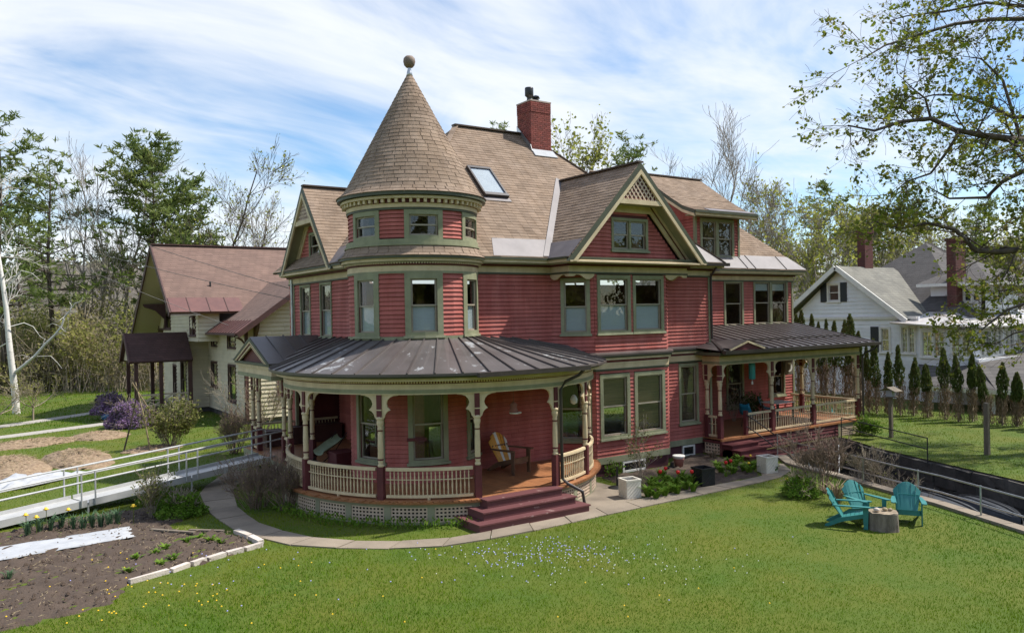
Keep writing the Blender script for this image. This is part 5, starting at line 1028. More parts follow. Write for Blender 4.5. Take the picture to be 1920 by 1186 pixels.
def pine(name, label, px, depth, top, seed, wid, crown0=.35, dens=1., leafm='pine_needle', group=None, lean=0., gaps=.25, clump=.42, sweep=.22):
    rng = np.random.default_rng(seed); b = at(px, 600, depth); b[2] = 0; H = at(px, top, depth)[2]; S, C, D, TT = [], [], [], []; k = 14; r_ = H*.013
    ax = lambda z: b+np.array([lean*z*rt[0]+.12*sin(z*.5), lean*z*rt[1]+.1*cos(z*.4), z]); zs = np.linspace(0, H*.99, k+1)
    for z0, z1 in zip(zs, zs[1:]): S.append((ax(z0), ax(z1), r_*(1-.93*z0/H), r_*(1-.93*z1/H)))
    z = H*crown0*.7
    while z < H*.985:
        f = (z-H*crown0)/(H*(1-crown0)); dead = f < 0; f = max(f, .02); prof = (min(1, f*3.2+.45))*(1-f)**.5+.13
        for j in range(rng.integers(3, 6)):
            if rng.random() < (gaps if not dead else .5) or (f > .88 and rng.random() < .55): continue
            az = rng.random()*2*pi; L = wid*prof*(.55+.6*rng.random())*(.7 if dead else 1); inc = sweep+.62*f+rng.normal()*.1; p = ax(z); d = np.array([cos(az)*cos(inc), sin(az)*cos(inc), sin(inc)]); rr_ = max(.02, r_*.28*(1-f*.6)); n_ = 5; tone = rng.random()
            for i in range(n_):
                q = p+d*L/n_; S.append((p, q, rr_, rr_*.75)); rr_ *= .75; d = d+np.array([0, 0, .05])+rng.normal(size=3)*.06; d /= np.linalg.norm(d)
                if i >= 1 and not (dead and rng.random() < .8):
                    for _ in range(int(rng.integers(2, 5)*dens+.5)):
                        s_ = rng.normal(size=3)*np.array([.6, .6, .10])*L*.20; cpt = q+s_
                        if rng.random() < .35: S.append((q, cpt, .012, .008))
                        m_ = 7; dd = rng.normal(size=(m_, 3))*np.array([1, 1, .55])+d*.5+np.array([0, 0, .35]); C.append(cpt+dd*clump*.34); D.append(dd); TT.append(np.clip(tone*.5+.45*rng.random(m_)+.1*f, 0, 1))
                p = q
        z += H*.036*(.7+.6*rng.random())
    C, D, TT = np.concatenate(C), np.concatenate(D), np.concatenate(TT); leaf = leafmesh(C, clump, rng, .26, TT, dirs=D/np.linalg.norm(D, axis=1)[:, None])
    return tree_obj(name, label, 'tree', b, S, leaf, 'bark', leafm, group, 4)
# --- left background
pine('pine_tree', 'full dark green pine standing tallest behind the red-brown roof', 290, 64, 262, 1, 5.2, .40, 1.7, gaps=.12, clump=.5, sweep=.3)
pine('pine_tree', 'slim smaller pine just right of the tallest pine', 352, 68, 345, 2, 3.8, .38, 1.2, clump=.5)
pine('pine_tree', 'sparse pine with bare brown trunk and open tiers at left', 96, 60, 285, 3, 6.4, .34, 1.15, gaps=.42, clump=.5, sweep=.05)
pine('pine_tree', 'tall pine cut by the left edge of the view', 4, 58, 232, 4, 6.0, .36, 1.2, gaps=.32, clump=.5, sweep=.12)
pine('pine_tree', 'ragged pine between the left edge and the sparse pine', 38, 70, 395, 5, 5.4, .25, .8, gaps=.4, clump=.5, sweep=.08)
pine('pine_tree', 'low bushy pine right of the bare twin trunks at left', 395, 74, 430, 6, 3.4, .15, .7)
for i, (px, dp, tp, sd, st, lb, lv) in enumerate(((222, 66, 322, 11, 2, 'bare slender tree with twin trunks left of the tallest pine', 0), (140, 62, 330, 13, 2, 'bare grey tree with forked limbs right of the sparse pine', 0), (423, 66, 322, 14, 1, 'rounded budding tree with crooked limbs above the red-brown roof', 700), (472, 72, 395, 15, 1, 'faint bare tree at the right end of the red-brown ridge', 200))):
    broadleaf('bare_tree', lb, px, dp, tp, sd, .95 if i == 2 else .62, lv, .2, stems=st, upb=.06 if i == 2 else .13, bark='bark_grey' if i != 2 else 'bark', group='bare trees behind the houses', kids=(1, 2), lev=4 if i in (0, 1) else 5)
# --- right background
pine('pine_tree', 'pine top rising over the main ridge left of the chimney', 932, 72, 222, 21, 4.0, .5, 1.)
pine('pine_tree', 'open-crowned pine behind the front gable peak', 1184, 66, 250, 22, 4.2, .45, .7, gaps=.35, clump=.45, sweep=.4)
pine('pine_tree', 'tall pine behind the white gable', 1560, 76, 362, 23, 5.4, .2, .85, gaps=.3, clump=.5, sweep=.2)
pine('pine_tree', 'pine half hidden by the maple leaves behind the white house', 1705, 82, 372, 24, 5.0, .2, .8, gaps=.3); pine('pine_tree', 'dark pine behind the far brick chimney at right', 1850, 80, 390, 25, 5.4, .15, .9, gaps=.25)
broadleaf('leafing_tree', 'yellow-green leafing tree right of the red brick chimney', 1092, 66, 292, 26, .38, 2200, .3, 'bud_leaf', lev=5)
for i, (px, dp, tp, sd, st, lb, lv) in enumerate(((1332, 64, 296, 31, 1, 'bare fan-shaped tree behind the shed dormer', 0), (1290, 70, 330, 30, 1, 'smaller bare tree left of the fan-shaped one', 0), (1432, 62, 402, 32, 2, 'budding tree just right of the wing roof', 900), (1475, 66, 385, 33, 2, 'bare budding tree between wing roof and tall pine', 700), (1512, 60, 415, 34, 2, 'yellow-green budding tree left of the tall pine', 2200), (1600, 68, 430, 35, 2, 'greyish budding tree behind the white gable ridge', 1400), (1660, 70, 420, 36, 2, 'yellowish budding tree behind the white house roof', 1800), (1780, 74, 430, 37, 2, 'budding tree behind the right brick chimney', 1400), (1900, 66, 470, 38, 2, 'budding tree at the far right behind the white house', 1600))):
    broadleaf('bare_tree' if lv < 300 else 'budding_tree', lb, px, dp, tp, sd, .62, lv, .26, stems=st, group='bare trees behind the houses', kids=(1, 2), lev=5)
# --- thicket masses, one uncountable tangle each
def thicket(name, label, regions, seed, leafm='scrub_leaf', nleaf=26000, nstem=1400, lsize=.3):
    rng = np.random.default_rng(seed); S = []; C = []; TT = []; ringed = regions is None; regions = regions or [(-150, 12, 62, 84, 9, 20, 1.)]
    def spot(rng, x0, x1, d0, d1):
        if not ringed: return at(rng.uniform(x0, x1), 600, rng.uniform(d0, d1))
        a, r_ = radians(rng.uniform(x0, x1)), rng.uniform(d0, d1); return np.array([14+r_*cos(a), 16+r_*sin(a), 0.])
    for (x0, x1, d0, d1, h0, h1, wgt) in regions:
        for _ in range(int(nstem*wgt)):
            b = spot(rng, x0, x1, d0, d1); b[2] = 0; H = rng.uniform(h0, h1)*(.5+.5*rng.random()); p = b; d = np.r_[rng.normal(size=2)*.16, 1.]; r_ = rng.uniform(.012, .035)
            for i in range(4):
                q = p+d*H/4; S.append((p, q, r_*(1-.2*i), r_*(.8-.2*i))); p = q; d = d+rng.normal(size=3)*.16
                if rng.random() < .8: e = rng.normal(size=3)*np.array([1, 1, .4])+np.array([0, 0, .6]); S.append((p, p+e*H*.13, .014, .008))
        m_ = int(nleaf*wgt); k = max(1, m_//220)
        for _ in range(k):
            b = spot(rng, x0, x1, d0, d1); H = rng.uniform(h0, h1); b[2] = H*rng.uniform(.1, .95); rad = rng.uniform(.6, 1.7)*(2.4 if ringed else 1)
            v = rng.normal(size=(220, 3)); v /= np.linalg.norm(v, axis=1)[:, None]; v *= rad*(rng.random(220)**.4)[:, None]*np.array([1, 1, 1.25]); v[:, 2] = np.maximum(v[:, 2], -b[2]); C.append(b+v); TT.append(np.clip(rng.random()*.75+.25*rng.random(220), 0, 1))
    V, F = segmesh(S, 3); t = obj(name, None, 'twig', me=npmesh(name, V, F), kind='stuff', label=label, cat='thicket'); V, F, tt = leafmesh(np.concatenate(C), lsize, rng, .75, np.concatenate(TT)); obj('foliage', None, leafm, t, me=npmesh('foliage', V, F, tt))
thicket('thicket', 'brown and yellow-green woodland scrub behind the left lawn', [(-260, 330, 57, 66, 3, 7.5, .5), (-260, 340, 66, 80, 4, 7.8, .5), (330, 520, 72, 84, 3, 6, .14)], 41, nleaf=52000, nstem=2400, lsize=.24)
thicket('thicket', 'grey-green scrub between the houses at right', [(1380, 2300, 66, 86, 4, 9.5, 1.), (950, 1400, 70, 84, 3, 6, .2)], 42, nleaf=34000, nstem=1000, lsize=.28)
thicket('thicket', 'dense woodland standing far off across the street', None, 43, nleaf=60000, nstem=700, lsize=1.5)
# --- distant hill
def hill():
    rng = np.random.default_rng(5); nx, ny = 120, 14; V = []; 
    for j in range(ny):
        for i in range(nx):
            px = -1600+i*46; dp = 300+j*28; p = at(px, 600, dp); g = 16+10*sin(px*.0041+1.2)+6*sin(px*.011)+3*sin(px*.031)+rng.normal()*.6; f = sin(min(1, j/9)*pi/2); p[2] = -2+g*f*1.55; V.append(p)
    F = [(j*nx+i, j*nx+i+1, (j+1)*nx+i+1, (j+1)*nx+i) for j in range(ny-1) for i in range(nx-1)]; me = npmesh('hill', V, F); h = obj('hill', None, 'hill_soil', me=me, kind='structure', smooth=True)
    C = []; V = np.array(V); idx = rng.integers(0, len(V), 26000); C = V[idx]+rng.normal(size=(26000, 3))*np.array([9, 9, 1.2])+np.array([0, 0, 1.2]); L = leafmesh(C, 3.0, rng, .8); obj('hill_wood', None, 'hill_leaf', h, me=npmesh('hill_wood', L[0], L[1], L[2]), kind='stuff')
mat('hill_soil', (.12, .10, .08), (.08, .075, .055), .95, .05); hill()
# --- birch on the left lawn
bd = on_z(30, 775); bdep = float((bd-CAMP)@fw); rng = np.random.default_rng(9); S = []; T = []
def limb(pts, r, n=5): 
    P_ = [at(x_, y_, bdep+dz_) for x_, y_, dz_ in pts]; k = len(P_)-1
    for i in range(k): S.append((P_[i], P_[i+1], r[0]+(r[1]-r[0])*i/k, r[0]+(r[1]-r[0])*(i+1)/k))
    return P_
bt_ = limb([(31, 776, 0), (28, 735, 0), (24, 700, 0), (19, 660, 0), (15, 620, .1), (12, 580, .2), (5, 530, .3), (-3, 480, .4), (-8, 420, .5), (-12, 350, .6), (-10, 280, .7)], (.22, .07))
b2_ = limb([(29, 697, 0), (45, 685, -.2), (65, 668, -.4), (85, 645, -.5), (103, 628, -.6), (115, 612, -.6), (122, 592, -.6), (131, 583, -.6)], (.10, .035)); limb([(131, 583, -.6), (134, 572, -.6), (130, 566, -.6)], (.03, .012)); limb([(131, 583, -.6), (140, 569, -.7), (152, 564, -.7), (156, 556, -.7)], (.028, .01)); limb([(131, 583, -.6), (146, 584, -.6)], (.02, .01))
limb([(20, 612, 0), (45, 605, .4), (62, 612, .6), (75, 630, .7), (86, 637, .8)], (.035, .01)); limb([(6, 520, .3), (20, 505, .1), (34, 485, .0)], (.05, .015)); limb([(8, 545, .3), (40, 507, .4), (60, 512, .5), (78, 528, .6)], (.03, .01)); limb([(66, 668, -.4), (95, 667, -.3), (108, 680, -.3), (116, 690, -.3)], (.02, .008)); limb([(115, 612, -.6), (98, 606, -.8), (88, 612, -.8)], (.02, .008)); limb([(18, 640, 0), (0, 650, .4), (-20, 640, .8)], (.04, .015))
for p_ in bt_[5:]:
    for _ in range(2): grow(S, T, p_, rng.normal(size=3)+np.array([0, 0, .5]), 1.7, .018, 2, rng, .5, .08, 3, (1, 2), .6, .2, .008)
for p_ in b2_[2:]: grow(S, T, p_, rng.normal(size=3)+np.array([0, 0, .3]), .8, .014, 1, rng, .6, .02, 3, (1, 1), .6, .25, .006)
tree_obj('birch_tree', 'white-barked birch with a long bent side limb on the left lawn', 'tree', bd, S, bark='birch', n=6)
p = on_z(62, 787); S, T = [], []; rng = np.random.default_rng(10); S.append((p, p+np.array([.02, 0, .7]), .05, .04))
for _ in range(5): grow(S, T, p+np.array([.02, 0, .65]), rng.normal(size=3)*np.array([1, 1, .3])+np.array([0, 0, .7]), 1.2, .03, 3, rng, .6, .06, 3, (1, 2), .62, .18, .006)
tree_obj('fruit_tree', 'small bare fruit tree right of the birch foot', 'tree', p, S, leafmesh(np.array(T)[::3], .07, rng), 'twig', 'bud_leaf')
p = on_z(-5, 800); S, T = [], []; S.append((p, p+np.array([.02, 0, .6]), .05, .04))
for _ in range(5): grow(S, T, p+np.array([.02, 0, .55]), rng.normal(size=3)*np.array([1, 1, .3])+np.array([0, 0, .7]), 1.25, .03, 3, rng, .6, .06, 3, (1, 2), .62, .18, .006)
tree_obj('fruit_tree', 'small bare fruit tree at the left edge below the birch', 'tree', p, S, leafmesh(np.array(T)[::3], .07, rng), 'twig', 'bud_leaf')
# --- maple whose limbs reach in from the right
rng = np.random.default_rng(77); S, T = [], []; mdp = 28.; MK = mdp/22; mb_ = at(2150, 600, mdp); mb_[2] = 0
tp_ = [mb_]+[at(x_, y_, mdp+dz_) for x_, y_, dz_ in ((2148, 700, 0), (2140, 560, 0), (2130, 420, -.2), (2115, 280, -.4), (2100, 140, -.5), (2090, 0, -.5), (2085, -160, -.4), (2080, -300, -.3))]
for i in range(len(tp_)-1): S.append((tp_[i], tp_[i+1], .4*(1-.1*i), .4*(1-.1*(i+1))))
LIMBS = [([(2118, 300, -.4), (2010, 275, -1), (1915, 263, -1.4), (1880, 258, -1.6), (1840, 253, -1.7), (1790, 243, -1.9), (1745, 222, -2.2), (1690, 228, -2.4), (1640, 245, -2.6), (1590, 235, -2.8)], .13), ([(1800, 247, -1.9), (1775, 285, -1.6), (1745, 325, -1.4), (1700, 340, -1.3), (1670, 365, -1.2)], .05), ([(1745, 222, -2.2), (1735, 185, -2.3), (1710, 165, -2.5), (1680, 135, -2.6)], .035),
    ([(2130, 420, -.2), (2010, 380, .3), (1930, 315, .5), (1880, 340, .6), (1850, 370, .7), (1780, 372, .8), (1740, 350, .8)], .10), ([(2112, 230, -.4), (2000, 215, .4), (1900, 220, .9), (1850, 195, 1.1), (1800, 178, 1.2), (1750, 178, 1.3), (1700, 190, 1.4)], .085), ([(2100, 130, -.5), (2010, 60, -1), (1920, 35, -1.4), (1860, 36, -1.6), (1790, 45, -1.8), (1720, 66, -2), (1660, 85, -2.2), (1615, 112, -2.4)], .085),
    ([(2095, 60, -.5), (2000, 10, .5), (1920, 12, 1), (1850, 5, 1.3), (1780, 20, 1.5), (1700, 30, 1.7), (1670, 38, 1.8)], .075), ([(2132, 440, -.2), (2020, 470, -.8), (1935, 465, -1.2), (1880, 472, -1.3), (1830, 470, -1.4), (1790, 430, -1.5), (1740, 418, -1.6), (1690, 428, -1.7), (1640, 415, -1.8)], .11), ([(2138, 540, 0), (2040, 560, -.6), (1950, 560, -1), (1890, 580, -1.2), (1850, 610, -1.3), (1815, 640, -1.4)], .07), ([(2060, 470, .2), (1980, 520, .8), (1920, 540, 1.2), (1870, 545, 1.4), (1835, 570, 1.5)], .06),
    ([(2090, 0, -.5), (2020, -80, -1.2), (1940, -60, -1.8), (1870, -40, -2), (1800, -30, -2.2)], .07), ([(2085, -120, 0), (2000, -200, .8), (1900, -220, 1.2), (1820, -180, 1.5)], .07), ([(2115, 280, -.4), (2250, 200, .5), (2380, 120, 1), (2480, 60, 1.4)], .12), ([(2130, 420, -.2), (2280, 380, -.8), (2420, 330, -1.2)], .12), ([(2100, 140, -.4), (2150, 20, 2), (2220, -80, 3.5), (2260, -160, 4.5)], .1), ([(2110, 220, -.4), (2140, 120, -2), (2180, 20, -3.5)], .1), ([(2000, 330, 0), (1950, 400, -.5), (1900, 410, -.8), (1860, 440, -1)], .05), ([(1915, 263, -1.4), (1880, 150, -1.2), (1840, 110, -1.1), (1800, 105, -1)], .05), ([(1930, 315, .5), (1900, 280, .9), (1860, 290, 1.2), (1820, 310, 1.4)], .04), ([(2140, 600, 0), (2040, 620, .5), (1960, 610, .8), (1900, 625, 1), (1860, 650, 1.1)], .06), ([(2040, 560, -.6), (1980, 600, -1.2), (1930, 640, -1.5), (1880, 650, -1.7)], .05)]
for pts, r_ in LIMBS:
    P_ = [at(x_, y_, mdp+dz_*MK) for x_, y_, dz_ in pts]; k = len(P_)-1; r_ *= MK
    for i in range(k):
        ra, rb = r_*(1-.85*i/k), r_*(1-.85*(i+1)/k); S.append((P_[i], P_[i+1], ra, rb)); 
        if i >= 1 or k < 4:
            for f in (.2, .55, .9):
                q = P_[i]+(P_[i+1]-P_[i])*f; dm = P_[i+1]-P_[i]; dm /= np.linalg.norm(dm); o = rng.normal(size=3)+np.array([0, 0, .1]); o -= dm*(o@dm)*.4; o /= np.linalg.norm(o); grow(S, T, q, dm*.45+o*.8, rng.uniform(.75, 1.45), max(.013, rb*.35), 2, rng, .6, .03, 3, (1, 2), .62, .2, .0045, 2)
    T.append(P_[-1])
T = np.array(T); nc = min(len(T), 3400); idx = rng.permutation(len(T))[:nc]; off = rng.normal(size=(nc, 6, 3))*np.array([.085, .085, .06])-np.array([0, 0, .05]); Cc = (T[idx][:, None]+off).reshape(-1, 3); kp = rng.random(len(Cc)) < .85; Cc = Cc[kp]; tone = np.clip(np.repeat(rng.random(nc), 6)[kp]*.6+.4*rng.random(len(Cc)), 0, 1)
tree_obj('maple_tree', 'leafing maple whose long limbs hang in from the right edge', 'tree', mb_, S, leafmesh(Cc, .125, rng, .9, tone, flat=.35), 'bark', 'maple_leaf', n=5)
# --- arborvitae row
hx = 35.6; tops = [(1497, 602), (1507, 590), (1525, 596), (1540, 608), (1549, 614), (1563, 604), (1584, 606), (1593, 608), (1602, 602), (1614, 630), (1629, 660), (1643, 640), (1664, 664), (1687, 658), (1712, 676), (1738, 681), (1771, 664), (1796, 675), (1822, 672), (1851, 690), (1878, 680), (1906, 700), (1938, 690), (1972, 700)]
for i, (px, ty) in enumerate(tops):
    rng = np.random.default_rng(200+i); b = on_x(px, 700, hx+rng.normal()*.15); dep = float((b-CAMP)@fw); b[2] = 0; H = at(px, ty, dep)[2]; H *= .97+.16*rng.random(); ln_ = rng.normal(size=2)*.12; S = [(b, b+np.array([*ln_, H*.9]), .05, .015)]; w_ = .17+.12*rng.random()
    for _ in range(46): a = rng.random()*2*pi; z_ = H*(.03+.5*rng.random()); S.append((b+np.array([0, 0, z_*.6]), b+np.array([cos(a)*w_*1.25*rng.random(), sin(a)*w_*1.25*rng.random(), z_+.25]), .012, .006))
    n1_ = 950; c0_ = .34+.16*rng.random(); z_ = H*(c0_+(1-c0_)*rng.random(n1_)**.85); f = (z_/H-c0_)/(1-c0_); rad = w_*1.25*np.sqrt(np.maximum(.02, (1-f)))*np.minimum(1, .55+f*2.2)*(.35+.65*rng.random(n1_)**.5); a = rng.random(n1_)*2*pi; rad = rad*(1+.35*np.sin(a*2+i)*np.sin(z_*5+i)); C1 = np.c_[b[0]+rad*np.cos(a)+ln_[0]*z_/H, b[1]+rad*np.sin(a)+ln_[1]*z_/H, z_]
    n2_ = 620; z2 = H*(.02+.48*rng.random(n2_)); rad2 = w_*1.1*(.3+.8*rng.random(n2_)); a2 = rng.random(n2_)*2*pi; C2 = np.c_[b[0]+rad2*np.cos(a2), b[1]+rad2*np.sin(a2), z2]
    t = tree_obj('arborvitae', f'arborvitae, {["first","second","third","fourth","fifth","sixth","seventh","eighth","ninth","tenth","eleventh","twelfth","thirteenth","fourteenth","fifteenth","sixteenth","seventeenth","eighteenth","nineteenth","twentieth","twenty-first","twenty-second","twenty-third","twenty-fourth"][i]} from the left in the hedge row', 'tree', b, S, leafmesh(C1, .15, rng, .45, np.clip(rng.random(n1_)*.6+.4*f, 0, 1), dirs=np.tile([0, 0, 1.], (n1_, 1))), 'twig', 'arborvitae', 'arborvitae row along the far lawn', 3)
    L = leafmesh(C2, .15, rng, .2, dirs=np.tile([0, 0, 1.], (n2_, 1))); obj('browned_base', None, 'arbor_brown', t, me=npmesh('browned_base', L[0]-b, L[1], L[2]), kind='stuff')
# ================================================================== GARDEN AND FURNITURE
HT = rnd.random
def rot(rz):
    c, s = cos(rz), sin(rz); return lambda x, y: (c*x-s*y, s*x+c*y)
# --- teal slatted armchairs (local: +X is the way the sitter faces, origin on the ground under the seat)
def chair_parts(t, m_, back=None):
    """seat slats, fanned back slats, arms and legs of a slatted lawn chair"""
    for i in range(6):
        x = .36-i*.105; z = .37-i*.028; obj('seat_slat', MB().obox((x, 0, z), (.048, 0, .0128), (0, .26, 0), (0, 0, .011)), m_, t)
    for i in range(6):
        u = (i-2.5)/2.5; y0 = u*.20; y1 = u*.285; top = .93-.153*u*u
        a, b = np.array([-.20, y0, .24]), np.array([-.20-.40*(top-.24)/.74, y1, top]); mm = m_ if back is None else back[i % len(back)]
        obj('back_slat', MB().hexa([a+(-.011, -.042, 0), a+(.011, -.042, .006), a+(.011, .042, .006), a+(-.011, .042, 0), b+(-.011, -.055, -.17*(((y1-.055)/.3)**2-(y1/.3)**2)), b+(.011, -.055, -.17*(((y1-.055)/.3)**2-(y1/.3)**2)), b+(.011, .055, -.17*(((y1+.055)/.3)**2-(y1/.3)**2)), b+(-.011, .055, -.17*(((y1+.055)/.3)**2-(y1/.3)**2))]), mm, t)
    obj('back_brace', MB().obox((-.40, 0, .60), (.012, 0, 0), (0, .29, 0), (0, 0, .04)), m_, t)
    for s_ in (-1, 1):
        obj('arm', MB().prism([(.46, s_*.30, .56), (.50, s_*.36, .56), (.46, s_*.42, .56), (.1, s_*.42, .555), (-.42, s_*.36, .545), (-.42, s_*.29, .545), (.1, s_*.29, .555)], (0, 0, .028)), m_, t)
        obj('front_leg', MB().prism([(.32, s_*.285, 0), (.42, s_*.285, 0), (.44, s_*.285, .56), (.30, s_*.285, .56)], (0, s_*.03, 0)), m_, t)
        obj('back_leg', MB().prism([(.40, s_*.25, .30), (.40, s_*.25, .40), (-.28, s_*.25, .24), (-.62, s_*.25, .04), (-.62, s_*.25, 0), (-.52, s_*.25, 0), (-.22, s_*.25, .14)], (0, s_*.03, 0)), m_, t)
    obj('apron', MB().box(.375, .40, -.28, .28, .26, .37), m_, t)
t1 = thing('lawn_chair', 'teal slatted armchair seen side-on, leftmost round the stump', 'chair', (0, 0, 0), 'teal lawn chairs round the stump'); chair_parts(t1, 'teal')
t1.scale = (.88, .88, .9); t1.location = (16.74, 10.9, 0); t1.rotation_euler = (0, 0, radians(-60))
copy_tree(t1, (17.5, 11.02, 0), atan2(-.93, -.30), 'teal slatted armchair facing the camera, middle of the three by the stump'); copy_tree(t1, (18.05, 10.28, 0), atan2(-.55, -.84), 'teal slatted armchair nearest the railing, right of the stump')
copy_tree(t1, (30.6, 20.2, 0), radians(-60), 'teal slatted armchair on the far lawn behind the right porch corner')
# --- stump table
sp = np.array([17.02, 10.28, 0]); t = thing('tree_stump', 'weathered log stump used as a table between the teal chairs', 'stump', tuple(sp)); rs = np.random.default_rng(3); mb = MB(); n = 28; V = []
wob = [1+.05*sin(3*k*2*pi/n)+.03*rs.normal() for k in range(n)]
for z_, k_ in ((-.02, 1.06), (.06, 1.02), (.2, 1.0), (.39, .98), (.41, .955)): V += [(sp[0]+.315*k_*wob[k]*cos(2*pi*k/n), sp[1]+.315*k_*wob[k]*sin(2*pi*k/n), z_+.012*rs.normal()*(z_ > .3)) for k in range(n)]
mb.add(V, [(i*n+k, i*n+(k+1) % n, (i+1)*n+(k+1) % n, (i+1)*n+k) for i in range(4) for k in range(n)]); obj('bark', mb, 'log_bark', t); obj('cut_face', MB().add([(x_, y_, z_-.004) for x_, y_, z_ in V[-n:]], [tuple(range(n))]), 'log_top', t)
for k, (dx, dy, sz, m_, nm, lb) in enumerate(((-.12, .08, .07, 'block', 'stone', 'pale round stone on the left of the stump top'), (.08, .0, .06, 'dry_grass', 'pinecone', 'brown cone lying on the middle of the stump top'), (.16, -.08, .05, 'log_top', 'stone', 'small yellowish stone at the right of the stump top'))):
    mb = MB().lathe([(.2*sz, 0), (.9*sz, .25*sz), (sz, .6*sz), (.7*sz, 1.05*sz), (.15*sz, 1.25*sz)], (sp[0]+dx, sp[1]+dy, .405), 9); obj(nm, mb, m_, label=lb, cat='stone' if nm == 'stone' else 'pine cone', smooth=True)
# --- slatted porch chair with yellow and white skis for a back
t = thing('porch_chair', 'brown wooden armchair with yellow and white ski back on the front porch', 'chair', (0, 0, 0)); chair_parts(t, 'wood_brown', ['ski_yellow', 'ski_yellow', 'white_paint', 'ski_yellow', 'ski_yellow', 'white_paint']); t.location = (*on_z(958, 884, ZF)[:2], ZF); t.rotation_euler = (0, 0, radians(-78)); t.scale = (1.05, 1.05, 1.15)
# --- planters
def planter(loc, rz, m_, label, s_=.235, h=.52):
    t = thing('planter', label, 'planter', (*loc, 0), 'square planters along the front walk'); R_ = rot(rz); P3 = lambda x, y, z: (loc[0]+R_(x, y)[0], loc[1]+R_(x, y)[1], z); b = s_*.94
    def hx(nm, x0, x1, y0, y1, z0, z1, mm=m_, par=t): return obj(nm, MB().hexa([P3(x0, y0, z0), P3(x1, y0, z0), P3(x1, y1, z0), P3(x0, y1, z0), P3(x0, y0, z1), P3(x1, y0, z1), P3(x1, y1, z1), P3(x0, y1, z1)]), mm, par)
    w = .02
    for sd, (x0, x1, y0, y1) in enumerate(((-b, b, -b, -b+w), (-b, b, b-w, b), (-b, -b+w, -b+w, b-w), (b-w, b, -b+w, b-w))): hx('side', x0, x1, y0, y1, .02, h-.04)
    hx('rim', -s_, s_, -s_, -s_+.05, h-.045, h); hx('rim', -s_, s_, s_-.05, s_, h-.045, h); hx('rim', -s_, -s_+.05, -s_+.05, s_-.05, h-.045, h); hx('rim', s_-.05, s_, -s_+.05, s_-.05, h-.045, h); hx('soil', -b+w, b-w, -b+w, b-w, h-.2, h-.17, 'soil')
    for fx in (0, 1):   # raised chevron fillets on the two visible faces
        mp = (lambda u, z, o: P3(u, -b-o, z)) if fx == 0 else (lambda u, z, o: P3(-b-o, u, z)); poly = [(-b+.03, .06), (b-.03, .06), (b-.03, h-.07), (-b+.03, h-.07)]; mb = MB()
        for d_ in ((1, 1),) if fx == 0 else ((1, -1),):
            d_ = np.array(d_, float)/sqrt(2); nn = np.array([-d_[1], d_[0]])
            for i in range(-6, 7):
                q = clipseg(np.array([0, h/2])+nn*i*.075, d_, poly)
                if q: a_, b_ = q; wv = nn*.009; mb.hexa([mp(*(a_-wv), 0), mp(*(b_-wv), 0), mp(*(b_+wv), 0), mp(*(a_+wv), 0), mp(*(a_-wv), .012), mp(*(b_-wv), .012), mp(*(b_+wv), .012), mp(*(a_+wv), .012)])
        obj('fillet_panel', mb, m_, t, kind='stuff')
    return t
planter((14.72, 16.15), radians(-12), 'planter_white', 'square white planter with chevron sides beside the front steps'); planter((17.4, 15.98), radians(-8), 'planter_black', 'square black planter at the edge of the tulip bed', .25); planter((20.25, 15.98), radians(-12), 'planter_white', 'square white planter at the foot of the side steps')
# --- umbrella stand, bucket
p = on_z(1156, 915); t = thing('umbrella_stand', 'black round umbrella stand with short pole by the bay', 'umbrella stand', tuple(p)); obj('base', MB().lathe([(.24, 0), (.245, .03), (.2, .05), (.05, .08)], tuple(p), 20), 'black', t); obj('pole', MB().tube([p+(.03, 0, .05), p+(.03, 0, .62)], .03, 8), 'black', t)
p = on_z(1273, 876); t = thing('bucket', 'pinkish terracotta bucket with white liner against the foundation', 'bucket', tuple(p)); obj('body', MB().lathe([(.12, 0), (.17, .28), (.18, .3), (.15, .3), (.11, .1)], tuple(p), 16), 'terracotta', t, True); obj('liner', MB().lathe([(.165, .29), (.2, .37), (.19, .40), (.13, .3)], tuple(p), 16), 'white_paint', t, True)
p = on_z(1260, 878); t = thing('garden_boot', 'small dark boots beside the terracotta bucket', 'boot', tuple(p)); obj('shaft', MB().lathe([(.06, 0), (.06, .2)], tuple(p), 8), 'black', t); obj('foot', MB().box(p[0]-.2, p[0]+.05, p[1]-.06, p[1]+.06, 0, .07), 'black', t)
# --- beds
BED = [(15.35, 16.05), (17.0, 15.75), (19.7, 15.8), (20.75, 17.2), (21.2, 18.4), (21.2, 19.4), (19.8, 19.5), (18.8, 18.6), (15.8, 18.6)]
def bedmesh(poly, z, name, m_, bumpy=.03, step=.12, kind='structure', seed=1, **k):
    rng = np.random.default_rng(seed); P = np.array(poly); x0, y0 = P.min(0); x1, y1 = P.max(0); nx, ny = int((x1-x0)/step)+2, int((y1-y0)/step)+2; X, Y = np.meshgrid(np.linspace(x0, x1, nx), np.linspace(y0, y1, ny)); G = np.c_[X.ravel(), Y.ravel()]; ins = inpoly(G, poly); Z = np.where(ins, z+rng.normal(size=len(G))*bumpy, -.03)
    idx = np.arange(nx*ny).reshape(ny, nx); F = np.stack([idx[:-1, :-1], idx[:-1, 1:], idx[1:, 1:], idx[1:, :-1]], -1).reshape(-1, 4); F = F[ins[F].any(1)]
    return obj(name, None, m_, me=npmesh(name, np.c_[G, Z], F), kind=kind, smooth=True, **k)
bedmesh(BED, .04, 'flower_bed', 'soil', .02, seed=4)
SOIL = [(5.2, 17.75), (3.9, 17.25), (2.45, 16.8), (1.95, 15.75), (.3, 15.5), (-4, 15.2), (-6, 17), (-6, 22.2), (.5, 22.75), (2.6, 23.3), (4.3, 23.3), (4.6, 21.6), (3.9, 20.7), (5.0, 19.2)]
bedmesh(SOIL, .035, 'garden_bed', 'soil', .03, .13, seed=6)
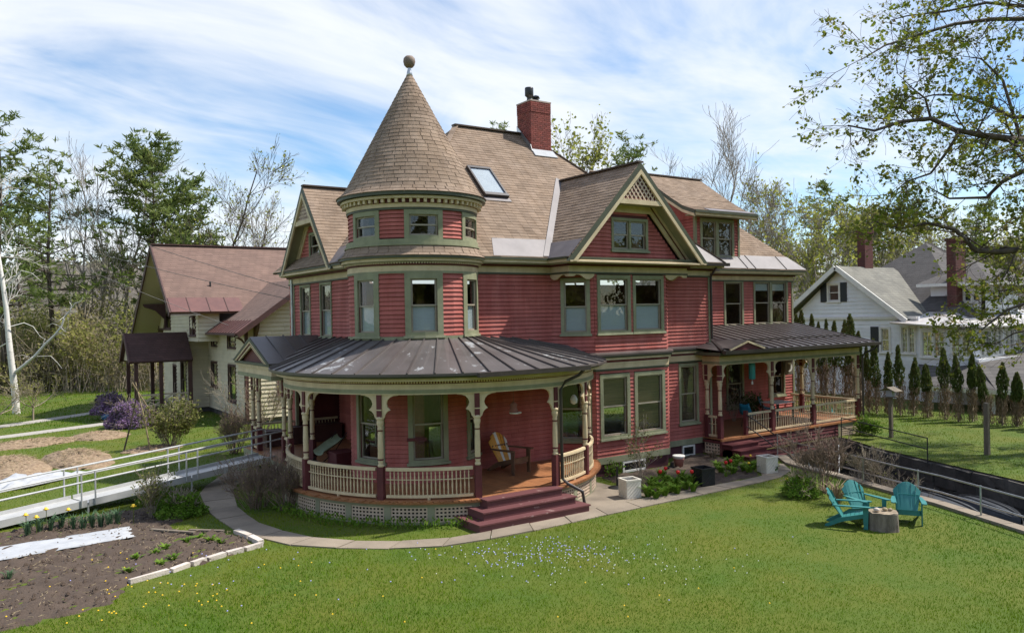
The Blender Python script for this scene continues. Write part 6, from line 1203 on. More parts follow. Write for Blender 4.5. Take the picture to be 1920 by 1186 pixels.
HSTRIP = [pol(a, 4.62) for a in range(170, 252, 8)]+[pol(a, 5.05) for a in range(250, 168, -8)]
# leafy clumps
def clump(loc, r, h, n, seed, aspect=.12, splay=.5, w=.03):
    """blade-like leaves from one foot"""
    rng = np.random.default_rng(seed); V, F, T = [], [], []
    for i in range(n):
        a = rng.random()*2*pi; s_ = splay*rng.random(); b = np.array([loc[0]+cos(a)*r*.35*rng.random(), loc[1]+sin(a)*r*.35*rng.random(), 0.02]); L = h*(.6+.5*rng.random()); sd = np.array([-sin(a), cos(a), 0])*w*(.6+.6*rng.random()); d1 = np.array([cos(a)*s_, sin(a)*s_, 1.])*L*.55; d2 = np.array([cos(a)*(s_+.5), sin(a)*(s_+.5), .35])*L*.5; o = len(V)
        V += [b-sd*.6, b+sd*.6, b+d1+sd, b+d1-sd, b+d1+d2]; F += [(o, o+1, o+2, o+3), (o+3, o+2, o+4, o+4)]; T += [rng.random()]*5
    return np.array(V), F, np.array(T)
def clump_obj(name, label, loc, r, h, n, seed, m_='bed_leaf', group=None, w=.03, splay=.5, cat='plant', parent=None):
    V, F, T = clump(loc, r, h, n, seed, w=w, splay=splay); b = np.array([*loc[:2], 0.]) if parent is None else ORIG[parent]; me = bpy.data.meshes.new(name); me.from_pydata((V-b).tolist(), [], [f if f[2] != f[3] else f[:3] for f in F]); me.update(); a = me.attributes.new('tint', 'FLOAT', 'POINT'); a.data.foreach_set('value', T.astype(np.float32))
    o = obj(name, None, m_, parent, me=me, label=label, cat=cat, group=group)
    if parent is None: o.location = b
    return o
rb = np.random.default_rng(8)
for i, (px, py) in enumerate(((1222, 918), (1236, 925), (1250, 912), (1240, 900), (1265, 915), (1215, 932), (1280, 905), (1293, 912), (1345, 880), (1352, 888), (1368, 883), (1380, 876), (1395, 884), (1412, 880), (1428, 884), (1440, 880), (1365, 872), (1388, 868), (1452, 886), (1310, 905), (1270, 926), (1300, 922), (1228, 908), (1258, 922), (1246, 930), (1230, 935), (1286, 918), (1405, 888), (1422, 876), (1375, 890))):
    p = on_z(px, py); clump_obj('lily_clump', 'arching green leaf clump left of the black planter in the tulip bed' if px < 1320 else 'low green leaf clump right of the black planter in the tulip bed', p, .24, .46 if i < 8 else .34, 44, 300+i, 'bed_leaf', 'leaf clumps left of the black planter' if px < 1320 else 'leaf clumps right of the black planter', w=.03)
TUL = [(1238, 884, 'leftmost red tulip, in front of the bay foundation'), (1248, 878, 'second red tulip from the left, the highest of its pair'), (1271, 885, 'third red tulip from the left, below the terracotta bucket'), (1297, 884, 'red tulip just left of the black planter'), (1361, 867, 'red tulip right of the black planter, lower of the pair'), (1370, 864, 'red tulip right of the black planter, upper of the pair')]
TUL2 = [(1407, 854, 'yellow daffodil beside the side steps'), (1404, 868, 'small yellow daffodil below the side steps'), (1475, 898, 'yellow daffodil by the right white planter')]
for L_, m_, nm, ht in ((TUL, 'red_flower', 'tulip', .46), (TUL2, 'yellow_flower', 'daffodil', .3)):
    for i, (px, py, lb) in enumerate(L_):
        d = ray(px, py); tt = (ht-CAM_H)/d[2]; p = CAMP+d*tt; p[2] = 0; t = thing(nm, lb, 'flower', tuple(p)); obj('stem', MB().tube([p, p+(.01, 0, ht-.04)], .007, 5), 'lawn_soil', t); obj('bloom', MB().lathe([(.01, ht-.05), (.042, ht-.03), (.055, ht+.01), (.045, ht+.05), (.015, ht+.06)] if nm == 'tulip' else [(.01, ht-.03), (.03, ht-.01), (.055, ht), (.03, ht+.02), (.025, ht+.04)], (p[0], p[1], 0), 8), m_, t, True); clump_obj('leaf', None, p, .1, .26, 5, 500+i, parent=t, w=.022, cat=None)
# shrubs
def shrub(name, label, base, r, h, seed, leaves=0, lsize=.06, leafm='bed_leaf', nst=14, lev=3, bark='twig', cat='shrub', rad=.018, upb=.1, group=None, spread=.45, jit=1., flat=0.):
    rng = np.random.default_rng(seed); S, T = [], []; base = np.array(base, float)
    for i in range(nst):
        a = rng.random()*2*pi; d = np.array([cos(a)*r/h*rng.random()*1.1, sin(a)*r/h*rng.random()*1.1, 1.]); d /= np.linalg.norm(d); b = base+np.array([cos(a)*r*.25*rng.random(), sin(a)*r*.25*rng.random(), 0]); grow(S, T, b, d, h*.62*(.7+.5*rng.random()), rad, lev, rng, spread, upb, 3, (1, 2), .6, .14, .0045)
    leaf = None
    if leaves: T = np.array(T); T = T[T[:, 2] > .05]; idx = rng.integers(0, len(T), leaves); leaf = leafmesh(T[idx]+rng.normal(size=(leaves, 3))*lsize*jit, lsize, rng, .75, np.clip((idx*.61 % 1)*.5+.5*rng.random(leaves), 0, 1), flat=flat)
    return tree_obj(name, label, cat, base, S, leaf, bark, leafm, group, 3, 'foliage')
def dome(name, label, base, r, h, seed, n=2600, lsize=.1, leafm='bed_leaf', cat='shrub'):
    rng = np.random.default_rng(seed); base = np.array(base, float); S, T = [], []
    for i in range(18): a = rng.random()*2*pi; e = rng.random()*1.2; grow(S, T, base, np.array([cos(a)*sin(e), sin(a)*sin(e), cos(e)]), min(r, h)*.8, .02, 2, rng, .5, .05, 3, (1, 2), .6, .15, .006)
    v = rng.normal(size=(n, 3)); v[:, 2] = np.abs(v[:, 2]); v /= np.linalg.norm(v, axis=1)[:, None]; lump = 1+.16*np.sin(v[:, 0]*7+seed)*np.sin(v[:, 1]*6+2*seed)+.1*np.sin(v[:, 2]*9); v *= (lump*(.45+.55*rng.random(n)**.35))[:, None]*np.array([r, r, h]); tone = .5+.5*np.sin(v[:, 0]*5/r+seed)*np.sin(v[:, 1]*5/r)
    return tree_obj(name, label, cat, base, S, leafmesh(base+v+(0, 0, .04), lsize, rng, .75, np.clip(.45*tone+.55*rng.random(n), 0, 1)), 'twig', leafm, None, 3, 'foliage')
shrub('bare_shrub', 'round leafless reddish shrub beside the sunken driveway railing', on_z(1538, 925), .72, 1.25, 61, 0, nst=14, lev=4, bark='twig_red', rad=.02)
shrub('bare_shrub', 'brown leafless shrub against the porch lattice at left', on_z(480, 952), 1.15, 1.05, 62, 500, .035, 'scrub_leaf', nst=32, lev=3, bark='twig_red', rad=.014); shrub('bare_shrub', 'second brown leafless shrub between ramp end and lattice', on_z(535, 955), .8, .95, 68, 300, .035, 'scrub_leaf', nst=26, lev=3, bark='twig_red', rad=.014)
shrub('bare_shrub', 'straggly brown shrub behind the top of the ramp', on_z(440, 850), 1.1, 1.3, 63, 800, .05, 'scrub_leaf', nst=30, lev=3, bark='twig_red', rad=.016); shrub('bare_shrub', 'thin vine-like shrub against the yellow wall by the porch', (9.6, 32.5, 0), 1.1, 2.2, 64, 300, .06, 'scrub_leaf', nst=12, lev=3, bark='twig', rad=.02)
shrub('bare_shrub', 'low bare shrub at the driveway edge behind the middle teal chair', on_z(1640, 905), .7, .8, 65, 100, .03, 'scrub_leaf', nst=16, lev=3, bark='twig', rad=.012)
shrub('sapling', 'spindly sapling with pale green leaves in front of the basement window', on_z(1200, 897), .45, 1.35, 66, 420, .06, 'azalea_leaf', nst=6, lev=2, rad=.012, spread=.5)
shrub('azalea', 'broad yellow-green shrub left of the yellow house corner', on_z(322, 838), 1.25, 1.35, 67, 3000, .11, 'azalea_leaf', nst=24, lev=3); dome('rhododendron', 'purple rhododendron in the blue pot, left of the pair', on_z(207, 785)+np.array([0, 0, .25]), .85, 1.0, 69, 3600, .11, 'purple_bloom'); dome('rhododendron', 'large purple rhododendron right of the blue pot', on_z(245, 800), 1.05, 1.1, 70, 6500, .11, 'purple_bloom')
dome('boxwood', 'dark low shrub under the yellow house porch window', on_z(320, 795), .8, .9, 71, 2600, .1, 'arborvitae'); shrub('forsythia', 'upright yellow-leaved shrub between ramp and vegetable bed', on_z(282, 972), .42, 1.05, 72, 900, .06, 'azalea_leaf', nst=12, lev=2, rad=.01)
dome('herb_bush', 'soft green mounded bush at the corner of the walk', on_z(340, 965), .62, .48, 73, 3800, .06, 'bed_leaf'); dome('herb_bush', 'smaller green bush right behind the yellow-leaved shrub', on_z(300, 945), .5, .42, 74, 2400, .06, 'bed_leaf')
dome('evergreen_shrub', 'low dark green shrub left of the teal chairs', on_z(1502, 930), .5, .5, 75, 2200, .06, 'bed_leaf'); shrub('evergreen_shrub', 'green leafy plant by the bay foundation near the umbrella stand', on_z(1150, 893), .28, .35, 76, 420, .07, 'bed_leaf', nst=8, lev=2, rad=.006); shrub('evergreen_shrub', 'small green shrub by the lattice end of the right porch', (29.2, 18.2, 0), .6, .55, 77, 1500, .08, 'bed_leaf', nst=12, lev=2, rad=.008)
clump_obj('ornamental_grass', 'tuft of pale dry ornamental grass behind the leftmost teal chair', on_z(1568, 945), .4, .75, 120, 81, 'arbor_brown', w=.012, splay=.9, cat='grass tuft'); clump_obj('ornamental_grass', 'dry grass tuft beside the lattice of the side steps', on_z(1336, 860), .25, .4, 70, 82, 'arbor_brown', w=.01, splay=.8, cat='grass tuft')
rg = np.random.default_rng(14)
for i, px in enumerate((52, 74, 96, 116, 138, 155, 172, 190, 205, 220)): clump_obj('daffodil_clump', 'clump of strappy daffodil leaves along the ramp', on_z(px, 1010-px*.12+rg.normal()*2), .2, .5, 36, 600+i, 'blue_leaf', 'daffodil clumps along the ramp', w=.014, splay=.35)
clump_obj('daffodil_clump', 'lone leaf tuft in the bare soil at far left', on_z(16, 1088), .15, .28, 22, 620, 'blue_leaf', w=.014)
for i, (px, py, lb) in enumerate(((48, 966, 'leftmost yellow daffodil bloom beside the ramp'), (86, 955, 'yellow daffodil bloom beside the ramp, second from the left'), (128, 956, 'yellow daffodil bloom beside the ramp, third from the left'), (68, 970, 'low yellow daffodil bloom between the first two'), (250, 949, 'yellow daffodil bloom by the yellow-leaved shrub'))):
    ht = .42; d = ray(px, py); p = CAMP+d*((ht-CAM_H)/d[2]); p[2] = 0; t = thing('daffodil', lb, 'flower', tuple(p)); obj('stem', MB().tube([p, p+(.01, 0, ht)], .008, 5), 'lawn_soil', t); obj('bloom', MB().lathe([(.01, ht-.02), (.04, ht), (.075, ht+.01), (.035, ht+.03), (.03, ht+.06)], (p[0], p[1], 0), 8), 'yellow_flower', t, True)
for i, (px, py) in enumerate(((255, 1050), (290, 1040), (310, 1030), (240, 1075), (375, 1012), (395, 1015), (415, 1020), (300, 1062), (350, 1018), (325, 1050))): clump_obj('seedling', 'low leafy plant in the vegetable bed soil', on_z(px, py), .16, .16, 22, 640+i, 'bed_leaf', 'low plants in the vegetable bed', w=.03, splay=1.1)
# --- edging blocks, boards, row cover, tarp, mounds
EB = [on_z(*q)[:2] for q in ((240, 1095), (318, 1073), (357, 1061), (386, 1052), (423, 1041), (458, 1033), (491, 1023))]
for i in range(6):
    a_, b_ = EB[i], EB[i+1]; d = (b_-a_)/np.linalg.norm(b_-a_); n_ = np.array([-d[1], d[0]])*rnd.uniform(.055, .075); a_, b_ = a_+d*.03+n_*rnd.uniform(-.3, .3), b_-d*.03+n_*rnd.uniform(-.3, .3); obj('edging_block', MB().hexa([(*(a_-n_), -.02), (*(b_-n_), -.02), (*(b_+n_), -.02), (*(a_+n_), -.02), (*(a_-n_), .085+rnd.uniform(-.02, .02)), (*(b_-n_), .09+rnd.uniform(-.02, .02)), (*(b_+n_), .09), (*(a_+n_), .08)]), 'block', label=['edging block at the lower tip of the vegetable bed', 'second pale edging block from the bed tip', 'third pale edging block from the bed tip', 'fourth pale edging block from the bed tip', 'fifth pale edging block from the bed tip', 'edging block at the right corner of the vegetable bed'][i], cat='block', group='pale edging blocks of the vegetable bed')
EC = [on_z(*q)[:2] for q in ((491, 1021), (470, 1010), (443, 999))]
for i in range(2): a_, b_ = EC[i], EC[i+1]; d = (b_-a_)/np.linalg.norm(b_-a_); n_ = np.array([-d[1], d[0]])*.07; a_ = a_+d*.05; obj('edging_block', MB().hexa([(*(a_-n_), -.02), (*(b_-n_), -.02), (*(b_+n_), -.02), (*(a_+n_), -.02), (*(a_-n_), .1), (*(b_-n_), .1), (*(b_+n_), .09), (*(a_+n_), .1)]), 'block', label=('edging block behind the right corner of the bed' if i == 0 else 'rear edging block farthest up the walk side'), cat='block', group='pale edging blocks of the vegetable bed')
for (a_, b_, lb) in (((283, 997), (365, 1002), 'weathered board lying along the back of the vegetable bed'), ((355, 998), (420, 999), 'second weathered board at the back of the vegetable bed')): p, q = on_z(*a_), on_z(*b_); obj('board', MB().beam(p+(0, 0, .06), q+(0, 0, .05), .1, .05), 'wood_grey', label=lb, cat='board')
def cloth(name, corners, m_, label, cat, nx=26, ny=10, amp=.025, z=.06, seed=0):
    rng = np.random.default_rng(seed); A = np.array(corners, float); V = []
    for j in range(ny):
        for i in range(nx):
            u, v = i/(nx-1), j/(ny-1); p = (A[0]*(1-u)+A[1]*u)*(1-v)+(A[3]*(1-u)+A[2]*u)*v; e = min(u, 1-u, v, 1-v); V.append((p[0]+rng.normal()*.02, p[1]+rng.normal()*.03, z*min(1, e*12+.3)+amp*(sin(u*23+v*5)+rng.normal()*.5)*min(1, e*10+.2)+.04))
    F = [(j*nx+i, j*nx+i+1, (j+1)*nx+i+1, (j+1)*nx+i) for j in range(ny-1) for i in range(nx-1)]; o = obj(name, None, m_, me=npmesh(name, V, F), label=label, cat=cat, smooth=True); md = o.modifiers.new('thick', 'SOLIDIFY'); md.thickness = .006; return o
cloth('row_cover', [(-6, 19.4), (3.1, 20.2), (3.15, 21.3), (-6, 20.9)], 'fabric', 'long white row cover stretched over the bare soil', 'row cover', 40, 8, .012, .05)
cloth('garden_tarp', [on_z(-60, 930)[:2], on_z(60, 915)[:2], on_z(165, 888)[:2], on_z(20, 896)[:2]], 'fabric', 'crumpled white sheet beyond the ramp railing', 'sheet', 24, 10, .05, .1, 3)
def mound(label, px, py, rx, ry, h, rz, seed):
    rng = np.random.default_rng(seed); c = on_z(px, py); V, F = [], []; n, m = 44, 14; R_ = rot(rz)
    for j in range(m+1):
        for k in range(n):
            f = j/m; q = R_(rx*f*cos(2*pi*k/n)*(1+.05*rng.normal()), ry*f*sin(2*pi*k/n)*(1+.05*rng.normal())); V.append((c[0]+q[0], c[1]+q[1], h*(1-f**2.4)+rng.normal()*.045*(1-f) if f < 1 else -.02))
    F = [(j*n+k, (j+1)*n+k, (j+1)*n+(k+1) % n, j*n+(k+1) % n) for j in range(m) for k in range(n)]; obj('mulch_mound', None, 'mulch', me=npmesh('mulch_mound', V, F), label=label, cat='mulch mound', group='straw-coloured mulch mounds on the left lawn')
mound('long mulch mound cut by the left edge', 16, 878, 1.25, 2.9, .3, .15, 1); mound('oval mulch mound right of the long one, nearest the ramp', 146, 862, 1.15, 2.5, .3, .1, 2); mound('low mulch mound farthest back by the paths', 188, 818, 1.2, 1.4, .18, .2, 3); mound('thin mulch strip between the two gravel paths and the long mound', 60, 832, 2.0, 1.2, .16, .3, 4); mound('small mulch patch under the stick tripod', 285, 842, 1.2, .8, .1, .2, 5)
p = on_z(207, 787); t = thing('flower_pot', 'blue glazed pot under the left purple rhododendron', 'pot', tuple(p)); obj('body', MB().lathe([(.28, 0), (.42, .1), (.45, .3), (.40, .36), (.36, .3)], tuple(p), 18), 'pot_blue', t, True); obj('soil', MB().lathe([(.36, .28), (.37, .29)], tuple(p), 18), 'soil', t)
p = on_z(275, 845); t = thing('stick_tripod', 'tripod of peeled branches standing in front of the rhododendrons', 'plant support', tuple(p)); a_ = p+np.array([-.25, .2, 2.3])
for e_ in ((-.75, .4), (.1, -.2), (.95, .5)): b_ = p+np.array([e_[0], e_[1], 0]); obj('pole', MB().tube([b_, (b_+a_)/2+(.03, 0, .02), a_+(a_-b_)*.16], [.035, .03, .022], 6), 'dry_grass' if e_[0] > -.5 else 'bark', t)
# --- aluminium ramp
R0, R1 = np.array([7.95, 25.95, ZF-.02]), np.array([-3.2, 22.3, -.02]); dv = R1-R0; dxy = dv[:2]/np.linalg.norm(dv[:2]); nv = np.array([-dxy[1], dxy[0], 0.])*.47; Lr = np.linalg.norm(dv)
t = thing('wheelchair_ramp', 'long aluminium wheelchair ramp with double handrails up to the porch', 'ramp', tuple((R0+R1)/2*np.array([1, 1, 0])))
pr = lambda s, k, z: R0+dv*s+nv*k+np.array([0, 0, z]); ns = 4
for i in range(ns):
    a, b = i/ns+.002, (i+1)/ns-.002; obj('deck_section', MB().hexa([pr(a, -1, -.06), pr(b, -1, -.06), pr(b, 1, -.06), pr(a, 1, -.06), pr(a, -1, 0), pr(b, -1, 0), pr(b, 1, 0), pr(a, 1, 0)]), 'alu', t)
    for k in (-1, 1): obj('curb', MB().hexa([pr(a, k*1.0-.03, -.09), pr(b, k*1.0-.03, -.09), pr(b, k*1.0+.03, -.09), pr(a, k*1.0+.03, -.09), pr(a, k*1.0-.03, .09), pr(b, k*1.0-.03, .09), pr(b, k*1.0+.03, .09), pr(a, k*1.0+.03, .09)]), 'alu', t)
for k in (-1.08, 1.08):
    for zz in (.58, .82): obj('handrail', MB().tube([pr(.01, k, zz), pr(1, k, zz)], .026, 8), 'alu', t)
    obj('rail_loop', MB().tube([pr(.012, k, .82), pr(-.015, k, .815), pr(-.024, k, .79), pr(-.026, k, .70), pr(-.024, k, .61), pr(-.015, k, .585), pr(.012, k, .58)], .026, 8), 'alu', t)
    for s_ in (.02, .235, .265, .485, .515, .735, .765, .98): obj('post', MB().tube([pr(s_, k, -.06), pr(s_, k, .82)], .024, 6), 'alu', t)
for s_ in (.25, .5, .75):
    for k in (-1, 1): q = pr(s_, k, 0); obj('support_leg', MB().tube([q+(0, 0, -.06), np.array([q[0], q[1], .0])], .025, 6), 'alu', t)
# --- pipe railings by the driveway
t = thing('pipe_railing', 'grey two-rail pipe railing along the near driveway wall', 'railing', (20.2, 10.7, 0)); L_ = resamp([(22.72, 17.5), *TR_NEAR[2:-1]], 40)
for zz in (.33, .74): obj('rail', MB().tube([(x_, y_, zz) for x_, y_ in L_]+[], .022, 6), 'galv', t); obj('rail', MB().tube([(22.72, 17.5, zz), (22.72, 17.62, zz), (22.72, 18.45, zz+.42), (22.72, 18.78, zz+.56)], .02, 6), 'steel_dark', t)
for k in (0, 7, 14, 20, 26, 33, 39): x_, y_ = L_[k]; obj('post', MB().tube([(x_, y_, 0), (x_, y_, .77)], .024, 6), 'galv', t)
t = thing('pipe_railing', 'dark pipe railing on the far side of the driveway by the lattice', 'railing', (27, 16.5, 0)); A_, B_ = (28.05, 18.6), (25.7, 13.95)
for zz in (.38, .74): obj('rail', MB().tube([(*A_, zz), (*B_, zz)], .02, 6), 'steel_dark', t)
for q in (A_, B_): obj('post', MB().tube([(*q, -.2), (*q, .75)], .022, 6), 'steel_dark', t)
# --- bird feeder post and bare post
p = on_z(1671, 820); t = thing('bird_feeder', 'roofed wooden bird feeder on a square post on the far lawn', 'bird feeder', tuple(p)); h = 1.55
obj('post', MB().box(p[0]-.06, p[0]+.06, p[1]-.06, p[1]+.06, -.1, h), 'wood_grey', t); obj('tray', MB().box(p[0]-.2, p[0]+.2, p[1]-.2, p[1]+.2, h, h+.04), 'wood_grey', t); obj('hopper', MB().box(p[0]-.11, p[0]+.11, p[1]-.12, p[1]+.12, h+.04, h+.26), 'fabric', t)
for s_ in (-1, 1): obj('roof_board', MB().hexa([(p[0]-.26, p[1]+s_*.34, h+.23), (p[0]+.26, p[1]+s_*.34, h+.23), (p[0]+.26, p[1], h+.38), (p[0]-.26, p[1], h+.38), (p[0]-.26, p[1]+s_*.34, h+.255), (p[0]+.26, p[1]+s_*.34, h+.255), (p[0]+.26, p[1], h+.405), (p[0]-.26, p[1], h+.405)]), 'wood_grey', t)
p = on_z(1851, 852); obj('clothesline_post', MB().hexa([(p[0]-.075, p[1]-.075, -.1), (p[0]+.075, p[1]-.075, -.1), (p[0]+.075, p[1]+.075, -.1), (p[0]-.075, p[1]+.075, -.1), (p[0]-.065, p[1]-.065, 1.72), (p[0]+.065, p[1]-.065, 1.72), (p[0]+.065, p[1]+.065, 1.75), (p[0]-.065, p[1]+.065, 1.75)]), 'wood_grey', label='bare weathered wooden post standing alone on the far lawn', cat='post')
# --- overturned boats in the driveway
def boat(label, c, rz, L=1.7, W=.55, H=.45, strips=True, seed=0):
    t = thing('rowboat', label, 'boat', tuple(c)); R_ = rot(rz); V = []; n, m = 15, 9
    for i in range(n):
        s_ = -1+2*i/(n-1); w_ = W*(1-abs(s_)**2.6)+.03; h_ = H*(1-.35*abs(s_)**3)
        for j in range(m): a = pi*j/(m-1); q = R_(s_*L, w_*cos(a)); V.append((c[0]+q[0], c[1]+q[1], c[2]+h_*sin(a)**.7))
    F = [(i*m+j, i*m+j+1, (i+1)*m+j+1, (i+1)*m+j) for i in range(n-1) for j in range(m-1)]; obj('hull', None, 'tarp', t, me=npmesh('hull', np.array(V)-np.array(c), F), smooth=True)
    if strips:
        for f in (2, 3, 5, 6):
            P_ = [np.array(V[i*m+f])+(0, 0, .012) for i in range(1, n-1)]; obj('strake', MB().tube(P_, .013, 4), 'boat_strip', t)
    obj('keel', MB().tube([np.array(V[i*m+4])+(0, 0, .01) for i in range(n)], .025, 4), 'steel_dark', t); return t
boat('overturned dark boat with pale strakes in the driveway, right of the pair', (24.0, 11.3, trz(11.3)+.02), radians(60), 1.35, .5, .42); boat('darker overturned boat behind the striped one in the driveway', (23.75, 12.6, trz(12.6)+.02), radians(66), 1.8, .6, .5, False)
shrub('bare_shrub', 'bare brush growing on the driveway floor behind the railing', (22.3, 14.6, trz(14.6)), .9, 1.1, 91, 0, nst=16, lev=3, bark='twig', rad=.014); shrub('bare_shrub', 'bare brush by the driveway wall behind the right teal chair', (21.6, 12.8, trz(12.8)), .8, 1.1, 92, 60, .04, 'scrub_leaf', nst=14, lev=3, bark='twig', rad=.014)
# --- porch furniture and hangings
c = on_z(618, 872, ZF); t = thing('jogging_stroller', 'stroller with pale green hood folded back on the front porch', 'stroller', (c[0], c[1], ZF)); R_ = rot(radians(20)); V = []
q3 = lambda x, y, z: np.array([c[0]+R_(x, y)[0], c[1]+R_(x, y)[1], ZF+z])
mb = MB(); nn2 = 12; V = [q3(-.42+.95*i/(nn2-1), .27*cos(pi*j/6)*(1-.3*abs(i/(nn2-1)-.5)), .50+.38*i/(nn2-1)-.14*sin(pi*j/6)) for i in range(nn2) for j in range(7)]; mb.add(V, [(i*7+j, i*7+j+1, (i+1)*7+j+1, (i+1)*7+j) for i in range(nn2-1) for j in range(6)]); obj('seat_shell', mb, 'stroller_fabric', t, True)
obj('frame', MB().tube([q3(-.6, .25, .12), q3(0, .25, .45), q3(.5, .24, .95)], .014, 6).tube([q3(-.6, -.25, .12), q3(0, -.25, .45), q3(.5, -.24, .95)], .014, 6).tube([q3(0, .25, .45), q3(.35, .25, .12)], .014, 6).tube([q3(0, -.25, .45), q3(.35, -.25, .12)], .014, 6).tube([q3(.35, -.28, .14), q3(.35, .28, .14)], .014, 6), 'black', t)
for w_ in ((-.6, 0, .14), (.35, .3, .15), (.35, -.3, .15)): o_ = obj('wheel', MB().tube([q3(w_[0], w_[1]-.02, w_[2]), q3(w_[0], w_[1]+.02, w_[2])], .145, 16), 'black', t); obj('hub', MB().tube([q3(w_[0], w_[1]-.024, w_[2]), q3(w_[0], w_[1]+.024, w_[2])], .06, 10), 'galv', o_)
def crate(label, c, sx, sy, h, m_):
    t = thing('storage_box', label, 'box', tuple(c)); obj('body', MB().box(c[0]-sx, c[0]+sx, c[1]-sy, c[1]+sy, c[2], c[2]+h-.04), m_, t); obj('lid', MB().box(c[0]-sx-.02, c[0]+sx+.02, c[1]-sy-.02, c[1]+sy+.02, c[2]+h-.04, c[2]+h), m_, t)
crate('maroon storage box behind the stroller by the tower wall', (9.05, 22.4, ZF), .3, .35, .5, 'maroon'); crate('dark long bench box under the back porch railing', (10.3, 27.9, ZF), .9, .25, .6, 'brown_trim'); crate('dark maroon box beside the back porch post', (8.75, 27.9, ZF), .3, .3, .55, 'brown_trim'); crate('dark red box by the side porch wall at right', (22.1, 20.9, ZF), .25, .3, .55, 'maroon')
p = on_y(963, 765, 17.3); t = thing('hanging_feeder', 'hanging brown and white bird ornament over the porch steps', 'ornament', tuple(p)); obj('cord', MB().tube([p+(0, 0, .1), (p[0], p[1], 3.27)], .005, 4), 'wire', t); obj('body', MB().lathe([(.03, -.12), (.13, -.1), (.11, -.04), (.08, .04), (.10, .1), (.03, .17)], tuple(p), 10), 'terracotta', t, True); obj('tray', MB().lathe([(.05, -.15), (.16, -.13), (.16, -.10), (.05, -.11)], tuple(p+(.04, -.02, 0)), 12), 'white_paint', t, True)
p = on_y(1076, 748, 17.6); t = thing('glass_feeder', 'clear glass hanging feeder in front of the bay window', 'ornament', tuple(p)); obj('cord', MB().tube([p+(0, 0, .12), (p[0], p[1], 3.27)], .005, 4), 'wire', t); obj('bulb', MB().lathe([(.02, -.14), (.09, -.1), (.1, 0), (.07, .08), (.02, .13)], tuple(p), 10), 'blind', t, True)
p = on_y(1410, 695, 19.3); t = thing('tank_bell', 'teal cylinder bell with clapper hanging under the right porch beam', 'bell', tuple(p)); obj('cylinder', MB().lathe([(.03, .37), (.08, .35), (.115, .27), (.12, .2), (.12, -.28), (.1, -.30)], tuple(p), 16), 'teal_light', t, True); obj('clapper', MB().tube([p+(0, 0, -.28), p+(0, 0, -.38)], .01, 5).lathe([(.02, -.5), (.04, -.48), (.03, -.38)], tuple(p), 8), 'white_paint', t); obj('hook', MB().tube([p+(0, 0, .36), (p[0], p[1], 3.27)], .008, 5), 'wire', t)
p = on_y(1479, 688, 21.9); t = thing('moon_plaque', 'pale plaque with a crescent hung on the right porch wall', 'plaque', tuple(p)); obj('plate', MB().box(p[0]-.27, p[0]+.27, p[1]-.02, p[1]+.01, p[2]-.3, p[2]+.3), 'wood_grey', t)
cres = [(.2*cos(a), .2*sin(a)) for a in np.linspace(radians(60), radians(300), 16)]+[(.07+.16*cos(a), .16*sin(a)) for a in np.linspace(radians(280), radians(80), 14)]; obj('crescent', MB().prism([(p[0]-x_, p[1]-.035, p[2]+z_) for x_, z_ in cres], (0, .014, 0)), 'white_paint', t)
def shell_chair(label, c, rz):
    t = thing('shell_chair', label, 'chair', (*c, ZF), 'blue shell chairs on the right porch'); R_ = rot(rz); q = lambda x, y, z: (c[0]+R_(x, y)[0], c[1]+R_(x, y)[1], ZF+z); pf = [(.25, .44), (.2, .43), (0, .40), (-.15, .43), (-.24, .55), (-.30, .72), (-.34, .86)]; V = [q(x_, (k-3)/3*.24*(1-.25*(i > 4)*(i-4)/2), z_+.05*((k-3)/3)**2) for i, (x_, z_) in enumerate(pf) for k in range(7)]
    o = obj('shell', MB().add(V, [(i*7+j, i*7+j+1, (i+1)*7+j+1, (i+1)*7+j) for i in range(6) for j in range(6)]), 'blue_chair', t, True); o.modifiers.new('thick', 'SOLIDIFY').thickness = .015
    for x_, y_ in ((.2, .2), (.2, -.2), (-.2, .2), (-.2, -.2)): obj('leg', MB().tube([q(x_, y_, 0), q(x_*.7, y_*.7, .41)], .012, 5), 'steel_dark', t)
pt_ = on_y(1403, 770, 20.2); shell_chair('blue shell chair left of the white porch table', (pt_[0], 20.2), radians(15)); pt_ = on_y(1440, 770, 21.0); shell_chair('blue shell chair behind the white porch table', (pt_[0], 21.0), radians(-60))
pt_ = on_y(1458, 752, 20.6); t = thing('porch_table', 'small white-topped table on the right porch', 'table', (pt_[0], 20.6, ZF)); obj('top', MB().box(pt_[0]-.55, pt_[0]+.55, 20.2, 21.0, ZF+.7, ZF+.73), 'white_paint', t)
for dx in (-.5, .5):
    for dy in (20.25, 20.95): obj('leg', MB().box(pt_[0]+dx-.02, pt_[0]+dx+.02, dy-.02, dy+.02, ZF, ZF+.7), 'steel_dark', t)
shrub('porch_plant', 'dark leafy potted plant behind the porch table', (pt_[0]-.3, 21.6, ZF), .5, .85, 95, 700, .1, 'arborvitae', nst=8, lev=2, rad=.01, cat='plant'); shrub('porch_plant', 'bare twiggy potted plant left of the porch table', (pt_[0]-1.6, 21.5, ZF), .4, 1.1, 96, 60, .08, 'arborvitae', nst=8, lev=2, rad=.01, cat='plant')
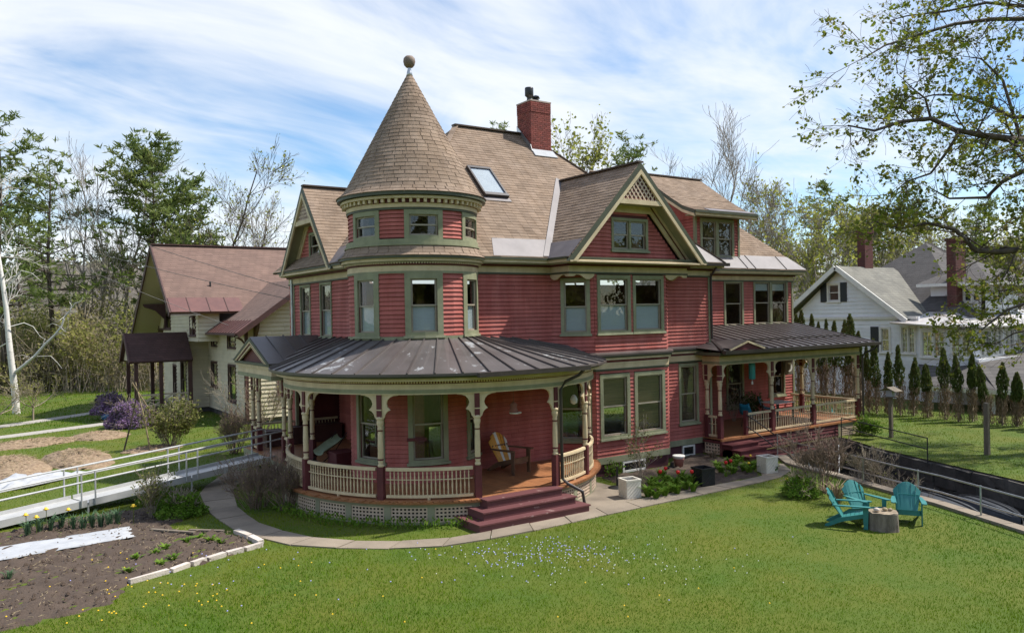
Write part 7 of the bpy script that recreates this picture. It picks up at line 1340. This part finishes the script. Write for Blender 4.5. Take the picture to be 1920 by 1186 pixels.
# --- overhead cables to the houses
def cable(label, pts): 
    P_ = []
    for a, b in zip(pts, pts[1:]):
        for s in np.linspace(0, 1, 10): q = np.array(a)*(1-s)+np.array(b)*s; q[2] -= .5*4*s*(1-s)*.8; P_.append(q)
    obj('power_cable', MB().tube(P_, .011, 4), 'wire', label=label, cat='cable')
cable('thick overhead cable running down to the yellow house wing', [at(-260, 300, 36), (10.6, 40.5, 4.75)]); cable('upper overhead cable crossing the red-brown roof', [at(-260, 250, 36), (9.6, 28.4, 6.1)]); cable('lower overhead cable crossing the red-brown roof', [at(-260, 330, 37), (9.6, 28.3, 5.7)])
# ================================================================== GRASS
def vnoise(P, s, seed):
    r = np.random.default_rng(seed).random((64, 64)); q = P*s; i = np.floor(q).astype(int); f = q-i; f = f*f*(3-2*f); g = lambda a, b: r[(i[:, 0]+a) % 64, (i[:, 1]+b) % 64]
    return (g(0, 0)*(1-f[:, 0])+g(1, 0)*f[:, 0])*(1-f[:, 1])+(g(0, 1)*(1-f[:, 0])+g(1, 1)*f[:, 0])*f[:, 1]
def grass(name, n, seed, px, py, hgt, label):
    rng = np.random.default_rng(seed); X = rng.uniform(*px, n); Y = rng.uniform(*py, n); d = ((X-CX)/F_PX)[:, None]*rt-((Y-CY)/F_PX)[:, None]*up+fw; t = -CAM_H/d[:, 2]; P = (CAMP+d*t[:, None])[:, :2]; dep = t
    keep = (dep > 3) & (dep < 75)
    HB = [(8.9, 29), (7.8, 28.4), (7.8, 23.6), *[pol(a, 4.66) for a in range(144, 345, 6)], (16, 18.6), (22.8, 17.4), (22.8, 18.6), (29.8, 18.6), (30, 29)]
    for poly in (PATH_POLY, APRON, BED, SOIL, TR_NEAR+TR_FAR[::-1], HB, [(9.8, 53), (9.8, 46), (6.8, 47.6), (6.8, 44.8), (10.8, 44.8), (10.8, 38.6), (17.3, 38.6), (17.3, 53)]): keep &= ~inpoly(P, poly)
    keep &= ~((P[:, 0] > 38) & (P[:, 1] > 12)); keep &= ~((P[:, 0] > 9.4) & (P[:, 0] < 12.9) & (P[:, 1] > 15.5) & (P[:, 1] < 17))
    for g in GP:
        for a, b in zip(g, g[1:]):
            a, b = np.array(a), np.array(b); ab = b-a; s = np.clip(((P-a)@ab)/(ab@ab), 0, 1); keep &= np.hypot(*(P-a-s[:, None]*ab).T) > .5
    P, dep = P[keep], dep[keep]; m = len(P); lod = np.maximum(1, dep/13); a = rng.random(m)*2*pi; big = .55+.9*vnoise(P, .35, 1)+.35*vnoise(P, 1.7, 2); h = hgt*big*(.5+.8*rng.random(m))*lod**.35; w = .0046*lod**.9*(.7+.7*rng.random(m)); ln = rng.random(m)*.9*h; la = rng.random(m)*2*pi
    b3 = np.c_[P, np.full(m, -.004)]; sd = np.c_[np.cos(a)*w, np.sin(a)*w, np.zeros(m)]; tip = b3+np.c_[np.cos(la)*ln, np.sin(la)*ln, h]; V = np.stack([b3-sd, b3+sd, tip], 1).reshape(-1, 3)
    n1, n2, n3 = vnoise(P, .22, 3), vnoise(P, .8, 4), vnoise(P, 3.1, 5); tint = .02+.62*n1+.3*n2+.10*(n3-.5)+.10*(rng.random(m)-.5); straw = rng.random(m) < (0.006+.12*np.clip((vnoise(P, .55, 6)-.62)*4, 0, 1)); tint = np.where(straw, .85+.15*rng.random(m), np.clip(tint, 0, .78))
    me = npmesh(name, V, np.arange(3*m).reshape(m, 3), np.repeat(tint, 3)); obj(name, None, 'grass', me=me, kind='stuff', label=label, cat='grass')
grass('lawn_grass', 520000, 1, (-500, 2420), (735, 1500), .036, 'bright green spring lawn around the houses'); grass('lawn_grass', 60000, 2, (-400, 2300), (690, 800), .06, 'short grass of the lawns farther back')
# taller greenery hugging the porch skirt
rg = np.random.default_rng(21); C = []
for a in np.linspace(176, 250, 900): q = pol(a+rg.normal()*.6, 4.62+.42*rg.random()); C.append((*q, .02+.2*rg.random()))
V, F, tt = leafmesh(C, .085, rg, .55, dirs=np.tile([0, 0, 1.], (900, 1))); obj('ground_cover', None, 'bed_leaf', me=npmesh('ground_cover', V, F, tt), kind='stuff', label='low green ground cover along the round porch skirt', cat='ground cover')
grass_edge = []
# flowers too small to pick apart
def specks(name, label, pts, m_, r, z=.075, seed=0):
    mb = MB()
    for x_, y_ in pts: mb.lathe([(r*.3, z-.012), (r, z), (r*.4, z+r*.7)], (x_, y_, 0), 5)
    obj(name, mb, m_, kind='stuff', label=label, cat='flowers')
def scat(n, cx_, cy_, sx_, sy_): return [on_z(min(1900, max(0, rg.normal(cx_, sx_))), min(1180, max(1012, rg.normal(cy_, sy_))))[:2] for _ in range(n)]
specks('scilla_flowers', 'drift of tiny lilac-blue flowers in the front lawn', scat(130, 1010, 1042, 95, 13)+scat(40, 1000, 1060, 220, 30)+scat(25, 400, 1090, 120, 30), 'lilac_flower', .016); specks('white_lawn_flowers', 'tiny white flowers sprinkled through the front lawn', scat(120, 1050, 1045, 120, 16)+scat(40, 1150, 1070, 150, 25), 'white_flower', .012); specks('dandelion_flowers', 'scattered yellow dandelions in the lawn near the vegetable bed', scat(46, 330, 1105, 110, 32)+scat(9, 150, 1165, 60, 10)+scat(16, 1000, 1100, 420, 50), 'yellow_flower', .018)
rg2 = np.random.default_rng(5); mb = MB()   # straw and twigs on the bare soil
for _ in range(700):
    x_, y_ = rg2.uniform(-1, 5), rg2.uniform(15.5, 23); a = rg2.random()*pi; l = rg2.uniform(.03, .12)
    if inpoly(np.array([[x_, y_]]), SOIL)[0]: mb.beam((x_, y_, .075), (x_+cos(a)*l, y_+sin(a)*l, .085), .008, .006)

for _ in range(0): pass
clod = MB()
for _ in range(1900):
    x_, y_ = rg2.uniform(-1.5, 5.2), rg2.uniform(15.3, 23.3); r_ = abs(rg2.normal())*.018+.012
    if inpoly(np.array([[x_, y_]]), SOIL)[0]: q_ = rg2.normal(size=(4, 3)); q_ /= np.linalg.norm(q_, axis=1)[:, None]; c_ = np.array([x_, y_, .05+r_*.3]); clod.add([c_+r_*np.array(k_) for k_ in ((1, 0, -.4), (-.5, .9, -.4), (-.5, -.9, -.3), (.1*q_[0][0], .2*q_[0][1], .9))], [(0, 1, 3), (1, 2, 3), (2, 0, 3)])
obj('soil_clods', clod, 'soil', kind='stuff', label='crumbly clods on the bare garden soil', cat='soil')
str_ = MB()
for px_, py_, rx_, ry_ in ((16, 878, 1.2, 2.7), (146, 862, 1.1, 2.3), (188, 818, 1.1, 1.3), (60, 832, 1.9, 1.1)):
    cm = on_z(px_, py_)
    for _ in range(420):
        a_, f_ = rg2.random()*2*pi, sqrt(rg2.random()); h_ = (.3 if ry_ > 2 else .17)*(1-f_**2.4); x_, y_ = cm[0]+rx_*f_*cos(a_), cm[1]+ry_*f_*sin(a_); b_ = rg2.random()*pi; l_ = rg2.uniform(.08, .28); str_.beam((x_, y_, h_+.015), (x_+cos(b_)*l_, y_+sin(b_)*l_, h_+.015+rg2.normal()*.03), .014, .01)
obj('mulch_straw', str_, 'dry_grass', kind='stuff', label='loose straw strewn over the mulch mounds', cat='straw')
obj('straw_litter', mb, 'dry_grass', kind='stuff', label='straw scattered on the bare garden soil', cat='straw')
